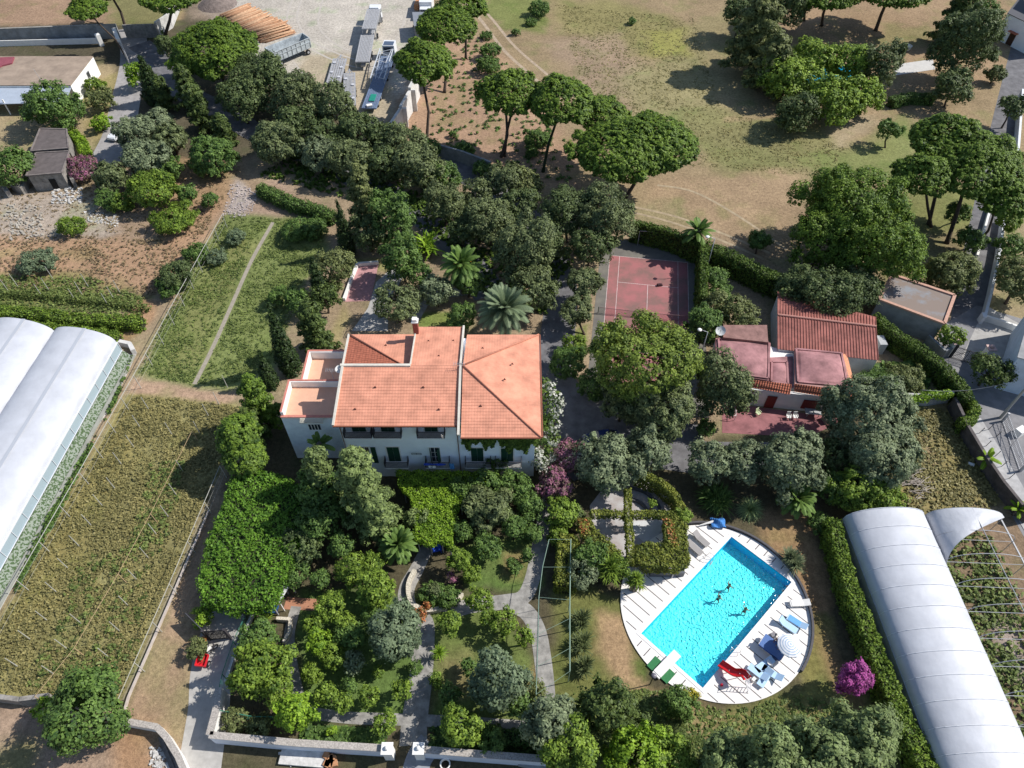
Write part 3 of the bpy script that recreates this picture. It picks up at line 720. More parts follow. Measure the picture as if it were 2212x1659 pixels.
r1 = n.new('ShaderNodeMapRange'); r1.inputs[1].default_value = 0.3; r1.inputs[2].default_value = 0.7; r1.inputs[3].default_value = 0.66; r1.inputs[4].default_value = 1.34
l.new(n1.outputs['Fac'], r1.inputs[0])
r2 = n.new('ShaderNodeMapRange'); r2.inputs[1].default_value = 0.3; r2.inputs[2].default_value = 0.7; r2.inputs[3].default_value = 0.85; r2.inputs[4].default_value = 1.15
l.new(n2.outputs['Fac'], r2.inputs[0])
n3 = nz(7.0, 6, .8); r3 = n.new('ShaderNodeMapRange'); r3.inputs[1].default_value = 0.36; r3.inputs[2].default_value = 0.60; r3.inputs[3].default_value = 0.72; r3.inputs[4].default_value = 1.14; l.new(n3.outputs['Fac'], r3.inputs[0])
m0 = n.new('ShaderNodeMath'); m0.operation = 'MULTIPLY'; l.new(r1.outputs[0], m0.inputs[0]); l.new(r3.outputs[0], m0.inputs[1])
m1 = n.new('ShaderNodeMath'); m1.operation = 'MULTIPLY'; l.new(m0.outputs[0], m1.inputs[0]); l.new(r2.outputs[0], m1.inputs[1])
mx = n.new('ShaderNodeVectorMath'); mx.operation = 'SCALE'; l.new(a_.outputs['Color'], mx.inputs[0]); l.new(m1.outputs[0], mx.inputs['Scale'])
l.new(mx.outputs[0], b.inputs['Base Color'])
bp = n.new('ShaderNodeBump'); bp.inputs['Strength'].default_value = 0.7; bp.inputs['Distance'].default_value = 0.12
l.new(n1.outputs['Fac'], bp.inputs['Height']); l.new(bp.outputs[0], b.inputs['Normal'])
me.materials.append(gm)
import bmesh
POOL = [Vector(p) for p in ((22.61, 35.22, 0), (27.56, 30.29, 0), (17.10, 20.25, 0), (12.15, 25.18, 0))]
go = bpy.data.objects.new('ground', me); COL.objects.link(go); go['kind'] = 'structure'
DC = Vector((20.4, 27.1, 0));
fc = np.column_stack([(x[qf[:, 0]] + x[qf[:, 2]]) / 2, (y[qf[:, 0]] + y[qf[:, 2]]) / 2])
bm = bmesh.new(); bm.from_mesh(me); bm.faces.ensure_lookup_table()
kill = np.where(inpoly(fc, [(DC.x + (p.x - DC.x) * 1.06, DC.y + (p.y - DC.y) * 1.06) for p in POOL]))[0]
bmesh.ops.delete(bm, geom=[bm.faces[i] for i in kill], context='FACES'); bm.to_mesh(me); bm.free()
# ---------------------------------------------------------------- roads, paths, yards
ASPH = mat('old_asphalt', (0.16, 0.155, 0.16), 0.9, var=0.35, scale=0.7, bump=0.2, bscale=8)
CONC = mat('concrete_path', (0.31, 0.295, 0.27), 0.9, var=0.4, scale=1.2, bump=0.2, bscale=8)
PAVE = mat('pale_paving', (0.40, 0.385, 0.365), 0.9, var=0.2, scale=1.0)
ribbon('road', A([(285, 60), (290, 120), (285, 160), (272, 215), (258, 280), (235, 330), (205, 380)]), 5.2, 0.004, mat('lane_surface', (0.33, 0.31, 0.30), 0.9, var=0.2, scale=1.0))
ribbon('driveway', A([(300, 95), (345, 130), (385, 190), (470, 235), (560, 290), (700, 350), (800, 400), (860, 430), (930, 480), (1010, 560), (1060, 640)]), 4.6, 0.008, ASPH)
ribbon('driveway', A([(930, 340), (1010, 380), (1090, 420), (1160, 500), (1210, 610), (1205, 720), (1195, 820), (1230, 900), (1330, 950), (1480, 985), (1700, 990)]), 4.4, 0.012, ASPH)
sheet('forecourt', A([(1185, 800), (1230, 800), (1280, 870), (1400, 900), (1520, 920), (1500, 1000), (1330, 990), (1240, 1040), (1200, 1000)]), 0.016, ASPH)
sheet('garden_terrace', A([(812, 610), (850, 575), (870, 600), (838, 660), (838, 715), (760, 715), (795, 665)]), 0.010, PAVE)
ribbon('path', A([(895, 690), (905, 670), (930, 640), (1000, 630), (1060, 620)]), 1.6, 0.014, CONC)
ribbon('lane', A([(2212, 90), (2190, 180), (2165, 290), (2140, 420), (2112, 560), (2090, 690), (2080, 760)]), 4.0, 0.004, ASPH)
sheet('road', A([(2010, 760), (2040, 700), (2110, 660), (2212, 690), (2400, 740), (2400, 1500), (2300, 1300), (2212, 1160), (2100, 960), (2060, 860)]), 0.008, mat('street_asphalt', (0.235, 0.23, 0.235), 0.9, var=0.18, scale=0.9, bump=0.15, bscale=8))
sheet('pavement', A([(2078, 770), (2130, 660), (2240, 720), (2170, 800), (2100, 800)]), 0.012, PAVE)
ribbon('pavement', A([(2095, 905), (2160, 1010), (2200, 1080), (2260, 1180)]), 2.6, 0.05, mat('worn_pavement', (0.42, 0.41, 0.40), 0.9, var=0.2, scale=1.4))
ribbon('path', A([(925, 1180), (900, 1230), (878, 1275), (885, 1320), (915, 1345), (915, 1400), (908, 1470), (895, 1560), (893, 1610)]), lambda t: 1.3 + 1.1 * t, 0.008, CONC)
ribbon('path', A([(960, 1330), (1010, 1310), (1090, 1300), (1130, 1290), (1150, 1250), (1165, 1180), (1180, 1100), (1190, 1060)]), lambda t: 1.5, 0.012, CONC)
ribbon('path', A([(1095, 1305), (1135, 1320), (1160, 1360), (1172, 1420), (1180, 1500), (1180, 1560)]), 1.6, 0.016, CONC)
ribbon('path', A([(640, 1310), (625, 1370), (630, 1430), (645, 1500), (660, 1535), (750, 1550), (830, 1553), (905, 1556), (1000, 1560), (1080, 1566), (1160, 1572)]), 1.0, 0.020, CONC)
ribbon('driveway', A([(510, 1240), (495, 1310), (468, 1390), (455, 1450), (452, 1520), (440, 1600), (425, 1700)]), 3.6, 0.012, mat('pale_drive', (0.42, 0.40, 0.37), 0.9, var=0.18, scale=1.2))
sheet('terrace', A([(620, 1290), (700, 1295), (690, 1320), (612, 1316)]), 0.016, mat('terracotta_paving', (0.42, 0.20, 0.12), 0.85, var=0.15, scale=3))
ribbon('path', A([(930, 1605), (905, 1640), (890, 1700)]), 2.2, 0.012, mat('blue_grey_paving', (0.27, 0.28, 0.30), 0.85, var=0.2, scale=2))
ribbon('path', A([(590, 480), (545, 560), (500, 660), (460, 750), (420, 830)]), 0.55, 0.010, mat('trodden_path', (0.33, 0.29, 0.23), 0.95, var=0.2, scale=2))
ribbon('path', A([(278, 765), (221, 878), (149, 984), (101, 1064), (53, 1144), (16, 1206), (-40, 1300)]), 2.0, 0.012, mat('white_gravel', (0.52, 0.48, 0.46), 0.95, var=0.25, scale=2.5, bump=0.3, bscale=10))
ribbon('track', A([(1000, 0), (1040, 45), (1090, 110), (1150, 165), (1210, 220)]), 0.7, 0.006, mat('wheel_rut', (0.40, 0.31, 0.22), 0.95, var=0.25, scale=1.3))
ribbon('track', A([(1020, -5), (1062, 40), (1112, 100), (1175, 155), (1240, 210)]), 0.6, 0.006, MATS['wheel_rut'])
for pts, c_ in (([(1350, 455), (1450, 480), (1560, 520), (1650, 560)], 0), ([(1360, 445), (1460, 468), (1570, 508), (1665, 548)], 0), ([(1420, 400), (1500, 415), (1600, 470), (1700, 540)], 0), ([(640, -20), (620, 40), (650, 90), (720, 130), (790, 150)], 1), ([(660, -20), (642, 38), (670, 84), (735, 118), (800, 136)], 1), ([(700, -10), (690, 60), (760, 110), (850, 90), (880, 20)], 1), ([(540, 90), (610, 110), (680, 190), (760, 250)], 1)):
 ribbon('track', A(pts), .45, .006, mat('pale_wheel_track', (0.50, 0.455, 0.40), .95, var=.3, scale=1.1, color2=(0.40, 0.36, 0.31)) if c_ else mat('mown_track', (0.37, 0.29, 0.19), .95, var=.3, scale=1.3))
# ---------------------------------------------------------------- helpers on walls
def onY(px, py, Y):
 """point of the vertical plane y=Y seen at (px,py)"""
 d0 = at(px, py, 0); t = Y / d0.y
 return Vector((d0.x * t, Y, CAMH * (1 - t)))
def hz(base, top):
 b = at(*base); best = min(((abs(at(top[0], top[1], z / 20).y - b.y), z / 20) for z in range(0, 300)))
 return best[1]
WHITE = mat('sky_tinted_white_plaster', (0.86, 0.91, 0.96), 0.85, var=0.05, scale=0.9, bump=0.08)  # white plaster, with the skylight blue of the shaded front mixed into its colour
WARMW = mat('warm_white_paint', (0.80, 0.78, 0.74), 0.85, var=0.07, scale=1.3)  # one even warm white for trim, walls and furniture
TILE = mat('terracotta_tiles', (0.65, 0.288, 0.188), 0.85, var=0.26, scale=0.7, bump=0.0)
TILED = mat('old_red_tiles_and_hip_shade', (0.46, 0.15, 0.09), 0.85, var=0.25, scale=3)
PINKR = mat('faded_pink_coating', (0.36, 0.18, 0.18), 0.88, var=0.45, scale=0.55)
TERR = mat('terrace_floor', (0.70, 0.40, 0.27), 0.85, var=0.08, scale=1.5)
COPING = mat('red_coping', (0.55, 0.21, 0.16), 0.8, var=0.15, scale=3)
IRON = mat('dark_iron', (0.055, 0.05, 0.055), 0.6)
GREENP = mat('green_shutter_paint', (0.012, 0.055, 0.030), 0.6, var=0.2, scale=4)
GLASS = mat('window_glass', (0.03, 0.04, 0.05), 0.15, spec=0.6)
STONE = mat('old_stone', (0.27, 0.25, 0.225), 0.92, var=0.4, scale=1.6, bump=0.6, bscale=4)
GREYW = mat('grey_render', (0.30, 0.30, 0.30), 0.9, var=0.25, scale=0.8, bump=0.2)
STEEL = mat('galvanised_steel', (0.42, 0.43, 0.45), 0.5, metal=0.3, var=0.15, scale=3)
def tile_ribs(m, scale=26.0, strength=0.5):
 nt = m.node_tree; n = nt.nodes; l = nt.links
 uv = n.new('ShaderNodeUVMap'); sp = n.new('ShaderNodeSeparateXYZ'); l.new(uv.outputs[0], sp.inputs[0])
 mu = n.new('ShaderNodeMath'); mu.operation = 'MULTIPLY'; mu.inputs[1].default_value = scale; l.new(sp.outputs['X'], mu.inputs[0])
 si = n.new('ShaderNodeMath'); si.operation = 'SINE'; l.new(mu.outputs[0], si.inputs[0])
 bp = n.new('ShaderNodeBump'); bp.inputs['Strength'].default_value = strength; bp.inputs['Distance'].default_value = 0.06
 l.new(si.outputs[0], bp.inputs['Height']); l.new(bp.outputs[0], n['Principled BSDF'].inputs['Normal'])
tile_ribs(TILE, 22.0, 0.08); tile_ribs(TILED, 22.0, 0.7)
def clip(poly, nrm, d, keep_gt):
 out = []; n = len(poly)
 for i in range(n):
  a, b = poly[i], poly[(i + 1) % n]; da, db = a.dot(nrm) - d, b.dot(nrm) - d
  if not keep_gt: da, db = -da, -db
  if da >= 0: out.append(a)
  if (da >= 0) != (db >= 0): out.append(a.lerp(b, da / (da - db)))
 return out
def roof_plane(name, corners, m, root, course=0.33, lift=0.028, thick=0.12):
 P = [Vector(p) for p in corners]
 nr = (P[1] - P[0]).cross(P[2] - P[0])
 for k in range(len(P) - 2):
  q = (P[k + 1] - P[0]).cross(P[k + 2] - P[0])
  if q.length > nr.length: nr = q
 nr.normalize()
 if nr.z < 0: nr = -nr; P.reverse()
 e = Vector((0, 0, 1)).cross(nr); e.normalize(); up = nr.cross(e)     # up the slope
 ds = [p.dot(up) for p in P]; lo, hi = min(ds), max(ds)
 b = MB(); b.uv = []
 n = max(1, int((hi - lo) / course)); st = (hi - lo) / n
 for i in range(n):
  c = clip(clip(P, up, lo + i * st, True), up, lo + (i + 1) * st + 1e-4, False)
  if len(c) < 3: continue
  vs = []
  for p in c:
   t = (p.dot(up) - (lo + i * st)) / st
   vs.append(p + nr * lift * (1 - t))
  b.quad(*vs); b.uv += [(p.dot(e), p.dot(up)) for p in vs]
  low = [p for p in c if abs(p.dot(up) - (lo + i * st)) < 2e-3]
  if len(low) >= 2:
   low.sort(key=lambda p: p.dot(e)); a_, z_ = low[0], low[-1]
   h = lift if i else thick
   q = [a_ + nr * (lift - h - 0.01), z_ + nr * (lift - h - 0.01), z_ + nr * lift, a_ + nr * lift]
   b.quad(*q); b.uv += [(p.dot(e), p.dot(up)) for p in q]
 return b.build(name, m, root)
def wbox(b, x0, x1, y0, y1, z0, z1): return b.box(((x0 + x1) / 2, (y0 + y1) / 2, (z0 + z1) / 2), (abs(x1 - x0), abs(y1 - y0), abs(z1 - z0)))
# ---------------------------------------------------------------- the villa
H = lambda zx, zy: (590.0 + zx / 3.75, 678.4 + zy / 3.75)
YF = 42.65; ZE = 10.1; ZR = 12.0
XL, XM, XR = -17.35, -5.25, 2.35; YB = 54.2; YRDG = 48.25
villa = thing('villa', (-7.5, YF, 0), 'large white two storey villa with terracotta tiled roofs in the middle of the garden', 'house')
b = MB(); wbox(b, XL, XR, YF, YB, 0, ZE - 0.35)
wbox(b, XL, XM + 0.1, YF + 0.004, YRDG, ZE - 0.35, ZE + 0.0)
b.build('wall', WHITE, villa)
sl_ = (ZR - ZE) / (YRDG - 42.05); YE2 = 40.9; ZE2 = ZE - sl_ * (42.05 - YE2)
xl2 = -17.65
apex = (XM + 0.25, YRDG, ZR)
roof = roof_plane('roof', [(xl2, 42.05, ZE), (XM, 42.05, ZE), (XM, YRDG, ZR), (-17.2, YRDG, ZR)], TILE, villa); roof['label'] = 'broad front slope of terracotta tiles'
xr2 = 2.85; yb2 = 54.75; zb2 = ZE2
roof_plane('roof', [(XM + .25, YE2, ZE2), (xr2, YE2, ZE2), apex], TILE, villa)
roof_plane('roof', [(xr2, YE2, ZE2), (xr2 + .1, yb2, zb2), apex], TILE, villa)
roof_plane('roof', [(XM + .3, yb2, zb2), (xr2 + .1, yb2, zb2), apex], TILE, villa)
pm = at(*H(1060, 425), ZR - .1); pn = at(*H(1125, 110), 11.0)
xm0, xm1 = -10.35, XM
yb3 = at(950, 707.7, 11.0).y
roof_plane('roof', [(xm0, YRDG + .05, ZR - .03), (XM - .02, YRDG + .05, ZR - .03), (XM - .02, yb3, 11.1), (xm0, yb3, 11.1)], TILE, villa)
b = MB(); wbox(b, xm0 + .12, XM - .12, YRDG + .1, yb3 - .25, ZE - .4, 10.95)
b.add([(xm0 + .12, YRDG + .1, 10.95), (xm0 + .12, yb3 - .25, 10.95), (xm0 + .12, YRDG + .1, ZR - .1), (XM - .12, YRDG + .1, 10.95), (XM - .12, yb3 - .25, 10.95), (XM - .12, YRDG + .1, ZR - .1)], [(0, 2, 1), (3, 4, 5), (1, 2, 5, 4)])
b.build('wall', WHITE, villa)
hl = -17.9; zl = 9.9; hx = xm0 - 0.1
roof_plane('roof', [(hl, YRDG + .06, zl), (hl, yb2 - .1, zl), (hx, YRDG + .06, 11.35)], TILED, villa)['label'] = 'left tiled hip, its shade coloured in with darker red'  # hip facing away from the sun: its shade is painted by the darker tile
roof_plane('roof', [(hl, yb2 - .1, zl), (hx, yb2 - .1, zl), (hx, YRDG + .06, 11.35)], TILE, villa)
vm = mat('pale_mortar', (0.62, 0.58, 0.50), 0.85, var=0.15, scale=2)
for p, q, w_, h_ in (((-17.5, YRDG, ZR + .06), (xm0, YRDG, ZR + .06), .28, .24), ((XM, 41.0, ZE - .1), (XM, YRDG, ZR + .10), .22, .26), ((XM, YRDG + .12, ZR + .1), (XM + .02, yb3, 11.22), .2, .25), ((xl2 + .05, 42.05, ZE + .06), (-17.25, YRDG - .15, ZR + .05), .22, .28), ((hl, YRDG, zl + .06), (hl, yb2 - .1, zl + .06), .22, .2), ((xm0 - .02, YRDG + .15, ZR + .02), (xm0 - .02, yb3, 11.15), .14, .16)):
 b = MB(); b.beam(p, q, w_, h_); b.build('verge', vm, villa)
for p, q in ((apex, (xr2, YE2, ZE2)), (apex, (xr2 + .1, yb2, zb2)), ((hl, yb2 - .1, zl), (hx, YRDG + .1, 11.35))):
 p = Vector(p) + Vector((0, 0, .07)); q = Vector(q) + Vector((0, 0, .07)); b = MB(); b.tube([p, q], .1, 6)
 b.build('ridge_tiles', mat('ridge_tiles', (0.48, 0.20, 0.13), 0.85, var=0.2, scale=4), villa, smooth=True)
for p, q in (((xl2, 41.98, ZE - .02), (XM - .05, 41.98, ZE - .02)), ((XM + .2, YE2 - .07, ZE2 - .02), (xr2, YE2 - .07, ZE2 - .02)), ((xr2 + .13, YE2, ZE2 - .02), (xr2 + .23, yb2, ZE2 - .02))):
 b = MB(); b.beam(p, q, .14, .12); b.build('gutter', mat('copper_brown_gutter', (0.24, 0.085, 0.05), 0.6), villa)
b = MB(); wbox(b, XM + .3, xr2 - .1, YE2 + .1, YF, ZE2 - .12, ZE2 - .06); b.build('soffit', WHITE, villa)
c = at(*H(1160, 140), 11.4)
ch = MB(); ch.box((c.x, c.y, 11.9), (.55, .55, 1.9)); cho = ch.build('chimney', mat('chimney_brick', (0.30, 0.085, 0.06), 0.85, var=0.25, scale=5), villa)
b = MB(); b.box((c.x, c.y, 12.98), (.72, .72, .14)); b.box((c.x, c.y, 13.2), (.5, .5, .3)); b.build('chimney_cap', WARMW, cho)
ventm = mat('vent_tile', (0.20, 0.09, 0.07), 0.8)
for zx, zy in ((828, 588), (1217, 588), (665, 765), (1343, 768), (1682, 740)):
 for z in np.arange(9.6, 12.2, .02):
  p = at(*H(zx, zy), float(z))
  if z >= ZE + sl_ * (p.y - 42.05): break
 v = MB(); v.add([(p.x - .16, p.y - .16, p.z), (p.x + .16, p.y - .16, p.z), (p.x, p.y + .1, p.z + .05), (p.x, p.y - .14, p.z + .26)], [(0, 1, 3), (1, 2, 3), (2, 0, 3)]); v.build('roof_vent', ventm, villa)
for zx, zy, zz in ((1937, 400, 10.8), (1875, 525, 11.0), (1698, 272, 10.8), (1260, 215, 11.4), (1460, 212, 11.4), (1343, 335, 11.75), (913, 250, 10.4)):
 p = at(*H(zx, zy), zz); v = MB(); v.add([(p.x - .16, p.y - .16, p.z), (p.x + .16, p.y - .16, p.z), (p.x, p.y + .1, p.z + .05), (p.x, p.y - .1, p.z + .24)], [(0, 1, 3), (1, 2, 3), (2, 0, 3)]); v.build('roof_vent', ventm, villa)
YA = 45.05; ta = onY(603.7, 893.8, YA); ax0 = ta.x; za = ta.z
yb_a = at(*H(300, 532), za).y; x2 = at(*H(320, 292), za).x; yb_b = at(*H(450, 292), za).y
b = MB(); wbox(b, ax0, XL, YA, yb_a, 0, za - .95); wbox(b, x2 - .5, XL, yb_a, yb_b, 0, za - 1.15)
b.build('wing_wall', mat('sky_tinted_wing_plaster', (0.80, 0.87, 0.93), 0.88, var=0.14, scale=0.8, bump=0.1), villa)  # blue of the wing's shaded front is put into the plaster colour
b = MB()
wbox(b, ax0, XL - .01, YA, YA + .22, za - .95, za - .62)          # low front parapet
wbox(b, ax0, ax0 + .28, YA + .22, yb_a - .28, za - .95, za - .04); wbox(b, ax0, XL - 1.1, yb_a - .28, yb_a, za - .95, za - .04)
wbox(b, x2 - .5, x2 - .22, yb_a, yb_b - .28, za - 1.15, za - .04); wbox(b, x2 - .5, XL - .01, yb_b - .28, yb_b, za - 1.15, za - .04)
b.build('parapet', WARMW, villa)
b = MB()
wbox(b, ax0 - .04, XL - .02, YA - .04, YA + .26, za - .62, za - .54)
wbox(b, ax0 - .04, ax0 + .16, YA + .26, yb_a, za - .04, za + .03); wbox(b, ax0 + .16, XL - 1.08, yb_a - .16, yb_a + .04, za - .04, za + .03)
wbox(b, x2 - .54, x2 - .34, yb_a + .04, yb_b, za - .04, za + .03); wbox(b, x2 - .34, XL, yb_b - .16, yb_b + .04, za - .04, za + .03)
b.build('coping', COPING, villa)
b = MB(); wbox(b, ax0 + .28, XL - .02, YA + .22, yb_a - .28, za - .95, za - .9); wbox(b, x2 - .22, XL - .02, yb_a, yb_b - .28, za - 1.15, za - 1.1); b.build('terrace_floor', TERR, villa)
def dish(p, r, label, tilt=50, az=-60):
 root = thing('satellite_dish', p, label, 'satellite dish', 'satellite dishes')
 b = MB(); n = 16; m = 4; a = R(az); t = R(tilt)
 d = Vector((math.cos(a) * math.cos(t), math.sin(a) * math.cos(t), math.sin(t))); u = d.cross(Vector((0, 0, 1))).normalized(); k = u.cross(d)
 c0 = Vector(p) + Vector((0, 0, .6)); vs = [c0]
 for i in range(1, m + 1):
  q = i / m
  for j in range(n): vs.append(c0 + (u * math.cos(2 * math.pi * j / n) + k * math.sin(2 * math.pi * j / n)) * r * q + d * 0.22 * r * q * q)
 fs = [(0, 1 + j, 1 + (j + 1) % n) for j in range(n)] + [(1 + (i - 1) * n + j, 1 + i * n + j, 1 + i * n + (j + 1) % n, 1 + (i - 1) * n + (j + 1) % n) for i in range(1, m) for j in range(n)]
 b.add(vs, fs); b.build('dish', mat('dish_paint', (0.72, 0.72, 0.70), 0.5), root, smooth=True)
 b = MB(); b.tube([Vector(p), c0], .035, 6); b.tube([c0 - k * r * .8, c0 + d * r * .9], .02, 5); b.ball(c0 + d * r * .9, .07, 6, 4); b.build('bracket', STEEL, root)
dish(at(*H(545, 478), 11.1), .42, 'round white satellite dish at the left end of the villa roof')
def aerial(p, h, label):
 root = thing('roof_aerial', p, label, 'antenna', 'roof aerials')
 b = MB(); b.tube([p, p + Vector((0, 0, h))], .025, 5); b.build('mast', STEEL, root)
 b = MB(); q = p + Vector((0, 0, h)); b.tube([q + Vector((-.6, 0, 0)), q + Vector((.6, 0, 0))], .015, 4)
 for i in range(7): x_ = -.55 + i * .18; b.tube([q + Vector((x_, -.3, 0)), q + Vector((x_, .3, 0))], .012, 4)
 b.build('cross_rods', STEEL, root)
aerial(at(*H(500, 560), za - .9), 2.2, 'thin television aerial on the villa terrace beside the dish')
aerial(at(*H(1510, 445), 11.9), .8, 'small dark aerial on the ridge of the villa roof')
def opening(kind, zx0, zx1, zy0, zy1=None, zb=None, shutter='closed', label=None):
 p0 = onY(*H(zx0, zy0), YF); p1 = onY(*H(zx1, zy0), YF); x0, x1, zt = p0.x, p1.x, p0.z
 z0 = zb if zb is not None else onY(*H(zx0, zy1), YF).z
 b = MB(); fw = .14
 wbox(b, x0 - fw, x0, YF - .05, YF, z0, zt); wbox(b, x1, x1 + fw, YF - .05, YF, z0, zt); wbox(b, x0 - fw, x1 + fw, YF - .06, YF, zt, zt + fw)
 f = b.build(kind, WARMW, villa)
 if label: f['label'] = label
 if shutter == 'closed':
  b = MB(); xm = (x0 + x1) / 2
  wbox(b, x0, xm - .01, YF - .045, YF - .003, z0, zt - .003); wbox(b, xm + .01, x1, YF - .045, YF - .003, z0, zt - .003)
  for i in range(int((zt - z0) / .12)): wbox(b, x0 + .06, xm - .06, YF - .058, YF - .045, z0 + .06 + i * .12, z0 + .10 + i * .12); wbox(b, xm + .06, x1 - .06, YF - .058, YF - .045, z0 + .06 + i * .12, z0 + .10 + i * .12)
  b.build('shutter', GREENP, f)
 else:
  b = MB(); wbox(b, x0, x1, YF - .02, YF - .003, z0, zt - .003); b.build('pane', GLASS, f)
  b = MB(); xm = (x0 + x1) / 2
  for q in (x0 + .03, xm, x1 - .03): wbox(b, q - .03, q + .03, YF - .045, YF - .021, z0, zt - .01)
  for k in (.33, .66): wbox(b, x0 + .06, x1 - .06, YF - .04, YF - .022, z0 + (zt - z0) * k - .02, z0 + (zt - z0) * k + .02)
  b.build('sash', WARMW, f)
  w_ = (x1 - x0) / 2
  for s in (shutter if isinstance(shutter, tuple) else (0, 1)):
   b = MB()
   if s == 0: wbox(b, x0 - w_ - .15, x0 - .15, YF - .11, YF - .065, z0, zt)
   elif s == 1: wbox(b, x1 + .15, x1 + w_ + .15, YF - .11, YF - .065, z0, zt)
   elif s == 2: b.box((x1 - .05, YF - w_ / 2, (z0 + zt) / 2), (w_, .045, zt - z0), R(60))
   else: b.box((x0, YF - w_ / 2, (z0 + zt) / 2), (w_, .045, zt - z0), R(-70))
   b.build('shutter', GREENP, f)
 return x0, x1, z0, zt
ZU, ZL = 8.35, 3.0
for zx0, zx1 in ((632, 745), (868, 980), (1222, 1330)):
 opening('door', zx0, zx1, 905, zb=ZU)
opening('window', 697, 775, 1075, 1200, shutter=(1,))
opening('door', 915, 1015, 1075, zb=ZL)
opening('door', 1270, 1340, 1080, zb=ZL, shutter=(2, 3), label='half open door with green shutters')
opening('door', 1600, 1700, 1082, zb=ZL); opening('door', 1845, 1945, 1085, zb=ZL)
def balcony(zx0, zx1, zy_bot, zb, d=.9):
 x0 = onY(*H(zx0, zy_bot), YF - d).x; x1 = onY(*H(zx1, zy_bot), YF - d).x
 b = MB(); wbox(b, x0, x1, YF - d, YF - .004, zb - .15, zb - .005); s = b.build('balcony', WARMW, villa)
 b = MB()
 for (p, q) in (((x0 + .03, YF - .03), (x0 + .03, YF - d + .03)), ((x0 + .03, YF - d + .03), (x1 - .03, YF - d + .03)), ((x1 - .03, YF - d + .03), (x1 - .03, YF - .03))):
  p = Vector((*p, zb)); q = Vector((*q, zb)); L = (q - p).length; n = max(2, int(L / .11))
  b.beam(p + Vector((0, 0, 1.0)), q + Vector((0, 0, 1.0)), .05, .05); b.beam(p + Vector((0, 0, .08)), q + Vector((0, 0, .08)), .03, .03)
  for i in range(n + 1): r = p.lerp(q, i / n); b.box((r.x, r.y, zb + .52), (.05, .05, .95))
 b.build('railing', IRON, s)
for z0, z1 in ((575, 800), (812, 1040), (1165, 1392)): balcony(z0, z1, 1008, ZU)
for z0, z1 in ((905, 1095), (1235, 1430), (1555, 1765), (1800, 2012)): balcony(z0, z1, 1245, ZL)
p0 = onY(*H(278, 890), YA); p1 = onY(*H(395, 938), YA); b = MB(); wbox(b, p0.x, p1.x, YA - .03, YA - .003, p1.z, p0.z); f = b.build('window', WARMW, villa)
b = MB()
for i in range(4): w_ = (p1.x - p0.x) / 4; wbox(b, p0.x + i * w_ + .05, p0.x + (i + 1) * w_ - .04, YA - .04, YA - .031, p1.z + .08, p0.z - .07)
b.build('pane', GLASS, f)
p0 = onY(*H(215, 882), YA - .5); p1 = onY(*H(405, 882), YA - .5)
b = MB(); b.add([(p0.x, YA - .5, p0.z), (p1.x, YA - .5, p0.z), (p1.x, YA - .02, p0.z + .3), (p0.x, YA - .02, p0.z + .3), (p0.x, YA - .5, p0.z - .12), (p1.x, YA - .5, p0.z - .12)], [(0, 1, 2, 3), (0, 4, 5, 1), (3, 2, 1, 0)])
b.build('awning', mat('beige_canvas', (0.74, 0.70, 0.60), 0.9), villa)
for x_ in (XL + .12, XM - .3): b = MB(); b.tube([(x_, YF - .08, ZE - .3), (x_, YF - .08, .1)], .05, 6); b.build('drainpipe', mat('brown_pipe', (0.2, 0.12, 0.09), 0.6), villa)
b = MB(); q0 = onY(*H(1120, 1125), YF - .15); q1 = onY(*H(1205, 1160), YF - .15)
b.beam((q0.x, YF - .2, q0.z), (q1.x, YF - .2, q0.z), .04); b.beam((q0.x, YF - .2, q0.z - .25), (q1.x, YF - .2, q0.z - .25), .03)
for k in (q0.x, q1.x, (q0.x + q1.x) / 2): b.beam((k, YF - .2, q0.z), (k, YF - .02, q0.z - .5), .03)
b.build('wall_bracket', IRON, villa)
def cloth(name, pts, m, label, cat='towel', group=None):
 b = MB(); n = 6
 (xa, ya, zt), (xb, yb_, zbm) = pts
 vs = []; fs = []
 for i in range(n + 1):
  for j in range(4):
   t = i / n; s = j / 3
   vs.append((xa + (xb - xa) * t, ya - .05 + .05 * math.sin(t * 11 + j) , zt + (zbm - zt) * s + .03 * math.sin(t * 7)))
 for i in range(n):
  for j in range(3): fs.append((i * 4 + j, i * 4 + j + 1, (i + 1) * 4 + j + 1, (i + 1) * 4 + j))
 b.add(vs, fs); return one(b, name, m, label, cat, group)
p = onY(*H(1215, 1190), YF - .98); q = onY(*H(1400, 1222), YF - .98)
cloth('blue_cloth', ((p.x, p.y, 4.06), (q.x, q.y, 3.72)), mat('royal_blue_cloth', (0.03, 0.07, 0.42), 0.8), 'royal blue cloth hung along the balcony rail below the half open door', 'cloth', 'cloths on the villa balcony')
p = onY(*H(1425, 1190), YF - .99); q = onY(*H(1455, 1255), YF - .99)
cloth('blue_cloth', ((p.x, p.y, 4.08), (q.x + .2, q.y, 3.0)), mat('light_blue_cloth', (0.10, 0.28, 0.55), 0.8), 'light blue towel at the right end of the same balcony', 'cloth', 'cloths on the villa balcony')
p = onY(*H(1255, 1215), YF - 1.05); q = onY(*H(1320, 1230), YF - 1.05)
cloth('white_cloth', ((p.x, p.y, 3.66), (q.x, q.y, 3.40)), WARMW, 'white cloth in front of the royal blue one on the balcony', 'cloth', 'cloths on the villa balcony')
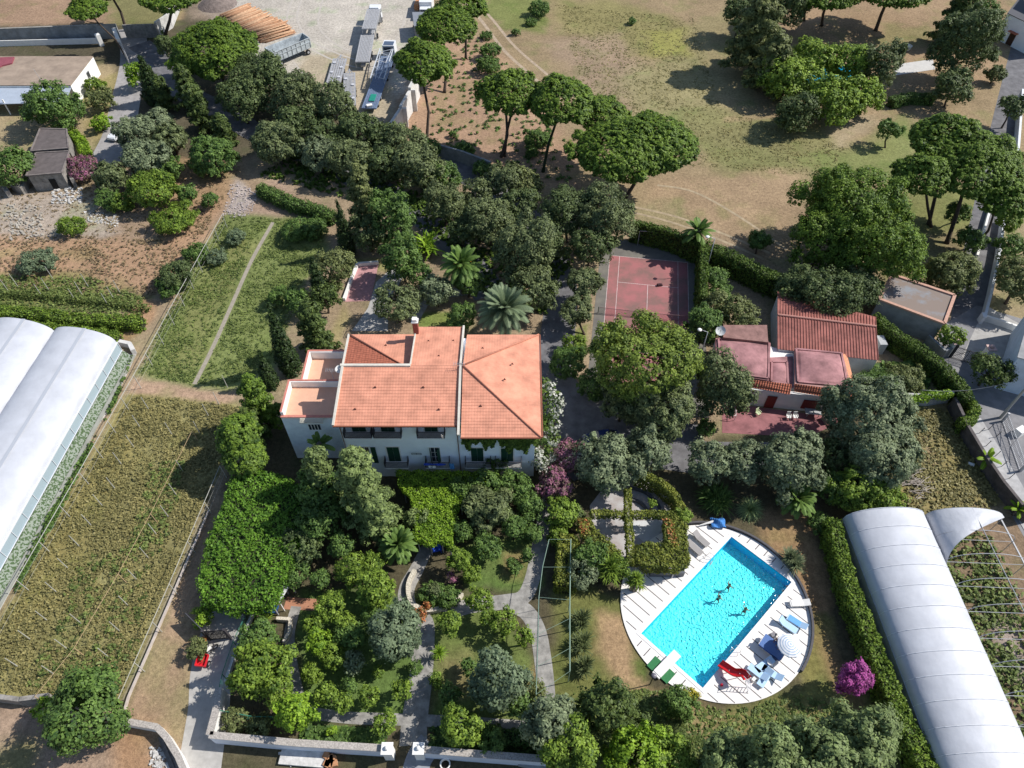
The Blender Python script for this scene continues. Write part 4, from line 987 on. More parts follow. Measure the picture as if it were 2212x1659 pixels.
# ---------------------------------------------------------------- pink roofed outbuilding
S = lambda zx, zy: (1511.6 + zx / 3.75, 604.6 + zy / 3.75)
out = thing('outbuilding', at(*S(800, 1000)), 'low white outbuilding with faded pink domed roofs and a red tile skirt', 'house')
zr_ = 3.5
def PS(zx, zy, z=zr_): return at(*S(zx, zy), z)
fa, fb = PS(250, 805), PS(1235, 915)                     # front wall top line
blk = [PS(130, 470), PS(575, 510), PS(765, 560), PS(1150, 600), PS(1235, 900), PS(765, 850), PS(560, 815), PS(130, 745)]
b = MB(); b.prism([(p.x, p.y) for p in blk], 0, zr_ - .6); b.build('wall', WARMW, out)
b = MB(); b.prism([(p.x, p.y) for p in [PS(130, 470), PS(575, 510), PS(560, 815), PS(130, 745)]], zr_ - .6, zr_ - .02); b.build('parapet', PINKR, out)
b = MB(); b.prism([(p.x, p.y) for p in [PS(578, 610), PS(762, 600), PS(762, 848), PS(565, 820)]], zr_ - .6, zr_ - .4); b.build('sunken_roof', PINKR, out)
def dome(a, b_, c, d, z, rise, nm='roof', rim=.35, m=PINKR):
 a, b_, c, d = [Vector((p.x, p.y, z)) for p in (a, b_, c, d)]; N = 14; vs = []; fs = []
 for i in range(N + 1):
  for j in range(N + 1):
   u, v = i / N, j / N; p = a.lerp(b_, u).lerp(d.lerp(c, u), v)
   e = min(u, 1 - u, v, 1 - v) * 2
   p.z = z + rise * (math.sin(math.pi * u) * math.sin(math.pi * v)) ** 0.55 * (1 if e > .12 else e / .12)
   vs.append(p)
 for i in range(N):
  for j in range(N): fs.append((i * (N + 1) + j, i * (N + 1) + j + 1, (i + 1) * (N + 1) + j + 1, (i + 1) * (N + 1) + j))
 bb = MB(); bb.add(vs, [tuple(reversed(f)) for f in fs])
 for p, q in ((a, b_), (b_, c), (c, d), (d, a)):
  bb.beam(p + Vector((0, 0, .04)), q + Vector((0, 0, .04)), .22, .26)
 return bb.build(nm, m, out)
dome(PS(150, 480), PS(560, 515), PS(555, 800), PS(170, 745), zr_, .55)['label'] = 'left domed pink roof'
dome(PS(590, 650), PS(712, 650), PS(722, 830), PS(587, 810), zr_ - .39, .3)['label'] = 'small sunken pink roof'
dome(PS(775, 575), PS(1140, 610), PS(1190, 875), PS(790, 840), zr_ + .25, .5)['label'] = 'right domed pink roof'
b = MB(); b.prism([(p.x, p.y) for p in [PS(190, 365, 4), PS(545, 365, 4), PS(555, 505, 4), PS(190, 465, 4)]], zr_ - .1, 4.0); b.build('roof_block', mat('brown_pink_roof', (0.27, 0.15, 0.13), .9, var=.35, scale=1.2), out)
b = MB(); b.prism([(p.x, p.y) for p in [PS(765, 565), PS(1150, 605), PS(1235, 910), PS(765, 855)]], zr_ - .1, zr_ + .22); b.build('parapet', mat('pink_parapet', (0.42, 0.24, 0.21), .9, var=.2, scale=2), out)
s0, s1 = PS(385, 805, 3.75), PS(745, 845, 3.75); t0, t1 = PS(385, 862, 2.95), PS(730, 930, 2.95)
roof_plane('tile_skirt', [t0, t1, s1, s0], TILED, out, course=.3)
s0, s1 = PS(765, 840, 3.9), PS(1245, 905, 3.9); t0, t1 = PS(765, 905, 3.0), PS(1232, 985, 3.0)
roof_plane('tile_skirt', [t0, t1, s1, s0], TILED, out, course=.3)
roof_plane('tile_skirt', [PS(1265, 900, 3.2), PS(1190, 600, 3.2), PS(1150, 600, 3.75), PS(1225, 895, 3.75)], mat('orange_tiles', (0.60, 0.26, 0.14), .8, var=.3, scale=5), out, course=.3)
fw0, fw1 = at(*S(400, 890), 2.7), at(*S(1060, 960), 2.7); fd = (fw1 - fw0).normalized(); fn = Vector((fd.y, -fd.x, 0)); ang = math.atan2(fd.y, fd.x)
for t, w_, h_, z_ in ((.31, 1.1, 2.1, 1.05), (.80, 1.9, 1.5, 1.35)):
 p = fw0.lerp(fw1, t) + fn * 0.14; b = MB(); b.box((p.x, p.y, z_), (w_, .10, h_), ang)
 f = b.build('door' if t < .5 else 'window', mat('dark_red_shutters', (0.16, 0.025, 0.02), .6), out)
b = MB(); q0, q1 = at(*S(390, 960), 1.2), at(*S(1045, 1050), 1.2); b.prism([(p.x, p.y) for p in (fw0 - fn * .3, fw1 - fn * .3, fw1 + fn * .03, fw0 + fn * .03)], 0.003, 2.85); b.build('front_wall', WARMW, out)
dish(at(*S(160, 440), 3.9), .60, 'white satellite dish at the left corner of the pink roofed outbuilding', az=-110)
shed = thing('barn', at(*S(1100, 600)), 'low barn behind the outbuilding with a ribbed red pitched roof', 'barn')
ze_, zr2 = 3.3, 4.3
RA, RB = at(*S(630, 285), zr2), at(*S(1428, 380), zr2); FA, FB = at(*S(632, 560), ze_), at(*S(1447, 652), ze_); BA, BB = at(*S(632, 95), ze_), at(*S(1425, 300), ze_)
REDM = mat('ribbed_red_sheet', (0.33, 0.125, 0.10), .8, var=.35, scale=.8)
rs = roof_plane('roof', [FA, FB, RB, RA], REDM, shed, course=20, lift=0.0)
bk = at(*S(1290, 250), 3.65); rs2 = roof_plane('roof', [RA, RB, BB, bk, BA] if False else [RA, RB, at(*S(1425, 300), 3.75), at(*S(632, 95), 3.75)], REDM, shed, course=20, lift=0.0)
b = MB(); e_ = (FB - FA).normalized(); L = (FB - FA).length; n = int(L / .34)
for i in range(n + 1):
 t = i / n; b.tube([FA.lerp(FB, t) + Vector((0, 0, .04)), RA.lerp(RB, t) + Vector((0, 0, .05)), at(*S(632 + (1425 - 632) * t, 95 + 205 * t), 3.75) + Vector((0, 0, .02))], .04, 5)
b.build('roof_ribs', REDM, shed)
b = MB(); b.tube([RA + Vector((0, 0, .1)), RB + Vector((0, 0, .1))], .12, 6); b.build('ridge_cap', mat('pale_red_ridge', (0.5, 0.25, 0.2), .8), shed)
ins_ = lambda p, k: (p.x * (1 - k) + (FA.x + RB.x) / 2 * k, p.y * (1 - k) + (FA.y + RB.y) / 2 * k)
b = MB(); b.prism([ins_(FA, .02), ins_(FB, .02), ins_(at(*S(1425, 300), 3.75), .02), ins_(at(*S(632, 95), 3.75), .02)], 0, 3.2); b.build('wall', mat('shed_wall', (0.55, 0.55, 0.55), .9, var=.15, scale=1.2), shed)
b = MB(); p = at(*S(1470, 500), 1.5); b.box((p.x, p.y, .9), (.9, 1.6, 1.8)); one(b, 'water_tank', mat('grey_tank', (0.42, 0.43, 0.43), .8, var=.15, scale=2), 'small grey tank standing against the right end of the ribbed red barn', 'tank')
K = lambda zx, zy: (1622.2 + zx / 3.75, 405.5 + zy / 3.75)
gs = thing('shed', at(*K(1300, 1200)), 'grey walled shed with a flat patchy roof and terracotta edge beside the lane', 'shed')
cor = [at(*K(*q), 3.6) for q in ((1135, 695), (1660, 870), (1575, 1105), (1030, 900))]
cc = sum(cor, Vector()) / 4
b = MB(); b.prism([(p.x + (cc.x - p.x) * .04, p.y + (cc.y - p.y) * .04) for p in cor], 0, 3.35); b.build('wall', GREYW, gs)
b = MB(); b.prism([(p.x, p.y) for p in cor], 3.35, 3.5); b.build('roof_slab', mat('patchy_grey_roof', (0.24, 0.19, 0.16), .9, color2=(0.25, 0.26, 0.28), scale=0.3, var=.1, thr=(.36, .50)), gs)
b = MB()
for i in range(4):
 p, q = cor[i], cor[(i + 1) % 4]; p = p + (cc - p) * .03; q = q + (cc - q) * .03; b.beam((p.x, p.y, 3.58), (q.x, q.y, 3.58), .38, .22)
b.build('roof_edge', mat('terracotta_edge', (0.52, 0.31, 0.23), .85, var=.2, scale=3), gs)
def plainhouse(pts, z, name, label, m, roofm, zroof=None, lip=.15, floor=0.0):
 root = thing(name, (sum(p.x for p in pts) / len(pts), sum(p.y for p in pts) / len(pts), 0), label, 'house' if 'house' in name else 'building')
 b = MB(); b.prism([(p.x, p.y) for p in pts], floor, z - .12); b.build('wall', m, root)
 c_ = sum(pts, Vector()) / len(pts)
 b = MB(); b.prism([(p.x + (p.x - c_.x) * .02, p.y + (p.y - c_.y) * .02) for p in pts], z - .12, z); b.build('roof', roofm, root)
 return root
SHADEW = mat('white_render_shade_blue', (0.60, 0.68, 0.76), .88, var=.12, scale=.8)  # white wall; the bluish shade on it is painted into the base colour
c0 = at(2147, 838); c1 = c0 + Vector((14, -6, 0)); c3 = c0 + Vector((6, 9, 0));
h2 = plainhouse([c0, c1, c1 + Vector((6, 9, 0)), c3], 5.6, 'house', 'white house, its walls coloured the blue of their shade, cut by the right edge below the pavement', SHADEW, GREYW)
c0 = at(2149, 83); c1 = at(2230, 125); c3 = at(2174, 50)
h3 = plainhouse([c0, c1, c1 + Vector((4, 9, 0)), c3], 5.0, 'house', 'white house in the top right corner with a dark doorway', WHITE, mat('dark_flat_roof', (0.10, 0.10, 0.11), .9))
d_ = (c1 - c0).normalized(); p = c0 + d_ * 3.2; n_ = Vector((d_.y, -d_.x, 0))
b = MB(); b.box((p.x + n_.x * .02, p.y + n_.y * .02, 1.15), (1.3, .1, 2.2), math.atan2(d_.y, d_.x)); b.build('door', mat('brown_door', (0.06, 0.03, 0.02), .6), h3)
b = MB(); b.box((p.x + n_.x * .35, p.y + n_.y * .35, 2.55), (1.9, .9, .12), math.atan2(d_.y, d_.x)); b.build('canopy', TILED, h3)
up = [p_ + Vector((5.2, 2.6, 0)) for p_ in (c0, c1, c1 + Vector((4, 9, 0)), c3)]
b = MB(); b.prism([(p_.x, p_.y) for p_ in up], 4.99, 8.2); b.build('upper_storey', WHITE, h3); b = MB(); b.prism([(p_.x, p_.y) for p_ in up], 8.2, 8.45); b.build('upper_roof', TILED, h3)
# ---------------------------------------------------------------- upper left: farmhouse, ruins, walls
Z0 = lambda zx, zy: (zx / 3.75, zy / 3.75)
zf = hz(Z0(800, 600), Z0(750, 455))
zf = max(3.2, min(zf, 5.5))
fr = [at(*Z0(130, 455), zf), at(*Z0(752, 455), zf), at(*Z0(570, 690), zf), at(*Z0(-260, 690), zf), at(*Z0(-200, 560), zf), at(*Z0(60, 520), zf)]
fh = thing('farmhouse', at(*Z0(400, 750)), 'white single storey farmhouse with a flat dusty beige roof at the left edge', 'house')
fr = [fr[0], fr[1], fr[2], fr[3], at(*Z0(-300, 455), zf)]
b = MB(); b.prism([(p.x, p.y) for p in fr], 0, zf - .15); b.build('wall', mat('bright_white_paint', (0.84, 0.83, 0.80), .85, var=.06, scale=1), fh)
b = MB(); b.prism([(p.x, p.y) for p in fr], zf - .15, zf); b.build('roof', mat('dusty_beige_roof', (0.33, 0.255, 0.195), .95, var=.25, scale=.5), fh)
q0, q1 = fr[2], fr[3]
lean = [Vector((q0.x - .1, q0.y, 0)), Vector((q1.x, q1.y, 0)), Vector((q1.x, q1.y - 4.2, 0)), Vector((q0.x - .1, q0.y - 3.6, 0))]
b = MB(); lz = lambda p: zf - .45 - (q0.y - p[1]) * .22
b.prism([(p.x, p.y) for p in lean], lambda p: lz(p) - .1, lz); b.build('porch_roof', mat('blue_grey_sheet', (0.40, 0.45, 0.52), .5, var=.08, scale=1), fh)
b = MB()
for i in range(6): t = i / 5; p = lean[3].lerp(lean[2], t); b.box((p.x + .2, p.y + .25, 1.4), (.18, .18, 2.8))
b.build('porch_posts', WARMW, fh)
dv = (fr[1] - fr[2]); sn = Vector((dv.y, -dv.x, 0)).normalized()
for t in (.62,):
 p = fr[2].lerp(fr[1], t) + sn * .02; b = MB(); b.box((p.x, p.y, 2.0), (1.1, .08, 1.1), math.atan2(dv.y, dv.x)); f = b.build('window', GREYW, fh); b = MB(); b.box((p.x + sn.x * .05, p.y + sn.y * .05, 2.0), (.9, .04, .9), math.atan2(dv.y, dv.x)); b.build('pane', GLASS, f)
b = MB(); p = at(*Z0(340, 660), zf); b.tube([p, p + Vector((-.5, .2, 2.2))], .03, 5); b.build('mast', STEEL, fh)
b = MB(); b.prism([(p_.x, p_.y) for p_ in [at(*Z0(-100, 480), zf), at(*Z0(120, 470), zf), at(*Z0(100, 520), zf), at(*Z0(20, 540), zf), at(*Z0(-100, 600), zf)]], zf - .1, zf + .25); b.build('red_terrace', mat('wine_red_floor', (0.26, 0.07, 0.09), .8, var=.15, scale=1), fh)
def stoneshed(top, z, label, base_drop=0):
 pts = [at(*Z0(*q), z) for q in top]
 root = thing('stone_shed', (sum(p.x for p in pts) / 4, sum(p.y for p in pts) / 4, 0), label, 'shed', 'ruined stone sheds')
 c_ = sum(pts, Vector()) / 4
 b = MB(); b.prism([(p.x + (c_.x - p.x) * .05, p.y + (c_.y - p.y) * .05) for p in pts], 0, z - .15); b.build('wall', STONE, root)
 b = MB(); b.prism([(p.x, p.y) for p in pts], z - .15, z); b.build('roof', mat('dark_felt_roof', (0.125, 0.105, 0.10), .95, var=.25, scale=1), root)
 b = MB()
 for i in range(4): p, q = pts[i], pts[(i + 1) % 4]; b.beam((p.x, p.y, z + .03), (q.x, q.y, z + .03), .2, .16)
 b.build('roof_edge', mat('weathered_edge', (0.21, 0.18, 0.165), .95, var=.3, scale=2), root)
 p, q = pts[2], pts[3]; m_ = p.lerp(q, .38); d_ = (q - p).normalized(); n_ = Vector((-d_.y, d_.x, 0)); n_ = n_ if n_.y < 0 else -n_
 b = MB(); b.box((m_.x + (c_.x - m_.x) * .05 + n_.x * .04, m_.y + (c_.y - m_.y) * .05 + n_.y * .04, .95), (.9, .12, 1.9), math.atan2(d_.y, d_.x)); b.build('doorway', mat('dark_opening', (0.02, 0.018, 0.016), 1), root)
 return root
stoneshed([(325, 1042), (540, 1048), (555, 1200), (250, 1225)], 3.0, 'small stone shed with a dark flat roof, behind its near twin')
stoneshed([(290, 1240), (562, 1225), (500, 1400), (212, 1425)], 2.9, 'ruined stone shed with a dark flat roof and a doorway facing the rubble')
def wallrun(pts, h, t, m, name, label, cat='wall', group=None, cap=None, z0=0, jag=0):
 pts = [Vector(p) for p in pts]
 root = None
 b = MB(); cb = MB()
 for i in range(len(pts) - 1):
  a, c_ = pts[i], pts[i + 1]; d = (c_ - a); n = max(1, int(d.length / 1.4)) if jag else 1
  for k in range(n):
   p, q = a.lerp(c_, k / n), a.lerp(c_, (k + 1) / n); hh = h + (rnd.uniform(-jag, jag) if jag else 0) + (.002 * (i % 2))
   u = (q - p).normalized(); s = Vector((-u.y, u.x, 0)) * t / 2
   b.prism([(p.x - s.x, p.y - s.y), (q.x - s.x, q.y - s.y), (q.x + s.x, q.y + s.y), (p.x + s.x, p.y + s.y)], z0, hh)
   if cap: s2 = s * 1.25; cb.prism([(p.x - s2.x, p.y - s2.y), (q.x - s2.x, q.y - s2.y), (q.x + s2.x, q.y + s2.y), (p.x + s2.x, p.y + s2.y)], hh, hh + .07)
 if cap:
  c_ = sum(pts, Vector()) / len(pts); root = thing(name, (c_.x, c_.y, 0), label, cat, group)
  b.build('wall_body', m, root); cb.build('capping', cap, root); return root
 return one(b, name, m, label, cat, group)
wallrun(A([Z0(0, 1430), Z0(60, 1560), Z0(90, 1600)]), 1.6, .6, STONE, 'stone_wall', 'broken stone wall stub at the left edge below the green tree', group='broken stone walls', jag=.5)
wallrun(A([Z0(120, 1540), Z0(210, 1570), Z0(225, 1500)]), 1.3, .6, STONE, 'stone_wall', 'broken stone wall stub beside the doorway of the ruined shed', group='broken stone walls', jag=.4)
wallrun(A([Z0(560, 1380), Z0(620, 1520)]), 1.8, .5, STONE, 'stone_wall', 'leaning stone buttress wall between ruined shed and bougainvillea', group='broken stone walls', jag=.3)
def rubble(pts, n, s, m, label, name='rubble', cat='rubble'):
 poly = [(p.x, p.y) for p in pts]; b = MB(); k = 0
 xs = [p[0] for p in poly]; ys = [p[1] for p in poly]
 while k < n:
  x_, y_ = rnd.uniform(min(xs), max(xs)), rnd.uniform(min(ys), max(ys))
  if inpoly(np.array([[x_, y_]]), poly)[0]:
   q = s * rnd.uniform(.3, 1.3); v0 = len(b.v); b.box((x_, y_, q * .3), (q, q * rnd.uniform(.5, 1), q * .6), rnd.uniform(0, 3)); k += 1
   for i in range(v0, len(b.v)): v = b.v[i]; b.v[i] = (v[0] + rnd.uniform(-.12, .12) * q, v[1] + rnd.uniform(-.12, .12) * q, v[2] + rnd.uniform(-.1, .1) * q)
 o = one(b, name, m, label, cat, kind='stuff'); return o
rubble(A([(115, 410), (180, 405), (175, 440), (110, 440)]), 160, .28, mat('white_debris', (0.55, 0.53, 0.50), .9, var=.5, scale=3), 'pale rubbish and broken masonry in front of the ruined shed')
rubble(A([(10, 440), (90, 445), (100, 510), (20, 520)]), 260, .30, mat('grey_rubble', (0.42, 0.38, 0.32), .9, var=.4, scale=2), 'grey rubble spread over the waste ground', 'rubble')
rubble(A([(180, 455), (260, 465), (255, 490), (190, 480)]), 120, .22, MATS['white_debris'], 'white scraps of rubbish beside the bush row', 'rubbish')
rubble(A([(500, 395), (560, 415), (540, 470), (480, 470)]), 260, .2, mat('pinkish_gravel', (0.45, 0.39, 0.37), .9, var=.3, scale=2), 'strip of pinkish stones at the head of the green field', 'stones')
WALLB = mat('blue_grey_old_wall', (0.25, 0.26, 0.265), .9, var=.35, scale=.7, bump=.4, bscale=3)
wallrun(A([(-150, 102), (0, 92), (150, 86), (262, 82)]), 2.7, .35, WALLB, 'boundary_wall', 'long weathered grey wall along the bare field at the top left', cap=mat('mossy_cap', (0.30, 0.28, 0.25), .9, var=.3, scale=1))
wallrun(A([(275, 82), (345, 80)]), 2.6, .35, STONE, 'boundary_wall', 'short stone wall behind the gateway, between the two pine trunks')
wallrun(A([(-120, 106), (0, 100), (215, 94)]), 1.1, .2, WARMW, 'boundary_wall', 'thin white topped low wall in front of the long grey wall')
wallrun(A([(345, 78), (372, 60), (388, 20)]), 2.8, .4, mat('white_weathered', (0.55, 0.53, 0.50), .9, var=.25, scale=1), 'boundary_wall', 'pale wall beside the log yard behind the pine trunk')
g = thing('sliding_gate', at(272, 135), 'grey metal gate leaf hung on a white pillar across the lane entrance', 'gate')
b = MB(); p, q = at(265, 112), at(281, 140); b.beam((p.x, p.y, 1.2), (q.x, q.y, 1.2), .08, 2.3); b.build('gate_leaf', mat('blue_grey_metal', (0.16, 0.19, 0.23), .6), g)
b = MB()
for i in range(9): r_ = p.lerp(q, i / 8); b.box((r_.x, r_.y, 1.25), (.16, .16, 2.45))
b.build('bars', STEEL, g)
wallrun(A([(258, 92), (268, 116)]), 2.9, .7, WARMW, 'gate_pillar', 'thick white gate pillar at the top of the farm lane', 'pillar', 'white pillars')
wallrun(A([(218, 96), (222, 100)]), 2.2, .8, WARMW, 'gate_pillar', 'small white pillar left of the thick one against the wall', 'pillar', 'white pillars')
J = lambda zx, zy: (553 + zx / 3.75, zy / 3.75)
tw = thing('yard_wall', at(*J(1260, 900)), 'tall weathered white wall running down beside the truck yard', 'wall')
PLW = mat('peeling_white_plaster', (0.62, 0.60, 0.57), .9, var=.2, scale=.8, bump=.3, bscale=2)
for (a, c_, h) in (((1320, 780), (1264, 900), 4.4), ((1264, 900), (1190, 1031), 3.9), ((1190, 1031), (1095, 1181), 3.6)):
 p, q = at(*J(*a)), at(*J(*c_)); u = (q - p).normalized(); s = Vector((-u.y, u.x, 0)) * .25
 b = MB(); b.prism([(p.x - s.x, p.y - s.y), (q.x - s.x, q.y - s.y), (q.x + s.x, q.y + s.y), (p.x + s.x, p.y + s.y)], 0, h); b.build('wall_section', PLW, tw)
 m_ = p.lerp(q, .98); b = MB(); b.box((m_.x + .5, m_.y, h * .45), (.9, .4, h * .9), 0); b.build('buttress', PLW, tw)
wallrun(A([J(440, 830), J(560, 905), J(700, 960)]), 1.6, .3, PLW, 'yard_wall', 'low pale wall half hidden by trees at the foot of the truck yard')
wallrun(A([J(930, 1080), J(1060, 1120), J(1180, 1150)]), 1.6, .3, GREYW, 'yard_wall', 'low dark wall at the lower end of the tall white wall')
wallrun(A([(940, 335), (1000, 352), (1060, 375)]), 2.2, .35, WALLB, 'garden_wall', 'blue grey garden wall along the drive below the pines')
wallrun(A([(2145, 425), (2128, 480), (2112, 540), (2106, 560)]), .8, .3, WARMW, 'lane_wall', 'low white kerb wall on the left of the shaded lane')
wallrun(A([(2162, 480), (2150, 560), (2133, 640), (2117, 700), (2113, 690)]), 1.3, .35, mat('lane_white', (0.70, 0.72, 0.74), .85, var=.1, scale=1), 'lane_wall', 'long white wall on the right of the lane down to the gate')
wallrun(A([(2200, 210), (2190, 330), (2182, 400)]), 1.6, .35, MATS['lane_white'], 'lane_wall', 'white wall at the right edge far up the lane')
wallrun(A([(2117, 690), (2165, 705), (2212, 722)]), .9, .3, WARMW, 'lane_wall', 'low pale wall turning off along the gravel pavement')
wallrun(A([(1995, 742), (2030, 775), (2052, 765)]), 1.6, .3, WALLB, 'lane_wall', 'grey wall stub between the shed and the iron gate')
wallrun(A([(1935, 872), (2000, 875), (2045, 868)]), 1.9, .3, mat('pale_concrete', (0.48, 0.47, 0.45), .9, var=.15, scale=1), 'plot_wall', 'pale concrete wall with creeper on top beside the round hedge')
wallrun(A([(2048, 880), (2075, 940), (2110, 1000), (2150, 1060), (2190, 1110), (2212, 1130)]), 1.9, .35, mat('dark_stone_wall', (0.12, 0.105, 0.10), .95, var=.4, scale=1.2, bump=.5), 'plot_wall', 'long dark stone wall between the dry plot and the street')
wt = mat('limewashed_wall', (0.66, 0.70, 0.78), .88, var=.08, scale=.9)
wc = mat('pebbly_cap', (0.42, 0.38, 0.34), .95, var=.45, scale=9)
wallrun([at(468, 1600), at(650, 1617), at(830, 1628)], 1.9, .45, wt, 'garden_wall', 'white garden wall to the left of the gate pillars at the bottom', cap=wc)
wallrun([at(918, 1631), at(1000, 1638), at(1185, 1652)], 1.9, .45, wt, 'garden_wall', 'white garden wall to the right of the gate pillars at the bottom', cap=wc)
for px, lab in ((844, 'left'), (910, 'right')):
 p = at(px, 1632); pl = thing('gate_pillar', p, f'{lab} one of the two white pillars of the lower garden gate', 'pillar', 'white pillars')
 b = MB(); b.box((p.x, p.y, 1.15), (.75, .75, 2.3)); b.build('shaft', WARMW, pl); b = MB(); b.box((p.x, p.y, 2.36), (.95, .95, .12)); b.ball((p.x, p.y, 2.55), .2, 10, 6); b.build('cap', WARMW, pl)
wallrun([at(468, 1600), at(482, 1545), at(487, 1500)], 1.9, .5, WARMW, 'garden_wall', 'short sunlit white wall returning up beside the green fence', cap=wc)
wallrun([at(262, 1562), at(350, 1578), at(370, 1600), at(395, 1640), at(430, 1720)], 1.2, .4, WARMW, 'garden_wall', 'crooked white wall with a dry stone top left of the pale drive', cap=wc)
wallrun([at(0, 1512), at(60, 1520), at(120, 1512)], 1.3, .4, STONE, 'garden_wall', 'rough grey stone wall at the bottom left corner of the dry field', jag=.2)
wallrun([at(1120, 1650), at(1185, 1665), at(1190, 1720)], .5, .4, GREYW, 'garden_kerb', 'grey kerb below the right hand garden wall', 'kerb')
rb = smoothpoly(A([(897, 1235), (884, 1262), (884, 1290), (895, 1310), (925, 1322), (960, 1315), (985, 1305), (998, 1285)]), 5, False)
wallrun(rb, .55, .4, mat('cream_rubble_stone', (0.62, 0.56, 0.45), .9, var=.4, scale=7, bump=.6, bscale=9), 'stone_border', 'curved cream stone border round the flower bed below the vine pergola', 'border')
wallrun(A([(600, 1340), (630, 1342), (628, 1370), (615, 1392)]), .6, .3, MATS['cream_rubble_stone'], 'stone_border', 'square cream stone planter edge beside the palms on the left', 'border')
sheet('court', A([(773, 575), (818, 570), (800, 650), (745, 652)]), 0.02, mat('washed_pink_floor', (0.46, 0.25, 0.25), .9, var=.25, scale=2))
wallrun(A([(818, 570), (773, 574), (762, 600), (744, 650)]), .5, .35, WARMW, 'low_parapet', 'low white parapet round the little pink court behind the villa')
sheet('court', A([(1560, 870), (1830, 905), (1745, 945), (1560, 935)]), 0.02, mat('worn_wine_red_floor', (0.30, 0.125, 0.13), .85, var=.3, scale=.8))
# ---------------------------------------------------------------- tennis court
bl, br = at(1338.5, 553.8), at(1464.1, 565.5); cu = (br - bl).normalized(); cv = Vector((cu.y, -cu.x, 0)); cc0 = (bl + br) / 2
def CT(u, v, z=0): p = cc0 + cu * u + cv * v; return Vector((p.x, p.y, z))
sheet('tennis_court', [CT(-6.9, -3.6), CT(7.6, -4.2), CT(7.6, 27.5), CT(-6.9, 27.5)], 0.012, mat('green_grey_court', (0.20, 0.185, 0.155), .9, var=.25, scale=.5, color2=(0.13, 0.12, 0.11)))
sheet('court_surface', [CT(-5.5, 0), CT(5.5, 0), CT(5.5, 23.8), CT(-5.5, 23.8)], 0.018, mat('wine_red_court', (0.37, 0.14, 0.14), .85, color2=(0.22, 0.125, 0.11), var=.2, scale=.28, thr=(.38, .58)))
b = MB()
def line(u0, v0, u1, v1, w_=.06, z=.024):
 if abs(u0 - u1) < .01: b.quad(CT(u0 - w_ / 2, v0, z), CT(u0 - w_ / 2, v1, z), CT(u0 + w_ / 2, v1, z), CT(u0 + w_ / 2, v0, z))
 else: b.quad(CT(u0, v0 - w_ / 2, z + .002), CT(u0, v0 + w_ / 2, z + .002), CT(u1, v0 + w_ / 2, z + .002), CT(u1, v0 - w_ / 2, z + .002))
for u in (-5.485, -4.115, 4.115, 5.485): line(u, 0, u, 23.77)
line(-5.485, 0, 5.485, 0); line(-5.485, 23.77, 5.485, 23.77); line(-4.115, 5.485, 4.115, 5.485); line(-4.115, 18.285, 4.115, 18.285); line(0, 5.485, 0, 18.285)
b.build('court_lines', mat('court_line_paint', (0.66, 0.54, 0.52), .9, var=.3, scale=2))['kind'] = 'structure'
net = thing('tennis_net', CT(0, 11.885), 'dark tennis net across the red court, half hidden by the big pine', 'tennis net')
b = MB()
for u in (-6.4, 6.4): b.tube([CT(u, 11.885, 0), CT(u, 11.885, 1.1)], .05, 8)
b.build('net_post', mat('green_post', (0.03, 0.07, 0.04), .6), net)
b = MB(); n = 90
for i in range(n + 1): u = -6.35 + 12.7 * i / n; zt = .914 + .156 * abs(u / 6.35); b.beam(CT(u, 11.885, .02), CT(u, 11.885, zt), .012)
for k in range(7): b.beam(CT(-6.35, 11.885, .08 + k * .14), CT(6.35, 11.885, .08 + k * .14), .012)
b.build('mesh', mat('net_cord', (0.03, 0.03, 0.03), .9), net)
b = MB(); b.beam(CT(-6.35, 11.885, 1.06), CT(0, 11.885, .92), .02, .07); b.beam(CT(0, 11.885, .92), CT(6.35, 11.885, 1.06), .02, .07); b.build('net_band', mat('worn_net_tape', (0.34, 0.22, 0.22), .9), net)
p = CT(1.6, 5.4); b = MB(); b.box((p.x, p.y, .12), (.75, .38, .2), .2); b.box((p.x - .1, p.y, .27), (.45, .3, .1), .2); one(b, 'sports_bag', mat('dark_bag', (0.05, 0.02, 0.025), .8), 'small dark bag lying on the far service line of the tennis court', 'bag')
def floodlight(base, h, d, label):
 r_ = thing('floodlight', base, label, 'floodlight', 'court floodlights')
 b = MB(); t = base + Vector((0, 0, h)); b.tube([base, t], [.07, .05], 7); b.tube([t, t + d * .8 + Vector((0, 0, .25))], .035, 6); b.build('pole', STEEL, r_, smooth=True)
 b = MB(); q = t + d * 1.0 + Vector((0, 0, .25)); b.ball(q, .28, 10, 6, .5); b.build('lamp_head', WARMW, r_, smooth=True)
floodlight(at(1524, 590), 6.0, -cu, 'tall floodlight pole rising through the ivy hedge at the far right of the tennis court')
floodlight(at(1510, 780), 5.2, -cu, 'grey floodlight pole between the big pine and the pink roofed outbuilding')
b = MB(); a_, c_ = at(1377, 530), at(1436, 535)
for p in (a_, c_): b.beam(p, p + Vector((0, 0, 2.6)), .06)
b.beam(a_ + Vector((0, 0, 2.6)), c_ + Vector((0, 0, 2.6)), .06); one(b, 'metal_frame', STEEL, 'thin pale metal frame against the ivy hedge behind the tennis court', 'frame')
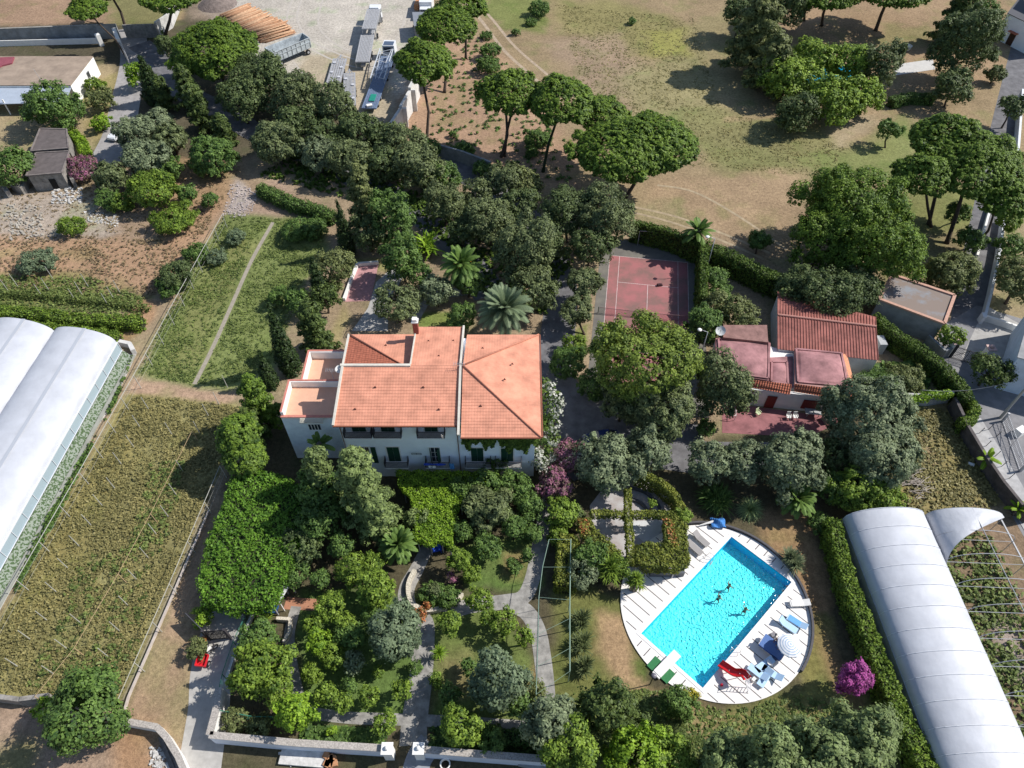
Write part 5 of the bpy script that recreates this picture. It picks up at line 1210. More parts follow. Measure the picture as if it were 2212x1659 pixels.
# ---------------------------------------------------------------- swimming pool
DCX, DCY, DR = 19.55, 27.75, 8.95
deckm = mat('white_deck_slabs', (0.80, 0.765, 0.725), .75, var=.05, scale=1.2)
P0, P1, P2, P3 = POOL   # top, right, bottom, left
ex = (P1 - P0).normalized(); ey = (P2 - P1).normalized(); PC = sum(POOL, Vector()) / 4
HW, HL = (P1 - P0).length / 2, (P2 - P1).length / 2
def PL(u, v, z=0): p = PC + ex * u + ey * v; return Vector((p.x, p.y, z))       # u across (7 m), v along (14.4 m) towards the camera
b = MB()     # deck: a 12 cm thick disc with the basin cut out, as quads from basin rim to the circle
N = 96; inner = []; outer = []
for i in range(N):
 a = 2 * math.pi * i / N; d = ex * math.cos(a) + ey * math.sin(a)
 du, dv_ = math.cos(a), math.sin(a); s = min(HW / abs(du) if abs(du) > 1e-6 else 1e9, HL / abs(dv_) if abs(dv_) > 1e-6 else 1e9)
 inner.append((du * s, dv_ * s))
 o = PC + d * 0.0; f_ = Vector((DCX, DCY, 0)) - PC; A_ = d.dot(f_); B_ = A_ * A_ - f_.length_squared + DR * DR; outer.append(PC + d * (A_ + math.sqrt(B_)))
for cu_, cv_ in ((HW, HL), (-HW, HL), (-HW, -HL), (HW, -HL)):
 k = min(range(N), key=lambda i: (inner[i][0] - cu_) ** 2 + (inner[i][1] - cv_) ** 2); inner[k] = (cu_, cv_)
vs = [PL(*q, .12) for q in inner] + [Vector((q.x, q.y, .12)) for q in outer] + [Vector((q.x, q.y, -.02)) for q in outer]
b.add(vs, [(i, (i + 1) % N, N + (i + 1) % N, N + i) for i in range(N)] + [(N + i, N + (i + 1) % N, 2 * N + (i + 1) % N, 2 * N + i) for i in range(N)])
deck = b.build('pool_deck', deckm); deck['kind'] = 'structure'
cyan = mat('pool_lining', (0.13, 0.96, 0.98), .55, spec=.2)
nt = cyan.node_tree; n = nt.nodes; l = nt.links; geo = [q for q in n if q.bl_idname == 'ShaderNodeNewGeometry'][0]
wn = n.new('ShaderNodeTexNoise'); wn.inputs['Scale'].default_value = 1.3; l.new(geo.outputs['Position'], wn.inputs['Vector'])
wm = n.new('ShaderNodeVectorMath'); wm.operation = 'MULTIPLY_ADD'; l.new(wn.outputs['Color'], wm.inputs[0]); wm.inputs[1].default_value = (.9, .9, .9); l.new(geo.outputs['Position'], wm.inputs[2])
vo = n.new('ShaderNodeTexVoronoi'); vo.feature = 'SMOOTH_F1'; vo.inputs['Scale'].default_value = 3.6; vo.inputs['Smoothness'].default_value = .35; l.new(wm.outputs[0], vo.inputs['Vector'])
bp = n.new('ShaderNodeBump'); bp.inputs['Strength'].default_value = 1.0; bp.inputs['Distance'].default_value = .21; l.new(vo.outputs['Distance'], bp.inputs['Height']); l.new(bp.outputs[0], n['Principled BSDF'].inputs['Normal'])
pool = thing('swimming_pool', (PC.x, PC.y, 0), 'rectangular bright turquoise swimming pool set in a round white deck', 'swimming pool')
b = MB(); dp = -1.15
c4 = [PL(-HW, -HL), PL(HW, -HL), PL(HW, HL), PL(-HW, HL)]
z = lambda p, h: (p.x, p.y, h)
b.quad(*[z(p, dp) for p in c4])
b.build('basin_floor', cyan, pool)
b = MB()
for i in range(4): p, q = c4[i], c4[(i + 1) % 4]; b.quad(z(p, dp), z(q, dp), z(q, .121), z(p, .121))
b.build('basin_wall', mat('pool_wall_blue', (0.008, 0.50, 0.80), .5), pool)
b = MB()
for (a, c_) in ((PL(-HW - .2, -HL - .02, .135), PL(HW + .2, -HL - .02, .135)),):
 pass
for u0, v0, u1, v1 in ((-HW - .35, -HL - .17, HW + .35, -HL - .17), (-HW - .35, HL + .17, HW + .35, HL + .17)):
 b.beam(PL(u0, v0, .125), PL(u1, v1, .125), .32, .06)
for u0, v0, u1, v1 in ((-HW - .17, -HL, -HW - .17, HL), (HW + .17, -HL, HW + .17, HL)): b.beam(PL(u0, v0, .128), PL(u1, v1, .128), .32, .06)
b.build('coping', mat('white_coping', (0.82, 0.81, 0.80), .7), pool)
wtr = bpy.data.materials.new('pool_water'); wtr.use_nodes = True; nt = wtr.node_tree; n = nt.nodes; l = nt.links
n.remove(n['Principled BSDF']); tr = n.new('ShaderNodeBsdfTransparent'); tr.inputs[0].default_value = (.9, 1, 1, 1)
gl = n.new('ShaderNodeBsdfGlossy'); gl.inputs['Roughness'].default_value = .12; fr_ = n.new('ShaderNodeFresnel'); fr_.inputs[0].default_value = 1.33
geo = n.new('ShaderNodeNewGeometry'); no = n.new('ShaderNodeTexNoise'); no.inputs['Scale'].default_value = 2.6; no.inputs['Detail'].default_value = 2; l.new(geo.outputs['Position'], no.inputs['Vector'])
bp = n.new('ShaderNodeBump'); bp.inputs['Strength'].default_value = .8; bp.inputs['Distance'].default_value = .12; l.new(no.outputs['Fac'], bp.inputs['Height']); l.new(bp.outputs[0], gl.inputs['Normal']); l.new(bp.outputs[0], fr_.inputs['Normal'])
ms = n.new('ShaderNodeMixShader'); l.new(fr_.outputs[0], ms.inputs[0]); l.new(tr.outputs[0], ms.inputs[1]); l.new(gl.outputs[0], ms.inputs[2]); l.new(ms.outputs[0], n['Material Output'].inputs[0])
b = MB(); b.quad(*[z(p, .0) for p in c4]); b.build('water', wtr, pool)
b = MB(); slot = 1.0
def inside(p): return (p.x - DCX) ** 2 + (p.y - DCY) ** 2 < (DR - .12) ** 2
for k in range(-9, 10):
 v = k * 1.0 + .3
 for sg in (-1, 1):
  u = HW + .55
  if abs(v) > HL + .1: continue
  e = u
  while inside(PL(sg * (e + .1), v)): e += .1
  if e > u + .3: b.beam(PL(sg * u, v, .122), PL(sg * e, v, .122), .085, .012)
for k in range(-5, 6):
 u = k * 1.0
 for sg in (-1, 1):
  v = HL + .5; e = v
  while inside(PL(u, sg * (e + .1))): e += .1
  if e > v + .3: b.beam(PL(u, sg * v, .122), PL(u, sg * e, .122), .085, .012)
b.build('deck_joints', mat('grey_joint', (0.13, 0.12, 0.12), .9))['kind'] = 'structure'
pts = [Vector((DCX + (DR + .12) * math.cos(a), DCY + (DR + .12) * math.sin(a), 0)) for a in np.linspace(R(-42), R(112), 40)]
wallrun(pts, .42, .2, mat('dark_rim', (0.10, 0.095, 0.10), .8, var=.2, scale=2), 'deck_rim', 'low dark curved rim wall round the right and far side of the round deck', 'rim wall')
W2 = lambda zx, zy: (1401 + zx / 7.5, 1364 + zy / 7.5)
db = thing('diving_board', at(*W2(200, 640)), 'white diving board on a white base at the near end of the pool', 'diving board')
a_ = at(*W2(140, 690), .35); c_ = at(*W2(470, 350), .45)
b = MB(); b.beam(a_, c_, .85, .09); b.build('board', WARMW, db); b = MB(); m_ = a_.lerp(c_, .2); b.box((m_.x, m_.y, .22), (1.5, .8, .26), math.atan2((c_ - a_).y, (c_ - a_).x)); b.build('base', WARMW, db)
gmat = mat('green_mat', (0.045, 0.19, 0.075), .95, var=.15, scale=6)
for q, lb in (((110, 540), 'green mat on the left of the diving board'), ((295, 705), 'green mat on the right of the diving board')):
 p = at(*W2(*q), .12); b = MB(); b.box((p.x, p.y, .15), (1.0, 1.25, .04), math.atan2(ey.y, ey.x) + math.pi / 2); one(b, 'rubber_mat', gmat, lb, 'mat', 'green mats by the diving board')
sl = thing('pool_slide', at(*W2(1610, 900)), 'curved red water slide running down to the pool edge with a steel ladder', 'water slide')
path = [at(*W2(1590, 770), 1.75), at(*W2(1520, 690), 1.5), at(*W2(1380, 670), 1.05), at(*W2(1240, 580), .65), at(*W2(1150, 520), .38)]
path = smoothpoly(path, 6, False); b = MB(); vs = []
for i, p in enumerate(path):
 d = path[min(i + 1, len(path) - 1)] - path[max(0, i - 1)]; s = Vector((-d.y, d.x, 0)).normalized()
 for du, dz in ((-.34, .26), (-.30, .02), (-.15, -.06), (.15, -.06), (.30, .02), (.34, .26), (.38, .26), (.33, -.05), (.15, -.12), (-.15, -.12), (-.33, -.05), (-.38, .26)): vs.append(p + s * du + Vector((0, 0, dz)))
m12 = 12; b.add(vs, [(i * m12 + j, i * m12 + (j + 1) % m12, (i + 1) * m12 + (j + 1) % m12, (i + 1) * m12 + j) for i in range(len(path) - 1) for j in range(m12)])
b.build('chute', mat('red_fibreglass', (0.62, 0.015, 0.02), .35, spec=.5), sl, smooth=True)
b = MB(); t0 = path[0]; g0 = at(*W2(1640, 960), .12)
side = Vector((0.5, .6, 0)).normalized()
for s in (-.28, .28):
 b.tube([g0 + side * s, t0 + side * s + Vector((0, 0, 0)), t0 + side * s + Vector((0, 0, .55)), t0 + side * s + (path[3] - t0).normalized() * .4 + Vector((0, 0, .4))], .03, 6)
for k in range(7): p = g0.lerp(t0, (k + .6) / 7.4); b.tube([p - side * .28, p + side * .28], .028, 6)
b.build('ladder', mat('white_steel', (0.72, 0.73, 0.75), .4), sl)
b = MB()
for i in (8, 15): p = path[i]; b.tube([Vector((p.x, p.y, .12)), p], .035, 6)
b.build('supports', STEEL, sl)
p = at(*W2(1180, 875), .12); b = MB(); b.ball(p + Vector((0, 0, .14)), .14, 12, 8); one(b, 'ball', mat('red_ball', (0.6, 0.02, 0.05), .5), 'small red ball lying on the deck under the slide', 'ball', smooth=True)
lm_ = thing('garden_lamp', at(1403.5, 1479), 'black post lamp with a round head at the left of the diving board', 'lamp post')
b = MB(); p = at(1403.5, 1479); b.tube([p, p + Vector((0, 0, 2.3))], .05, 7); b.build('post', IRON, lm_); b = MB(); b.ball(p + Vector((0, 0, 2.45)), .26, 12, 8, .7); b.build('lamp_head', mat('smoked_globe', (0.16, 0.15, 0.18), .3), lm_, smooth=True)
for u, v, lb in ((HW - .1, 2.4, 'steel pool ladder on the right long side of the pool'), (-HW + .1, -3.6, 'steel pool ladder on the far left side of the pool')):
 r_ = thing('pool_ladder', PL(u, v), lb, 'pool ladder', 'pool ladders'); b = MB(); sg = 1 if u > 0 else -1
 for s in (-.25, .25): b.tube([PL(u + sg * .6, v + s, .12), PL(u + sg * .5, v + s, .75), PL(u, v + s, .8), PL(u - sg * .12, v + s, .1), PL(u - sg * .12, v + s, -.9)], .025, 6)
 b.build('rails', STEEL, r_); b = MB()
 for k in range(3): b.beam(PL(u - sg * .12, v - .25, -.15 - .28 * k), PL(u - sg * .12, v + .25, -.15 - .28 * k), .08, .03)
 b.build('steps', STEEL, r_)
p = at(*W2(1690, 790), .12); b = MB(); b.box((p.x, p.y, .32), (.38, .28, .4), .7); one(b, 'cool_box', WARMW, 'small white box on the deck beside the top of the slide', 'box')
PBL = mat('pale_blue_plastic', (0.44, 0.62, 0.82), .5); TOW = mat('sky_blue_towel', (0.16, 0.40, 0.72), .9); TWB = mat('striped_blue_towel', (0.045, 0.11, 0.34), .9)
nt = TWB.node_tree; n = nt.nodes; l = nt.links; g_ = n.new('ShaderNodeTexCoord'); wv = n.new('ShaderNodeTexWave'); wv.inputs['Scale'].default_value = 3.2; wv.bands_direction = 'Y'; l.new(g_.outputs['Object'], wv.inputs['Vector'])
rp = n.new('ShaderNodeValToRGB'); rp.color_ramp.elements[0].position = .55; rp.color_ramp.elements[0].color = (.045, .11, .34, 1); rp.color_ramp.elements[1].position = .75; rp.color_ramp.elements[1].color = (.20, .30, .50, 1); l.new(wv.outputs['Fac'], rp.inputs[0]); l.new(rp.outputs[0], n['Principled BSDF'].inputs['Base Color'])
def rot(p, o, a): c, s = math.cos(a), math.sin(a); return (o[0] + p[0] * c - p[1] * s, o[1] + p[0] * s + p[1] * c, o[2] + p[2])
def lounger(loc, a, m, towel, label, back=.45, nm='sun_lounger', fm=None):
 r_ = thing(nm, loc, label, 'sun lounger', 'sun loungers round the pool'); o = loc; fm = fm or WARMW
 def bx(b, c, d, tilt=0):
  x, y, z_ = d[0] / 2, d[1] / 2, d[2] / 2; vs = []
  for zz in (-z_, z_):
   for xx, yy in ((-x, -y), (x, -y), (x, y), (-x, y)):
    q = (c[0] + xx * math.cos(tilt) - zz * math.sin(tilt), c[1] + yy, c[2] + xx * math.sin(tilt) + zz * math.cos(tilt)); vs.append(rot(q, o, a))
  b.add(vs, [(3, 2, 1, 0), (4, 5, 6, 7), (0, 1, 5, 4), (1, 2, 6, 5), (2, 3, 7, 6), (3, 0, 4, 7)])
 b = MB(); bx(b, (-.3, 0, .34), (1.3, .66, .07)); b.build('seat', m, r_)
 b = MB(); bx(b, (.62, 0, .34 + .33 * math.sin(back)), (.72, .66, .07), back); b.build('backrest', m, r_)
 for xx in (-.8, .3):
  for yy in (-.26, .26): b = MB(); bx(b, (xx, yy, .16), (.07, .07, .3)); b.build('leg', fm, r_)
 if towel: b = MB(); bx(b, (-.25, 0, .392), (1.15, .60, .022)); b.build('towel', towel, r_)
 return r_
def chair(loc, a, m, label, nm='plastic_chair', grp='white and blue plastic chairs'):
 r_ = thing(nm, loc, label, 'chair', grp); o = loc
 def bx(b, c, d, t=0):
  vs = []
  for zz in (-1, 1):
   for xx, yy in ((-1, -1), (1, -1), (1, 1), (-1, 1)):
    q = (c[0] + xx * d[0] / 2 - (t * (zz + 1) / 2), c[1] + yy * d[1] / 2, c[2] + zz * d[2] / 2); vs.append(rot(q, o, a))
  b.add(vs, [(3, 2, 1, 0), (4, 5, 6, 7), (0, 1, 5, 4), (1, 2, 6, 5), (2, 3, 7, 6), (3, 0, 4, 7)])
 b = MB(); bx(b, (0, 0, .43), (.46, .48, .045)); b.build('seat', m, r_)
 b = MB()
 for k in range(4): bx(b, (-.24, -.165 + k * .11, .68), (.035, .075, .42), .09)
 bx(b, (-.33, 0, .92), (.04, .46, .08)); b.build('backrest', m, r_)
 for xx in (-.2, .2):
  for yy in (-.2, .2): b = MB(); bx(b, (xx, yy, .21), (.045, .045, .41)); b.build('leg', m, r_)
 b = MB(); bx(b, (0, .25, .64), (.42, .05, .035)); bx(b, (0, -.25, .64), (.42, .05, .035)); b.build('armrests', m, r_)
 return r_
def table(loc, a, w_, d_, h, m, label, nm='side_table', round_=False, grp='garden tables'):
 r_ = thing(nm, loc, label, 'table', grp); b = MB()
 if round_: b.lathe(loc, [(.001, h - .04), (w_ / 2, h - .04), (w_ / 2, h), (.001, h)], 20)
 else: b.box((loc[0], loc[1], loc[2] + h - .02), (w_, d_, .05), a)
 b.build('table_top', m, r_)
 for sx in (-1, 1):
  for sy in (-1, 1): q = rot((sx * w_ * .34, sy * d_ * .34, 0), loc, a); b = MB(); b.box((q[0], q[1], loc[2] + h / 2 - .03), (.05, .05, h - .05), a); b.build('leg', m, r_)
 return r_
W3 = lambda zx, zy: (1585.3 + zx / 10, 1253.5 + zy / 10)     # close view of the furniture corner
dz = .12; AL = math.atan2(-ex.y, -ex.x)
lounger(at(*W3(1400, 520), dz), R(2), WARMW, WARMW, 'long white cushioned lounger lying across the dark rim at the right edge of the deck', back=.25)
lounger(at(*W3(1340, 940), dz), R(-38), PBL, TOW, 'sun lounger with a sky blue towel below the white one near the right rim', back=.5)
lounger(at(*W3(1140, 1000), dz), R(140), PBL, None, 'empty pale blue sun lounger just above the striped parasol', back=.7)
tb_ = thing('picnic_table', at(*W3(810, 1520), dz), 'rectangular table under a blue striped cloth in front of the parasol', 'table', 'garden tables')
o = at(*W3(800, 1500), dz); b = MB(); b.box((0, 0, 0), (1, 1, 1)); b = MB(); b.box((o.x, o.y, dz + .70), (2.3, 1.25, .05), R(-42)); b.build('table_top', WARMW, tb_)
for sx in (-1, 1):
 for sy in (-1, 1): q = rot((sx * .95, sy * .45, 0), o, R(-42)); b = MB(); b.box((q[0], q[1], dz + .34), (.06, .06, .68)); b.build('leg', WARMW, tb_)
b = MB(); b.box((0, 0, .73), (2.2, 1.3, .03)); b.box((0, .66, .60), (2.2, .02, .26)); b.box((0, -.66, .60), (2.2, .02, .26))
tc = b.build('tablecloth', TWB); tc.location = (o.x, o.y, dz); tc.rotation_euler = (0, 0, R(-42)); tag(tc, 'dark blue striped cloth spread over the rectangular table', 'tablecloth')
def parasol(loc, r, h, m, label, n=10, tilt=0):
 r_ = thing('parasol', loc, label, 'parasol', 'pool parasols'); b = MB(); t = Vector(loc) + Vector((0, 0, h)); b.tube([Vector(loc), t], .025, 7); b.build('pole', WARMW, r_)
 b = MB(); vs = []; rings = [(0.02, 0), (.25, -.03), (.5, -.10), (.75, -.20), (1, -.34)]
 for q, zz in rings:
  for j in range(n): a = 2 * math.pi * j / n; vs.append((t.x + r * q * math.cos(a), t.y + r * q * math.sin(a), t.z + zz * r * .9))
 fs = [(i * n + j, i * n + (j + 1) % n, (i + 1) * n + (j + 1) % n, (i + 1) * n + j) for i in range(len(rings) - 1) for j in range(n)]
 o2 = len(vs);
 for j in range(n): v = vs[(len(rings) - 1) * n + j]; vs.append((v[0], v[1], v[2] - .14))
 fs += [((len(rings) - 1) * n + j, (len(rings) - 1) * n + (j + 1) % n, o2 + (j + 1) % n, o2 + j) for j in range(n)]
 b.add(vs, fs); b.build('canopy', m, r_); b = MB(); b.lathe(loc, [(.01, .06), (.24, .06), (.26, 0)], 12); b.build('base', STEEL, r_); return r_
stripe = mat('ring_striped_canvas', (0.80, 0.82, 0.86), .85)
pp = at(*W3(1225, 1385), 2.15); pl_ = (pp.x, pp.y, dz)
nt = stripe.node_tree; n = nt.nodes; l = nt.links; tc_ = n.new('ShaderNodeTexCoord'); ln = n.new('ShaderNodeVectorMath'); ln.operation = 'LENGTH'; sx_ = n.new('ShaderNodeVectorMath'); sx_.operation = 'MULTIPLY'; sx_.inputs[1].default_value = (1, 1, 0); l.new(tc_.outputs['Object'], sx_.inputs[0]); l.new(sx_.outputs[0], ln.inputs[0])
mu = n.new('ShaderNodeMath'); mu.operation = 'MULTIPLY'; mu.inputs[1].default_value = 2 * math.pi / .21; l.new(ln.outputs['Value'], mu.inputs[0]); si = n.new('ShaderNodeMath'); si.operation = 'SINE'; l.new(mu.outputs[0], si.inputs[0])
rp = n.new('ShaderNodeValToRGB'); rp.color_ramp.elements[0].position = .42; rp.color_ramp.elements[0].color = (.82, .83, .85, 1); rp.color_ramp.elements[1].position = .62; rp.color_ramp.elements[1].color = (.34, .46, .62, 1); l.new(si.outputs[0], rp.inputs[0]); l.new(rp.outputs[0], n['Principled BSDF'].inputs['Base Color'])
parasol(pl_, 1.12, 2.15, stripe, 'open parasol with blue and white rings beside the blue table', n=10)
chair(at(*W3(600, 1400), dz), R(-40), STEEL, 'grey folding chair at the left end of the blue table')
chair(at(*W3(860, 1700), dz), R(50), mat('navy_plastic', (0.02, 0.04, 0.12), .6), 'dark blue chair on the near side of the blue table')
table(at(*W3(965, 1210), dz), 0, .5, .5, .5, WARMW, 'small round white table between lounger and parasol, beside the grey box', round_=True)
p = at(*W3(840, 1190), dz); b = MB(); b.box((p.x, p.y, dz + .16), (.5, .38, .3), .4); one(b, 'cool_box', mat('grey_box', (0.22, 0.21, 0.22), .7), 'dark grey box beside the small round white table', 'box')
for q, a, lb in (((1860, 560), 30, 'pale blue folding lounger right beside the small round white table'), ((1760, 690), -42, 'pale blue lounger at the left of the cluster behind the slide'), ((1990, 700), -38, 'pale blue lounger on the far right of the cluster behind the slide'), ((1870, 770), 48, 'pale blue seat at the near end of the cluster behind the slide')):
 lounger(at(*W2(*q), dz), R(a), PBL, None, lb, back=.6)
table(at(*W2(1945, 530), dz), 0, .55, .55, .55, WARMW, 'round white table in the shade below the blue table', round_=True)
lounger(at(*(1401 + 560 / 5, 1106 + 310 / 5), dz), R(130), mat('taupe_canvas', (0.33, 0.31, 0.30), .85), None, 'grey brown lounger on the far left of the deck beside the ivy roof', back=.5)
lounger(at(*(1401 + 490 / 5, 1106 + 400 / 5), dz), R(130), MATS['taupe_canvas'], None, 'second grey brown lounger, nearer the pool corner of the ivy roof', back=.1)
p = at(1401 + 700 / 5, 1106 + 120 / 5, .3); r_ = thing('folded_parasol', p, 'blue folded parasol and cloth heaped at the top of the deck', 'parasol', 'pool parasols')
b = MB(); b.tube([p + Vector((-1.5, -.3, .1)), p + Vector((.1, .1, .25))], [.05, .16], 8)
bc = MB(); vs = []; nn = 9
for i in range(nn + 1):
 for j in range(nn + 1): u, v = i / nn, j / nn; vs.append((p.x - .3 + 1.5 * u, p.y - .6 + 1.1 * v, p.z + .15 + .5 * math.sin(math.pi * u) * math.sin(math.pi * v) + .12 * math.sin(9 * u + 7 * v)))
bc.add(vs, [(i * (nn + 1) + j, (i + 1) * (nn + 1) + j, (i + 1) * (nn + 1) + j + 1, i * (nn + 1) + j + 1) for i in range(nn) for j in range(nn)]); bc.build('canopy', mat('cobalt_canvas', (0.06, 0.22, 0.55), .8), r_); b.build('pole', WARMW, r_)
# ---------------------------------------------------------------- people
SKIN = mat('sun_tanned_skin', (0.42, 0.22, 0.14), .55); HAIR = mat('dark_hair', (0.02, 0.013, 0.01), .6)
def person(name_pose, joints, edges, radii, label, root_loc_, yaw=0.0, head=None, wear=None):
 """one continuous skinned body from a jointed skeleton"""
 me = bpy.data.meshes.new('body'); me.from_pydata([tuple(j) for j in joints], edges, []); ob = bpy.data.objects.new('person', me); COL.objects.link(ob)
 ob.modifiers.new('skin', 'SKIN'); sv = me.skin_vertices[0].data
 for i, r_ in enumerate(radii): sv[i].radius = (r_, r_)
 sv[0].use_root = True
 s = ob.modifiers.new('sub', 'SUBSURF'); s.levels = 1; s.render_levels = 1
 me.materials.append(SKIN); ob.location = root_loc_; ob.rotation_euler = (0, 0, yaw)
 tag(ob, label, 'person')
 if name_pose == 'swim': ob.rotation_euler = (0, R(-66), yaw); ob.scale = (.88, .88, .88)
 hb = MB(); h = Vector(head); hb.ball((h.x, h.y, h.z + .03), .115, 10, 7); ho = hb.build('hair', HAIR, None, smooth=True); ho.parent = ob
 fb = MB();
 if wear:
  wb = MB(); wb.tube([Vector(wear[0]), Vector(wear[1])], wear[2], 10); wo = wb.build('swimwear', wear[3], None, smooth=True); wo.parent = ob
 return ob
SWIM = [(0, 0, 0), (.22, 0, .05), (.42, 0, .08), (.52, 0, .12), (.66, 0, .17),          # pelvis, waist, chest, neck, head
  (.44, .19, .07), (.66, .34, .0), (.90, .30, -.06), (.98, .27, -.07),                # left arm reaching
  (.44, -.19, .07), (.30, -.42, -.05), (.52, -.55, -.1), (.60, -.56, -.1),            # right arm sweeping
  (-.04, .10, -.02), (-.42, .16, -.12), (-.82, .14, -.10), (-.98, .14, -.1),
  (-.04, -.10, -.02), (-.40, -.20, -.16), (-.76, -.26, -.22), (-.92, -.27, -.2),
  (.77, 0, .16)]
SE = [(0, 1), (1, 2), (2, 3), (3, 4), (4, 21), (2, 5), (5, 6), (6, 7), (7, 8), (2, 9), (9, 10), (10, 11), (11, 12), (0, 13), (13, 14), (14, 15), (15, 16), (0, 17), (17, 18), (18, 19), (19, 20)]
SRD = [.14, .13, .15, .06, .10, .07, .045, .035, .03, .07, .045, .035, .03, .085, .07, .045, .03, .085, .07, .045, .03, .085]
W4 = lambda zx, zy: (1401 + zx / 5, 1106 + zy / 5)
for q, yaw, lb, wcol in (((860, 815), 40, 'person swimming furthest up the pool, dark hair and arms out', (.02, .02, .05)), ((750, 940), 35, 'person swimming in the middle of the pool, nearer the left side', (.03, .03, .03)), ((1035, 1070), 60, 'person standing low in the water near the right side, dark swimwear', (.25, .03, .03))):
 person('swim', SWIM, SE, SRD, lb, at(*W4(*q), -.5), R(yaw), head=(.70, 0, .20), wear=((-.10, 0, 0), (.10, 0, .03), .165, mat('swimwear_%d' % int(yaw), wcol, .7)))
SIT = [(0, 0, .52), (0, 0, .72), (.02, 0, .95), (.04, 0, 1.10), (.06, 0, 1.22),
  (.02, .20, .98), (.10, .27, .76), (.32, .18, .74), (.42, .14, .75), (.02, -.20, .98), (.12, -.28, .78), (.34, -.2, .76), (.44, -.16, .76),
  (.06, .10, .50), (.46, .14, .52), (.50, .14, .12), (.62, .14, .06), (.06, -.10, .50), (.46, -.14, .52), (.48, -.14, .12), (.60, -.14, .06), (.07, 0, 1.32)]
for q, yaw, lb, wcol in (((905, 1380), 215, 'tanned person sitting at the far side of the blue table with dark hair', (.10, .02, .02)), ((960, 1500), 190, 'person sitting close behind, between the blue table and the parasol', (.02, .02, .02))):
 l0 = at(*W3(*q), dz)
 person('sit', SIT, SE, SRD, lb, l0, R(yaw), head=(.05, 0, 1.29), wear=((0, 0, .46), (0, 0, .62), .175, mat('shorts_%d' % int(yaw), wcol, .8)))
 chair(l0 - Vector((0, 0, 0)), R(yaw), WARMW, 'white chair under ' + ('the tanned person' if yaw == 215 else 'the person nearest the parasol'))
S4 = lambda zx, zy: (1511.6 + zx / 3.75, 604.6 + zy / 3.75)
chair(at(*S4(467, 1095)), R(-60), mat('pale_green_plastic', (0.60, 0.68, 0.42), .5), 'pale green plastic chair alone on the sunlit half of the red court')
chair(at(*S4(712, 1125)), R(-90), WARMW, 'white chair, left of the pair on the red court'); chair(at(*S4(765, 1125)), R(-90), WARMW, 'white chair, right of the pair on the red court')
table(at(*S4(905, 1095)), R(-6), 1.9, .95, .75, mat('grey_table', (0.40, 0.40, 0.40), .6), 'grey table in the shade below the outbuilding window', 'garden_table')
b = MB(); a_, c_ = at(*S4(222, 1130)), at(*S4(278, 1140)); d_ = at(*S4(280, 1080))
for p in (a_, c_, d_): b.beam(p, p + Vector((0, 0, .9)), .05)
b.beam(a_ + Vector((0, 0, .9)), c_ + Vector((0, 0, .9)), .05); b.beam(c_ + Vector((0, 0, .9)), d_ + Vector((0, 0, .9)), .05); one(b, 'clothes_rack', WARMW, 'white bar rack at the left corner of the red court', 'rack')
p = at(*S4(1035, 1140)); b = MB(); b.box((p.x, p.y, .3), (1.2, 1.0, .6), .3); one(b, 'masonry_block', mat('pinkish_stone', (0.45, 0.32, 0.27), .9, var=.2, scale=3), 'pinkish masonry block at the right corner of the red court', 'block')
# ---------------------------------------------------------------- greenhouses
PLAS = mat('greenhouse_plastic', (0.52, 0.53, 0.565), .46, var=.10, scale=.5, bump=.25, bscale=1.1, spec=.35)
PLAS2 = mat('milky_plastic', (0.52, 0.53, 0.56), .45, var=.12, scale=.5, bump=.4, bscale=1.6, spec=.35)
def vault(root, A0, B0, A1, B1, z0, rise, m, seg=18, nb=10, sag=.06, name='cover', ends=True):
 """A0-B0: one gable line, A1-B1: the other"""
 b = MB(); vs = []; rows = nb * 4
 for i in range(rows + 1):
  t = i / rows; L_, R_ = A0.lerp(A1, t), B0.lerp(B1, t); sg = sag * math.sin(math.pi * ((t * nb) % 1.0))
  for j in range(seg + 1):
   a = math.pi * j / seg; p = L_.lerp(R_, .5 - .5 * math.cos(a)); h = z0 + rise * math.sin(a) ** .85 - sg * math.sin(a); vs.append((p.x, p.y, h))
 b.add(vs, [(i * (seg + 1) + j, i * (seg + 1) + j + 1, (i + 1) * (seg + 1) + j + 1, (i + 1) * (seg + 1) + j) for i in range(rows) for j in range(seg)])
 b.build(name, m, root, smooth=True)
 if ends:
  b = MB(); ev = []
  for j in range(seg + 1): a = math.pi * j / seg; p = A0.lerp(B0, .5 - .5 * math.cos(a)); ev.append((p.x, p.y, z0 + rise * math.sin(a) ** .85))
  ev = [(A0.x, A0.y, 0)] + ev + [(B0.x, B0.y, 0)]; b.add(ev, [tuple(range(len(ev)))]); b.build('gable', m, root)
 return vs
def hoops(root, A0, B0, A1, B1, z0, rise, n, m, skip=0, r=.035, chord=True, base=0.0):
 b = MB()
 for k in range(skip, n + 1):
  t = k / n; L_, R_ = A0.lerp(A1, t), B0.lerp(B1, t); pts = []
  for j in range(13): a = math.pi * j / 12; p = L_.lerp(R_, .5 - .5 * math.cos(a)); pts.append(Vector((p.x, p.y, z0 + rise * math.sin(a) ** .85 + .03)))
  b.tube(pts, r, 5)
  if chord: b.tube([Vector((L_.x, L_.y, z0)), Vector((R_.x, R_.y, z0))], r * .8, 5)
  for q in (L_, R_): b.tube([Vector((q.x, q.y, base)), Vector((q.x, q.y, z0))], r, 5)
 b.build('hoops', m, root)
gh = thing('greenhouse', (38, 26, 0), 'long white plastic tunnel greenhouse between the tall hedge and the open hoops', 'greenhouse', 'plastic greenhouses')
GA0, GB0, GA1, GB1 = Vector((33.6, 36.1, 0)), Vector((41.75, 36.4, 0)), Vector((34.8, 4, 0)), Vector((42.6, 4, 0))
vault(gh, GA0, GB0, GA1, GB1, 2.3, 2.0, PLAS, nb=16)
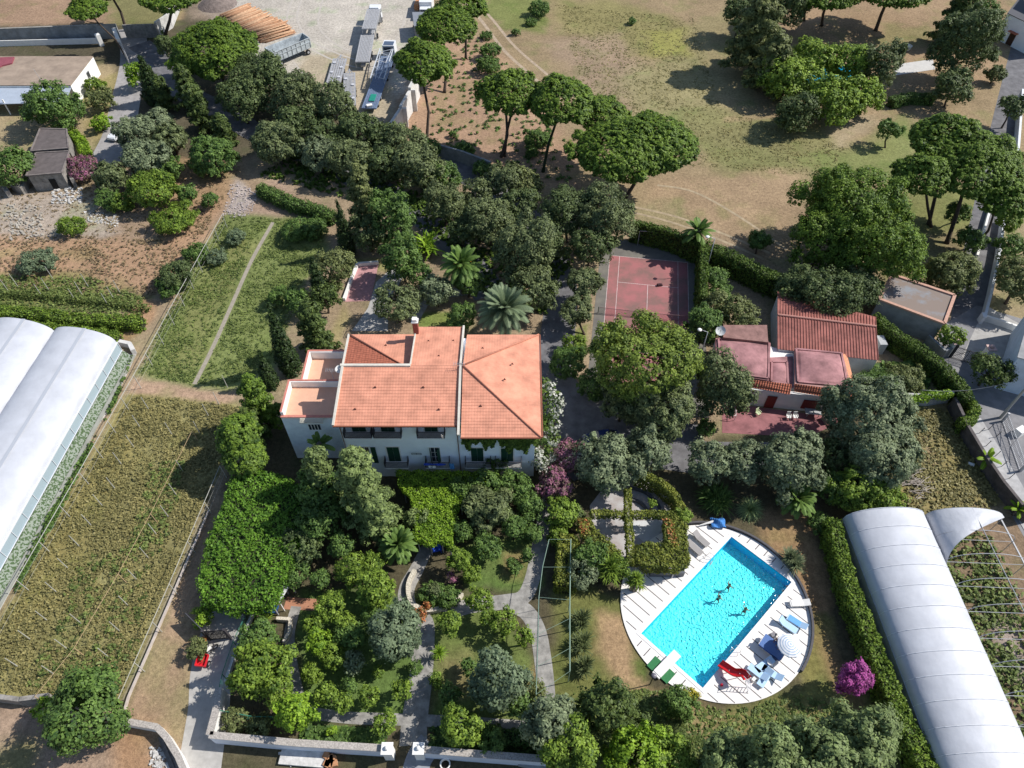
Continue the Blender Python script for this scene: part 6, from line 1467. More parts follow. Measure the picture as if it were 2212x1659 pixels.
hoops(gh, GA0, GB0, GA1, GB1, 2.3, 2.01, 16, mat('white_hoops', (0.66, 0.67, 0.70), .4), chord=False)
b = MB()
for p, q in ((GA0, GA1), (GB0, GB1)): b.beam((p.x, p.y, 2.28), (q.x, q.y, 2.28), .16, .12)
b.build('gutter', STEEL, gh)
b = MB(); b.quad((GA0.x, GA0.y, .02), (GA1.x, GA1.y, .02), (GA1.x, GA1.y, 2.25), (GA0.x, GA0.y, 2.25)); b.build('side_sheet', PLAS2, gh)
gh2 = thing('hoop_greenhouse', (46, 26, 0), 'bare greenhouse hoops with a torn sheet of white plastic at the far end', 'greenhouse frame', 'plastic greenhouses')
HA0, HB0, HA1, HB1 = Vector((41.9, 36.4, 0)), Vector((49.6, 36.0, 0)), Vector((42.75, 4, 0)), Vector((50.6, 4, 0))
hoops(gh2, HA0, HB0, HA1, HB1, 2.3, 2.0, 13, mat('pale_tubes', (0.42, 0.42, 0.43), .4), r=.035)
b = MB(); top = lambda t: HA0.lerp(HA1, t).lerp(HB0.lerp(HB1, t), .5)
b.tube([top(0) + Vector((0, 0, 4.32)), top(1) + Vector((0, 0, 4.32))], .04, 5)
for p, q in ((HA0, HA1), (HB0, HB1)): b.beam((p.x, p.y, 2.3), (q.x, q.y, 2.3), .14, .1)
b.build('purlins', MATS['pale_tubes'], gh2)
b = MB(); vs = []; n1, n2 = 14, 14       # torn plastic, gathered towards the near left corner
for i in range(n1 + 1):
 for j in range(n2 + 1):
  s = j / n2; t = i / n1; tm = .17 * (1 - s) ** 1.3
  L_ = HA0.lerp(HA1, tm * t); R_ = HB0.lerp(HB1, tm * t); p = L_.lerp(R_, .5 - .5 * math.cos(math.pi * s * .98))
  h = 2.3 + 2.0 * math.sin(math.pi * s * .98) ** .85 + .05 + .07 * math.sin(12 * s + 5 * t) * t; vs.append((p.x, p.y, h))
b.add(vs, [(i * (n2 + 1) + j, i * (n2 + 1) + j + 1, (i + 1) * (n2 + 1) + j + 1, (i + 1) * (n2 + 1) + j) for i in range(n1) for j in range(n2)])
b.build('torn_sheet', PLAS2, gh2, smooth=True)
gl_ = thing('greenhouse', (-56, 45, 0), 'wide white greenhouse of two arched bays at the left edge', 'greenhouse', 'plastic greenhouses')
q0, q1 = Vector((-48.6, 60.4, 0)), Vector((-50.7, 26, 0)); wv_ = Vector((-8.1, 1.6, 0))
for k in range(2):
 vault(gl_, q0 + wv_ * (k + 1), q0 + wv_ * k, q1 + wv_ * (k + 1), q1 + wv_ * k, 2.5, 1.75, PLAS, nb=12)
b = MB()
for k in range(2):
 for fx in (.42,):
  a_ = q0 + wv_ * (k + fx); c_ = q1 + wv_ * (k + fx); b.beam((a_.x, a_.y, 4.30), (c_.x, c_.y, 4.30), .42, .03)
 a_ = q0 + wv_ * (k + 1); c_ = q1 + wv_ * (k + 1); b.beam((a_.x, a_.y, 2.56), (c_.x, c_.y, 2.56), .25, .12)
b.build('ridge_vent', mat('grey_vent_strip', (0.42, 0.44, 0.48), .6), gl_)
b = MB(); b.quad((q0.x + .02, q0.y, 1.1), (q1.x + .02, q1.y, 1.1), (q1.x, q1.y, 2.5), (q0.x, q0.y, 2.5)); b.build('side_curtain', mat('blue_grey_curtain', (0.34, 0.42, 0.46), .5), gl_)
b = MB()
for i in range(17): p = q0.lerp(q1, i / 16); b.beam((p.x + .06, p.y, 0), (p.x + .06, p.y, 2.5), .06)
b.beam((q0.x + .08, q0.y, 2.5), (q1.x + .08, q1.y, 2.5), .12, .14); b.beam((q0.x + .08, q0.y, 1.1), (q1.x + .08, q1.y, 1.1), .07, .07)
b.build('posts', MATS['white_hoops'], gl_)
netm = mat('pale_green_netting', (0.24, 0.27, 0.22), .8, color2=(0.06, 0.10, 0.04), scale=4.5, var=.3, thr=(.46, .52), detail=1)
b = MB(); b.quad((q0.x + .15, q0.y, 1.05), (q0.x + .8, q0.y, .05), (q1.x + .8, q1.y, .05), (q1.x + .15, q1.y, 1.05)); one(b, 'netting_strip', netm, 'strip of pale perforated netting along the foot of the left greenhouse', 'netting')
b = MB(); b.beam((q0.x + 1.15, q0.y, .12), (q1.x + 1.15, q1.y, .12), .4, .24); one(b, 'concrete_channel', mat('green_grey_concrete', (0.30, 0.30, 0.26), .9, var=.2, scale=1), 'narrow concrete channel between netting and white gravel strip', 'channel')
wallrun(A([(262, 745), (285, 750), (292, 765)]), .8, .5, PLW, 'low_wall', 'broken pale wall at the head of the white gravel strip')
# ---------------------------------------------------------------- wire fences and posts of the fields
def wirefence(pts, h, sp, m, label, rail=.05, posts=True, wires=3, name='wire_fence', lean=0.0):
 pts = [Vector(p) for p in pts]; c = sum(pts, Vector()) / len(pts); r_ = thing(name, (c.x, c.y, 0), label, 'fence', 'wire fences')
 b = MB(); pb = []
 for i in range(len(pts) - 1):
  a_, q = pts[i], pts[i + 1]; n_ = max(1, int((q - a_).length / sp))
  b.beam(a_ + Vector((0, 0, h)), q + Vector((0, 0, h)), rail, rail)
  for w_ in range(1, wires): b.beam(a_ + Vector((0, 0, h * w_ / wires)), q + Vector((0, 0, h * w_ / wires)), .012)
  for k in range(n_ + (1 if i == len(pts) - 2 else 0)): pb.append(a_.lerp(q, k / n_))
 b.build('wires', m, r_)
 for p in pb[:90]:
  q = MB(); q.beam(p, p + Vector((0, 0, h)), .06, .06); q.build('post', m, r_)
 return r_
PALEP = mat('pale_post', (0.46, 0.45, 0.40), .7, var=.1, scale=3)
hh = 2.4
def F_(pts, z): return [Vector((at(x_, y_, z).x, at(x_, y_, z).y, 0)) for x_, y_ in pts]
wirefence(F_([(480, 463), (385, 633), (288, 811), (170, 1020), (35, 1253), (-30, 1370)], hh), hh, 3.2, PALEP, 'long pale railed fence from the green field along the gravel strip', rail=.05)
wirefence(F_([(475, 1006), (365, 1262), (248, 1526)], hh), hh, 3.4, PALEP, 'pale railed fence along the right side of the dry field', rail=.045)
wirefence(F_([(248, 1526), (265, 1552)], 2.0), 2.0, 3.0, PALEP, 'short fence piece turning to the white wall at the corner of the dry field', rail=.06)
wallrun([at(453, 1104), at(360, 1320), at(280, 1504), at(266, 1552)], .3, .16, mat('pale_kerb', (0.50, 0.43, 0.38), .9, var=.2, scale=2), 'kerb', 'thin pale kerb line between the dry field and the bare strip', 'kerb')
wirefence(F_([(395, 1210), (300, 1340), (170, 1560)], 2.2) if False else F_([(415, 930), (325, 1110), (255, 1240), (160, 1400), (75, 1505)], 2.0), 2.0, 30, mat('rusty_wire', (0.45, 0.32, 0.18), .8), 'rusty single wire down the middle of the dry field', rail=.035, wires=1)
pz = [(1195, 280), (1250, 0), (1110, 360), (1010, 490), (940, 655), (840, 800), (760, 965), (660, 1130), (575, 1305), (465, 1475)]
pr_ = [((1165, 215), (1205, 275)), ((1090, 355), (1135, 420)), ((1000, 490), (1085, 580)), ((935, 655), (985, 720)), ((835, 800), (935, 920)), ((760, 970), (830, 1055)), ((665, 1135), (740, 1215)), ((575, 1310), (645, 1385)), ((465, 1480), (555, 1565)),
  ((1360, 415), (1395, 480)), ((1590, 420), (1620, 470)), ((1650, 275), (1690, 330)), ((1440, 720), (1485, 780)), ((1370, 890), (1430, 970)), ((1290, 1045), (1365, 1145)), ((1205, 1215), (1270, 1290)), ((1130, 1390), (1205, 1480)), ((1040, 1570), (1110, 1655)), ((1730, 150), (1775, 235))]
pr2 = [((360, 140), (460, 235)), ((265, 345), (385, 465)), ((160, 550), (250, 620)), ((50, 760), (150, 840)), ((950, 250), (1040, 345)), ((860, 450), (970, 550)), ((760, 665), (880, 760)), ((600, 430), (660, 490)), ((500, 640), (540, 690)), ((390, 850), (440, 900)), ((655, 880), (710, 920))]
pr3 = [((25, 780), (70, 840)), ((90, 740), (145, 800)), ((275, 790), (345, 885)), ((365, 785), (400, 835)), ((660, 725), (715, 800)), ((630, 820), (665, 865)), ((570, 860), (615, 920)), ((830, 880), (880, 960)), ((900, 865), (925, 905)), ((935, 775), (975, 855)), ((385, 680), (430, 740)), ((1790, 1530), (1845, 1620))]
posts = [(Z0(*b_), (0, 811.1), Z0(*a_)) for a_, b_ in pr_] + [(Z0(*b_), (0, 1216.6), Z0(*a_)) for a_, b_ in pr2] + [(Z0(*b_), (0, 405.5), Z0(*a_)) for a_, b_ in pr3]
proto = None
for (bx_, of, tp) in posts:
 base = at(bx_[0] + of[0], bx_[1] + of[1])
 if proto is None:
  b = MB(); b.tube([(0, 0, 0), (0, 0, 2.3)], [.05, .035], 6); proto = b.build('field_post', PALEP); o = proto
 else: o = proto.copy(); COL.objects.link(o)
 o.location = base; tag(o, 'thin pale post standing among the weeds of the left hand fields', 'post', 'thin pale posts of the left hand fields')
# ---------------------------------------------------------------- trucks, trailers, logs in the yard
U = lambda zx, zy: (693.1 + zx / 7.5, zy / 7.5)
V2 = lambda zx, zy: (693.1 + zx / 10, 88.5 + zy / 10)
Q = lambda zx, zy: (412.9 + zx / 7.5, zy / 7.5)
DECKM = mat('weathered_ramp_steel', (0.36, 0.36, 0.37), .6, var=.25, scale=4, bump=.3, bscale=12)
RUB = mat('tyre_rubber', (0.02, 0.02, 0.02), .9)
def wheel(r_, p, d, rad=.48, w_=.3):
 b = MB(); p = Vector(p); s = Vector((-d.y, d.x, 0)); b.tube([p - s * w_ / 2, p + s * w_ / 2], rad, 14); w0 = b.build('wheel', RUB, r_)
 b = MB(); b.tube([p - s * (w_ / 2 + .01), p + s * (w_ / 2 + .01)], rad * .5, 10); b.build('rim', STEEL, w0)
def deckplate(r_, p, q, w_, m, name='deck', slats=9, th=.16):
 b = MB(); d = (q - p).normalized(); s = Vector((-d.y, d.x, 0)).normalized(); n_ = slats
 for i in range(n_):
  o_ = s * (-w_ / 2 + w_ * (i + .5) / n_); b.beam(p + o_, q + o_, w_ / n_ * .78, .07)
 L = (q - p).length
 for k in range(int(L / 1.1) + 1): c_ = p.lerp(q, k / max(1, int(L / 1.1))) - Vector((0, 0, .1)); b.beam(c_ - s * w_ / 2, c_ + s * w_ / 2, .12, .12)
 for sg in (-1, 1): b.beam(p + s * sg * w_ / 2 - Vector((0, 0, .06)), q + s * sg * w_ / 2 - Vector((0, 0, .06)), .12, .2)
 return b.build(name, m, r_)
def centre(a_, c_, z_): return (at(*a_, z_) + at(*c_, z_)) / 2
t1 = thing('car_transporter', at(*U(760, 500)), 'empty grey car transporter with a white cab, the longest vehicle standing in the yard', 'truck', 'car transporters')
w1 = (at(*U(560, 980), 1.6) - at(*U(780, 980), 1.6)).length
pA, pB = centre(U(560, 1000), U(785, 1000), 1.6), centre(U(640, 540), U(885, 540), 1.9)
pC, pD = centre(U(660, 465), U(890, 465), 3.0), centre(U(745, 150), U(965, 150), 3.2)
deckplate(t1, pA, pB, w1, DECKM); deckplate(t1, pC, pD, w1, DECKM, 'upper_deck')
d_ = (pD - pC).normalized(); d_.z = 0; d_.normalize(); s_ = Vector((-d_.y, d_.x, 0))
b = MB()
for p, h0 in ((pA, .5), (pB, .5), (pC, .5), (pD, .5)):
 for sg in (-1, 1): b.beam(Vector((p.x, p.y, h0)) + s_ * sg * w1 / 2, p + s_ * sg * w1 / 2, .14)
b.beam(pC - s_ * w1 / 2 + Vector((0, 0, -.6)), pD - s_ * w1 / 2 + Vector((0, 0, -.6)), .1); b.beam(pC + s_ * w1 / 2 + Vector((0, 0, -.9)), pB + s_ * w1 / 2, .1)
b.beam(Vector((pA.x, pA.y, .75)), Vector((pD.x, pD.y, .75)), .8, .3); b.build('frame', STEEL, t1)
pcab = pD + d_ * 1.6; b = MB(); b.box((pcab.x, pcab.y, 1.7), (2.3, 2.4, 2.6), 0); cb = b.build('cab', mat('white_cab_paint', (0.72, 0.73, 0.74), .35, spec=.5), t1)
b = MB(); b.box((pcab.x, pcab.y + 1.21, 2.2), (2.0, .04, .9)); b.box((pcab.x + 1.16, pcab.y + .4, 2.2), (.04, .9, .8)); b.build('window', GLASS, cb)
b = MB(); b.box((pcab.x, pcab.y - .4, 3.1), (1.9, 1.3, .3)); b.build('roof_spoiler', MATS['white_cab_paint'], t1)
for p in (pA.lerp(pB, .3), pA.lerp(pB, .5), pC.lerp(pD, .3), pcab):
 for sg in (-1, 1): wheel(t1, (p.x + s_.x * sg * w1 * .42, p.y + s_.y * sg * w1 * .42, .48), d_)
t2 = thing('car_transporter', at(*V2(1250, 900)), 'blue grey car transporter with white cab, folded lattice deck and green load', 'truck', 'car transporters')
BLUEG = mat('blue_grey_steel', (0.15, 0.20, 0.30), .55, var=.3, scale=4); LAT = mat('pale_lattice_steel', (0.55, 0.58, 0.62), .5)
e0, e1 = centre(V2(900, 1450), V2(1180, 1450), .9), centre(V2(1310, 330), V2(1590, 330), 1.1)
w2 = (at(*V2(900, 1450), .9) - at(*V2(1180, 1450), .9)).length * 1.1
deckplate(t2, e0, e1, w2, BLUEG); d2 = (e1 - e0).normalized(); d2.z = 0; d2.normalize(); s2 = Vector((-d2.y, d2.x, 0))
b = MB(); u0, u1 = e0.lerp(e1, .44) + Vector((0, 0, 1.0)), e0.lerp(e1, .98) + Vector((0, 0, 1.6))
for sg in (-1, 1): b.beam(u0 + s2 * sg * w2 / 2, u1 + s2 * sg * w2 / 2, .12, .2); b.beam(u0 + s2 * sg * w2 * .12, u1 + s2 * sg * w2 * .4, .08, .1)
for k in range(8):
 t = k / 8; p, q = u0.lerp(u1, t), u0.lerp(u1, t + .125); sg = 1 if k % 2 else -1; b.beam(p + s2 * sg * w2 / 2, q - s2 * sg * w2 / 2, .07)
 b.beam(Vector((p.x, p.y, .9)) + s2 * w2 / 2, p + s2 * w2 / 2, .08); b.beam(Vector((p.x, p.y, .9)) - s2 * w2 / 2, p - s2 * w2 / 2, .08)
b.build('lattice_deck', LAT, t2)
cpos = e1 + d2 * 2.2; b = MB(); b.box((cpos.x, cpos.y, 1.5), (2.3, 2.3, 2.3), math.atan2(d2.y, d2.x) - math.pi / 2); cb = b.build('cab', MATS['white_cab_paint'], t2)
b = MB(); b.box((cpos.x - d2.x * .2, cpos.y - d2.y * .2, 2.68), (1.9, 1.5, .08), math.atan2(d2.y, d2.x) - math.pi / 2); b.build('roof_hatch', mat('dark_blue_roof', (0.08, 0.11, 0.17), .5), cb)
b = MB(); b.box((cpos.x - d2.x * 1.18, cpos.y - d2.y * 1.18, 1.9), (1.9, .06, .9), math.atan2(d2.y, d2.x) - math.pi / 2); b.build('window', GLASS, cb)
for t in (.12, .24, .62, .9, 1.1):
 for sg in (-1, 1): p = e0.lerp(e1, t); wheel(t2, (p.x + s2.x * sg * w2 * .44, p.y + s2.y * sg * w2 * .44, .46), d2)
p = e0.lerp(e1, .17); b = MB()
for i in range(7): o_ = s2 * (-.5 + i * .15); b.beam(p + o_ - d2 * 1.1 + Vector((0, 0, .15)), p + o_ + d2 * 1.2 + Vector((0, 0, .18)), .11, .09)
o = one(b, 'strap_bundle', mat('emerald_straps', (0.02, 0.27, 0.20), .7), 'emerald green bundle lying on the tail of the blue grey transporter', 'bundle')
p = e0.lerp(e1, .03); b = MB(); b.box((p.x, p.y, 1.12), (1.0, .7, .25), .3); one(b, 'white_crate', WARMW, 'white crate at the very end of the blue grey transporter', 'crate')
for q0_, q1_, z_, lb, nn in (((V2(120, 900), V2(420, 900)), (V2(240, 380), V2(590, 380)), .8, 'flat grey car trailer, left of the pair below the transporter', 6), ((V2(500, 1400), V2(750, 1400)), (V2(470, 690), V2(760, 690)), .9, 'flat grey car trailer, right of the pair, its tail under the oak', 8)):
 tr_ = thing('flat_trailer', centre(*q0_, 0), lb, 'trailer', 'flat car trailers'); p, q = centre(*q0_, z_), centre(*q1_, z_); w_ = (at(*q0_[0], z_) - at(*q0_[1], z_)).length
 deckplate(tr_, p, q, w_, DECKM, 'deck', nn); dd = (q - p).normalized(); dd.z = 0; ss = Vector((-dd.y, dd.x, 0))
 b = MB(); b.beam(q, q + dd * 1.5, .2, .15); b.beam(q + ss * .6, q + dd * 1.3, .1); b.beam(q - ss * .6, q + dd * 1.3, .1); b.build('drawbar', STEEL, tr_)
 b = MB()
 for k in range(4): c_ = p.lerp(q, .2 + .2 * k) + ss * w_ * .3 * (1 if k % 2 else -1); b.box((c_.x, c_.y, z_ + .12), (.5, .6, .2), .1)
 b.build('fittings', mat('light_fittings', (0.55, 0.55, 0.57), .5, var=.2, scale=3), tr_)
 for t in (.4, .55):
  for sg in (-1, 1): c_ = p.lerp(q, t); wheel(tr_, (c_.x + ss.x * sg * w_ * .5, c_.y + ss.y * sg * w_ * .5, .38), dd, .38, .25)
tt = thing('tipper_trailer', at(*Q(1600, 950)), 'open topped grey trailer with high ribbed sides parked beside the log pile', 'trailer')
zt = 3.0; k0, k1, k2, k3 = at(*Q(1320, 860), zt), at(*Q(1910, 615), zt), at(*Q(1800, 540), zt), at(*Q(1195, 775), zt)
TP = mat('chalky_grey_paint', (0.43, 0.47, 0.49), .8, var=.3, scale=1.5)
ring = [k0, k1, k2, k3]; b = MB(); b.prism([(p.x, p.y) for p in ring], 1.15, 1.3); b.build('floor', TP, tt)
kc = sum(ring, Vector()) / 4
for i in range(4):
 p, q = ring[i], ring[(i + 1) % 4]; d_ = (q - p).normalized(); s_ = Vector((-d_.y, d_.x, 0)); s_ = s_ if s_.dot(kc - p) > 0 else -s_
 b = MB(); b.prism([(p.x, p.y), (q.x, q.y), (q.x + s_.x * .08, q.y + s_.y * .08), (p.x + s_.x * .08, p.y + s_.y * .08)], 1.3 if i else 1.302, zt - .002 * i); n_ = max(2, int((q - p).length / .95))
 for k in range(n_ + 1): r__ = p.lerp(q, k / n_) - s_ * .04; b.box((r__.x, r__.y, 2.15), (.12, .1, 1.68), math.atan2(d_.y, d_.x))
 b.beam(Vector((p.x, p.y, zt + .02)) - s_ * .02, Vector((q.x, q.y, zt + .02)) - s_ * .02, .14, .12); b.beam(Vector((p.x, p.y, 2.3)) - s_ * .04, Vector((q.x, q.y, 2.3)) - s_ * .04, .08, .14); b.build('side_panel', TP, tt)
d_ = (k1 - k0).normalized(); s_ = Vector((-d_.y, d_.x, 0)); W_ = (k3 - k0).length
b = MB(); b.beam(Vector((k0.x, k0.y, .95)).lerp(Vector((k3.x, k3.y, .95)), .5), Vector((k1.x, k1.y, .95)).lerp(Vector((k2.x, k2.y, .95)), .5), W_ * .5, .3); b.build('chassis', IRON, tt)
for t in (.15, .9):
 for f_ in (.03, .97): p = k0.lerp(k1, t).lerp(k3.lerp(k2, t), f_); wheel(tt, (p.x, p.y, .5), d_, .5, .28)
logs = []
lm1 = mat('peeled_log', (0.52, 0.33, 0.20), .9, var=.35, scale=2.5); lm2 = mat('ruddy_log', (0.42, 0.23, 0.13), .9, var=.35, scale=2.5)
la, lb_ = at(*Q(520, 260), 0), at(*Q(1330, 700), 0); dl = (at(*Q(900, 120), .5) - at(*Q(500, 280), .5)).normalized(); kk = 0
sideL = (lb_ - la); LL = sideL.length; sideL.normalize(); rows = 5
lproto = []
for m_ in (lm1, lm2):
 b = MB(); b.tube([(-3.6, 0, 0), (0, .05, 0), (3.6, 0, .02)], [.17, .15, .12], 8); lproto.append(b)
first = {}
for rrow in range(rows):
 nlog = int(LL / .36) - rrow * 3
 for i in range(nlog):
  c_ = la + sideL * (.36 * (i + rrow * 1.5)) + dl * rnd.uniform(-.6, .6) + Vector((0, 0, .18 + .31 * rrow)); c_ += dl * (1.6 + .012 * i)
  k = rnd.randint(0, 1); yaw = math.atan2(dl.y, dl.x) + rnd.uniform(-.07, .07) + (-.25 * max(0, i / nlog - .55) / .45)
  if k not in first: o = lproto[k].build('log', (lm1, lm2)[k], smooth=True); first[k] = o
  else: o = first[k].copy(); COL.objects.link(o)
  o.location = c_; o.rotation_euler = (0, rnd.uniform(-.03, .03), yaw); sc_ = rnd.uniform(.8, 1.15); o.scale = (rnd.uniform(.85, 1.08), sc_, sc_)
  tag(o, 'long peeled log in the big stack behind the rounded pine', 'log', 'logs of the big stack in the yard'); kk += 1
for c4_, z_, lb, m_ in ((((1480, 195), (1700, 190), (1640, 415), (1510, 425)), 3.0, 'grey box body of a van or container beside the pine at the yard edge', mat('grey_box_roof', (0.22, 0.235, 0.26), .7, var=.1, scale=1)),):
 r_ = thing('container', at(*U(1580, 420)), lb, 'container'); pts = [at(*U(*q), z_) for q in c4_]; pts[2] = pts[1] + (pts[3] - pts[0])
 b = MB(); b.prism([(p.x, p.y) for p in pts], .3, z_ - .06); b.build('body', MATS['grey_box_roof'], r_); b = MB(); b.prism([(p.x, p.y) for p in pts], z_ - .06, z_); b.build('roof', m_, r_)
 b = MB()
 for p in pts: b.box((p.x, p.y, .15), (.3, .3, .3))
 b.build('feet', IRON, r_)
p = at(905, 25); r_ = thing('white_van', at(912, 30), 'white box van half hidden behind the pines at the yard edge', 'van'); b = MB(); b.box((p.x + 1.8, p.y, 1.7), (2.6, 5.2, 2.6)); b.build('box_body', MATS['white_cab_paint'], r_); b = MB(); b.box((p.x + 1.8, p.y - 3.4, 1.3), (2.2, 1.6, 1.8)); cb = b.build('cab', MATS['white_cab_paint'], r_); b = MB(); b.box((p.x + 1.8, p.y - 4.22, 1.7), (1.9, .04, .7)); b.build('windscreen', GLASS, cb)
for dy in (-3.4, 1.6):
 for sg in (-1, 1): wheel(r_, (p.x + 1.8 + sg * 1.1, p.y + dy, .42), Vector((0, 1, 0)), .42, .25)
b = MB(); b.box((0, 0, 0), (1, 1, 1));
p = at(*U(1580, 90)); b = MB(); b.box((p.x, p.y, .6), (.8, 5, 1.2), -.1); one(b, 'rust_stack', mat('orange_planks', (0.55, 0.26, 0.12), .9, var=.2, scale=3), 'narrow orange brown stack at the top right of the yard', 'planks')
b = MB(); p0 = at(470, 10); b.lathe((p0.x, p0.y, 0), [(4.2, 0), (3.0, .8), (1.5, 1.5), (.05, 1.8)], 20); one(b, 'spoil_heap', mat('dark_spoil', (0.20, 0.16, 0.14), .95, var=.4, scale=1.5, bump=.8, bscale=3), 'dark heap of earth behind the log stack', 'heap', smooth=True)
# ---------------------------------------------------------------- cars
def car(px, py, yaw, m, label, L=4.2, W_=1.75):
 loc = at(px, py); r_ = thing('parked_car', loc, label, 'car', 'parked cars'); a = R(yaw)
 def loft(secs, m_, nm, parent):
  b = MB(); n_ = len(secs[0][1]); vs = []
  for x_, prof in secs: vs += [rot((x_, yy, zz), loc, a) for yy, zz in prof]
  b.add(vs, [(i * n_ + j, i * n_ + (j + 1) % n_, (i + 1) * n_ + (j + 1) % n_, (i + 1) * n_ + j) for i in range(len(secs) - 1) for j in range(n_)] + [tuple(range(n_)), tuple(reversed(range((len(secs) - 1) * n_, len(secs) * n_)))])
  return b.build(nm, m_, parent)
 w = W_ / 2
 pf = lambda w_, z0, z1: [(-w_, z0), (-w_, z1 - .12), (-w_ + .12, z1), (w_ - .12, z1), (w_, z1 - .12), (w_, z0)]
 bd = loft([(-L / 2, pf(w * .86, .35, .72)), (-L / 2 + .25, pf(w * .97, .25, .86)), (-L * .22, pf(w, .22, .93)), (L * .2, pf(w, .22, .95)), (L / 2 - .2, pf(w * .96, .25, .90)), (L / 2, pf(w * .86, .35, .80))], m, 'body', r_)
 loft([(-L * .24, pf(w * .86, .9, .95)), (-L * .08, pf(w * .78, .9, 1.40)), (L * .22, pf(w * .78, .9, 1.43)), (L * .40, pf(w * .84, .9, 1.0))], GLASS, 'windows', r_)
 loft([(-L * .07, pf(w * .76, 1.36, 1.445)), (L * .21, pf(w * .76, 1.38, 1.47))], m, 'roof', r_)
 d = Vector((math.cos(a), math.sin(a), 0))
 for xx in (-L * .31, L * .31):
  for sg in (-1, 1): q = rot((xx, sg * (w - .08), .32), loc, a); wheel(r_, q, d, .32, .2)
 for sg in (-1, 1): b = MB(); b.box(rot((-L / 2 + .03, sg * w * .62, .66), loc, a), (.08, .32, .14), a); b.build('headlight', STEEL, r_)
car(258, 293, 76, MATS['white_cab_paint'], 'white car parked on the farm lane, half under the olive tree')
car(1298, 954, 10, mat('navy_car_paint', (0.015, 0.03, 0.12), .3, spec=.6), 'dark blue car standing in deep shade right of the villa')
X5 = lambda zx, zy: (zx / 3.75, 1216.6 + zy / 3.75)
r_ = thing('hand_cart', at(*X5(1635, 800)), 'bright red metal cart at the edge of the pale drive', 'cart'); p, q = at(*X5(1625, 840), .55), at(*X5(1655, 745), .62); d_ = (q - p).normalized(); s_ = Vector((-d_.y, d_.x, 0)).normalized()
REDP = mat('red_cart_paint', (0.62, 0.02, 0.03), .45); b = MB(); b.beam(p, q, .85, .06)
for sg in (-1, 1): b.beam(p + s_ * sg * .45 + Vector((0, 0, .17)), q + s_ * sg * .45 + Vector((0, 0, .17)), .06, .32)
for e_ in (p, q): b.beam(e_ - s_ * .45 + Vector((0, 0, .17)), e_ + s_ * .45 + Vector((0, 0, .17)), .06, .32)
b.build('tray', REDP, r_)
for sg in (-1, 1): c_ = p.lerp(q, .4) + s_ * sg * .5; wheel(r_, (c_.x, c_.y, .28), d_, .28, .1)
r_ = thing('garden_tractor', at(*X5(1650, 700)), 'small orange garden tractor in front of the red cart', 'tractor'); p = at(*X5(1648, 690)); b = MB(); b.box((p.x, p.y, .55), (.5, .9, .35), -.3); b.box((p.x + .1, p.y + .5, .75), (.42, .5, .3), -.3); b.build('body', mat('orange_paint', (0.55, 0.20, 0.05), .5), r_)
b = MB(); b.tube([(p.x, p.y - .2, .7), (p.x - .05, p.y - .9, 1.05)], .03, 5); b.build('handlebar', IRON, r_)
for sg in (-1, 1): wheel(r_, (p.x + sg * .4, p.y, .35), Vector((0, 1, 0)), .35, .18)
r_ = thing('scooter', at(*X5(1710, 690)), 'black and white scooter parked to the right of the orange tractor', 'scooter'); p, q = at(*X5(1690, 720), .3), at(*X5(1745, 675), .3); d_ = (q - p).normalized(); wheel(r_, p, d_, .28, .12); wheel(r_, q, d_, .28, .12)
b = MB(); b.tube([p + Vector((0, 0, .35)), p.lerp(q, .5) + Vector((0, 0, .2)), q + Vector((0, 0, .3)), q + Vector((0, 0, .75))], [.15, .14, .1, .05], 7); b.build('body', IRON, r_, smooth=True); b = MB(); b.box((*(p.lerp(q, .25)).xy, .78), (.5, .28, .1), math.atan2(d_.y, d_.x)); b.build('seat', WARMW, r_); b = MB(); s_ = Vector((-d_.y, d_.x, 0)); b.tube([q - s_ * .3 + Vector((0, 0, .78)), q + s_ * .3 + Vector((0, 0, .78))], .03, 5); b.build('handlebar', IRON, r_)
def irongate(pa, pb, h, label, n=14, m=IRON, name='iron_gate'):
 r_ = thing(name, (pa + pb) / 2, label, 'gate', 'iron gates')
 for k, (p, q) in enumerate(((pa, pa.lerp(pb, .49)), (pa.lerp(pb, .51), pb))):
  b = MB(); b.beam(p + Vector((0, 0, .1)), q + Vector((0, 0, .1)), .06); b.beam(p + Vector((0, 0, h)), q + Vector((0, 0, h)), .06); b.beam(p + Vector((0, 0, h * .6)), q + Vector((0, 0, h * .6)), .04)
  for i in range(n + 1): c_ = p.lerp(q, i / n); b.beam(c_ + Vector((0, 0, .05)), c_ + Vector((0, 0, h + .15)), .03)
  b.beam(p + Vector((0, 0, .15)), q + Vector((0, 0, h)), .04); b.build('gate_leaf', m, r_)
 for p in (pa, pb): b = MB(); b.box((p.x, p.y, h / 2 + .1), (.22, .22, h + .3)); b.build('gate_post', m, r_)
irongate(at(*X5(1700, 620)), at(*X5(1870, 610)), 2.0, 'black iron gate across the pale drive at the lower left')
b = MB(); p, q = at(*X5(1560, 470), 0), at(*X5(1690, 600), 0); b.beam(p + Vector((0, 0, 1)), q + Vector((0, 0, 1)), .08, 2.0); one(b, 'solid_gate', mat('dark_gate_metal', (0.07, 0.07, 0.08), .6), 'dark solid gate leaf swung open beside the iron gate', 'gate')
irongate(at(2052, 772), at(2108, 790), 1.9, 'ornate iron gate across the street end of the lane', 10)
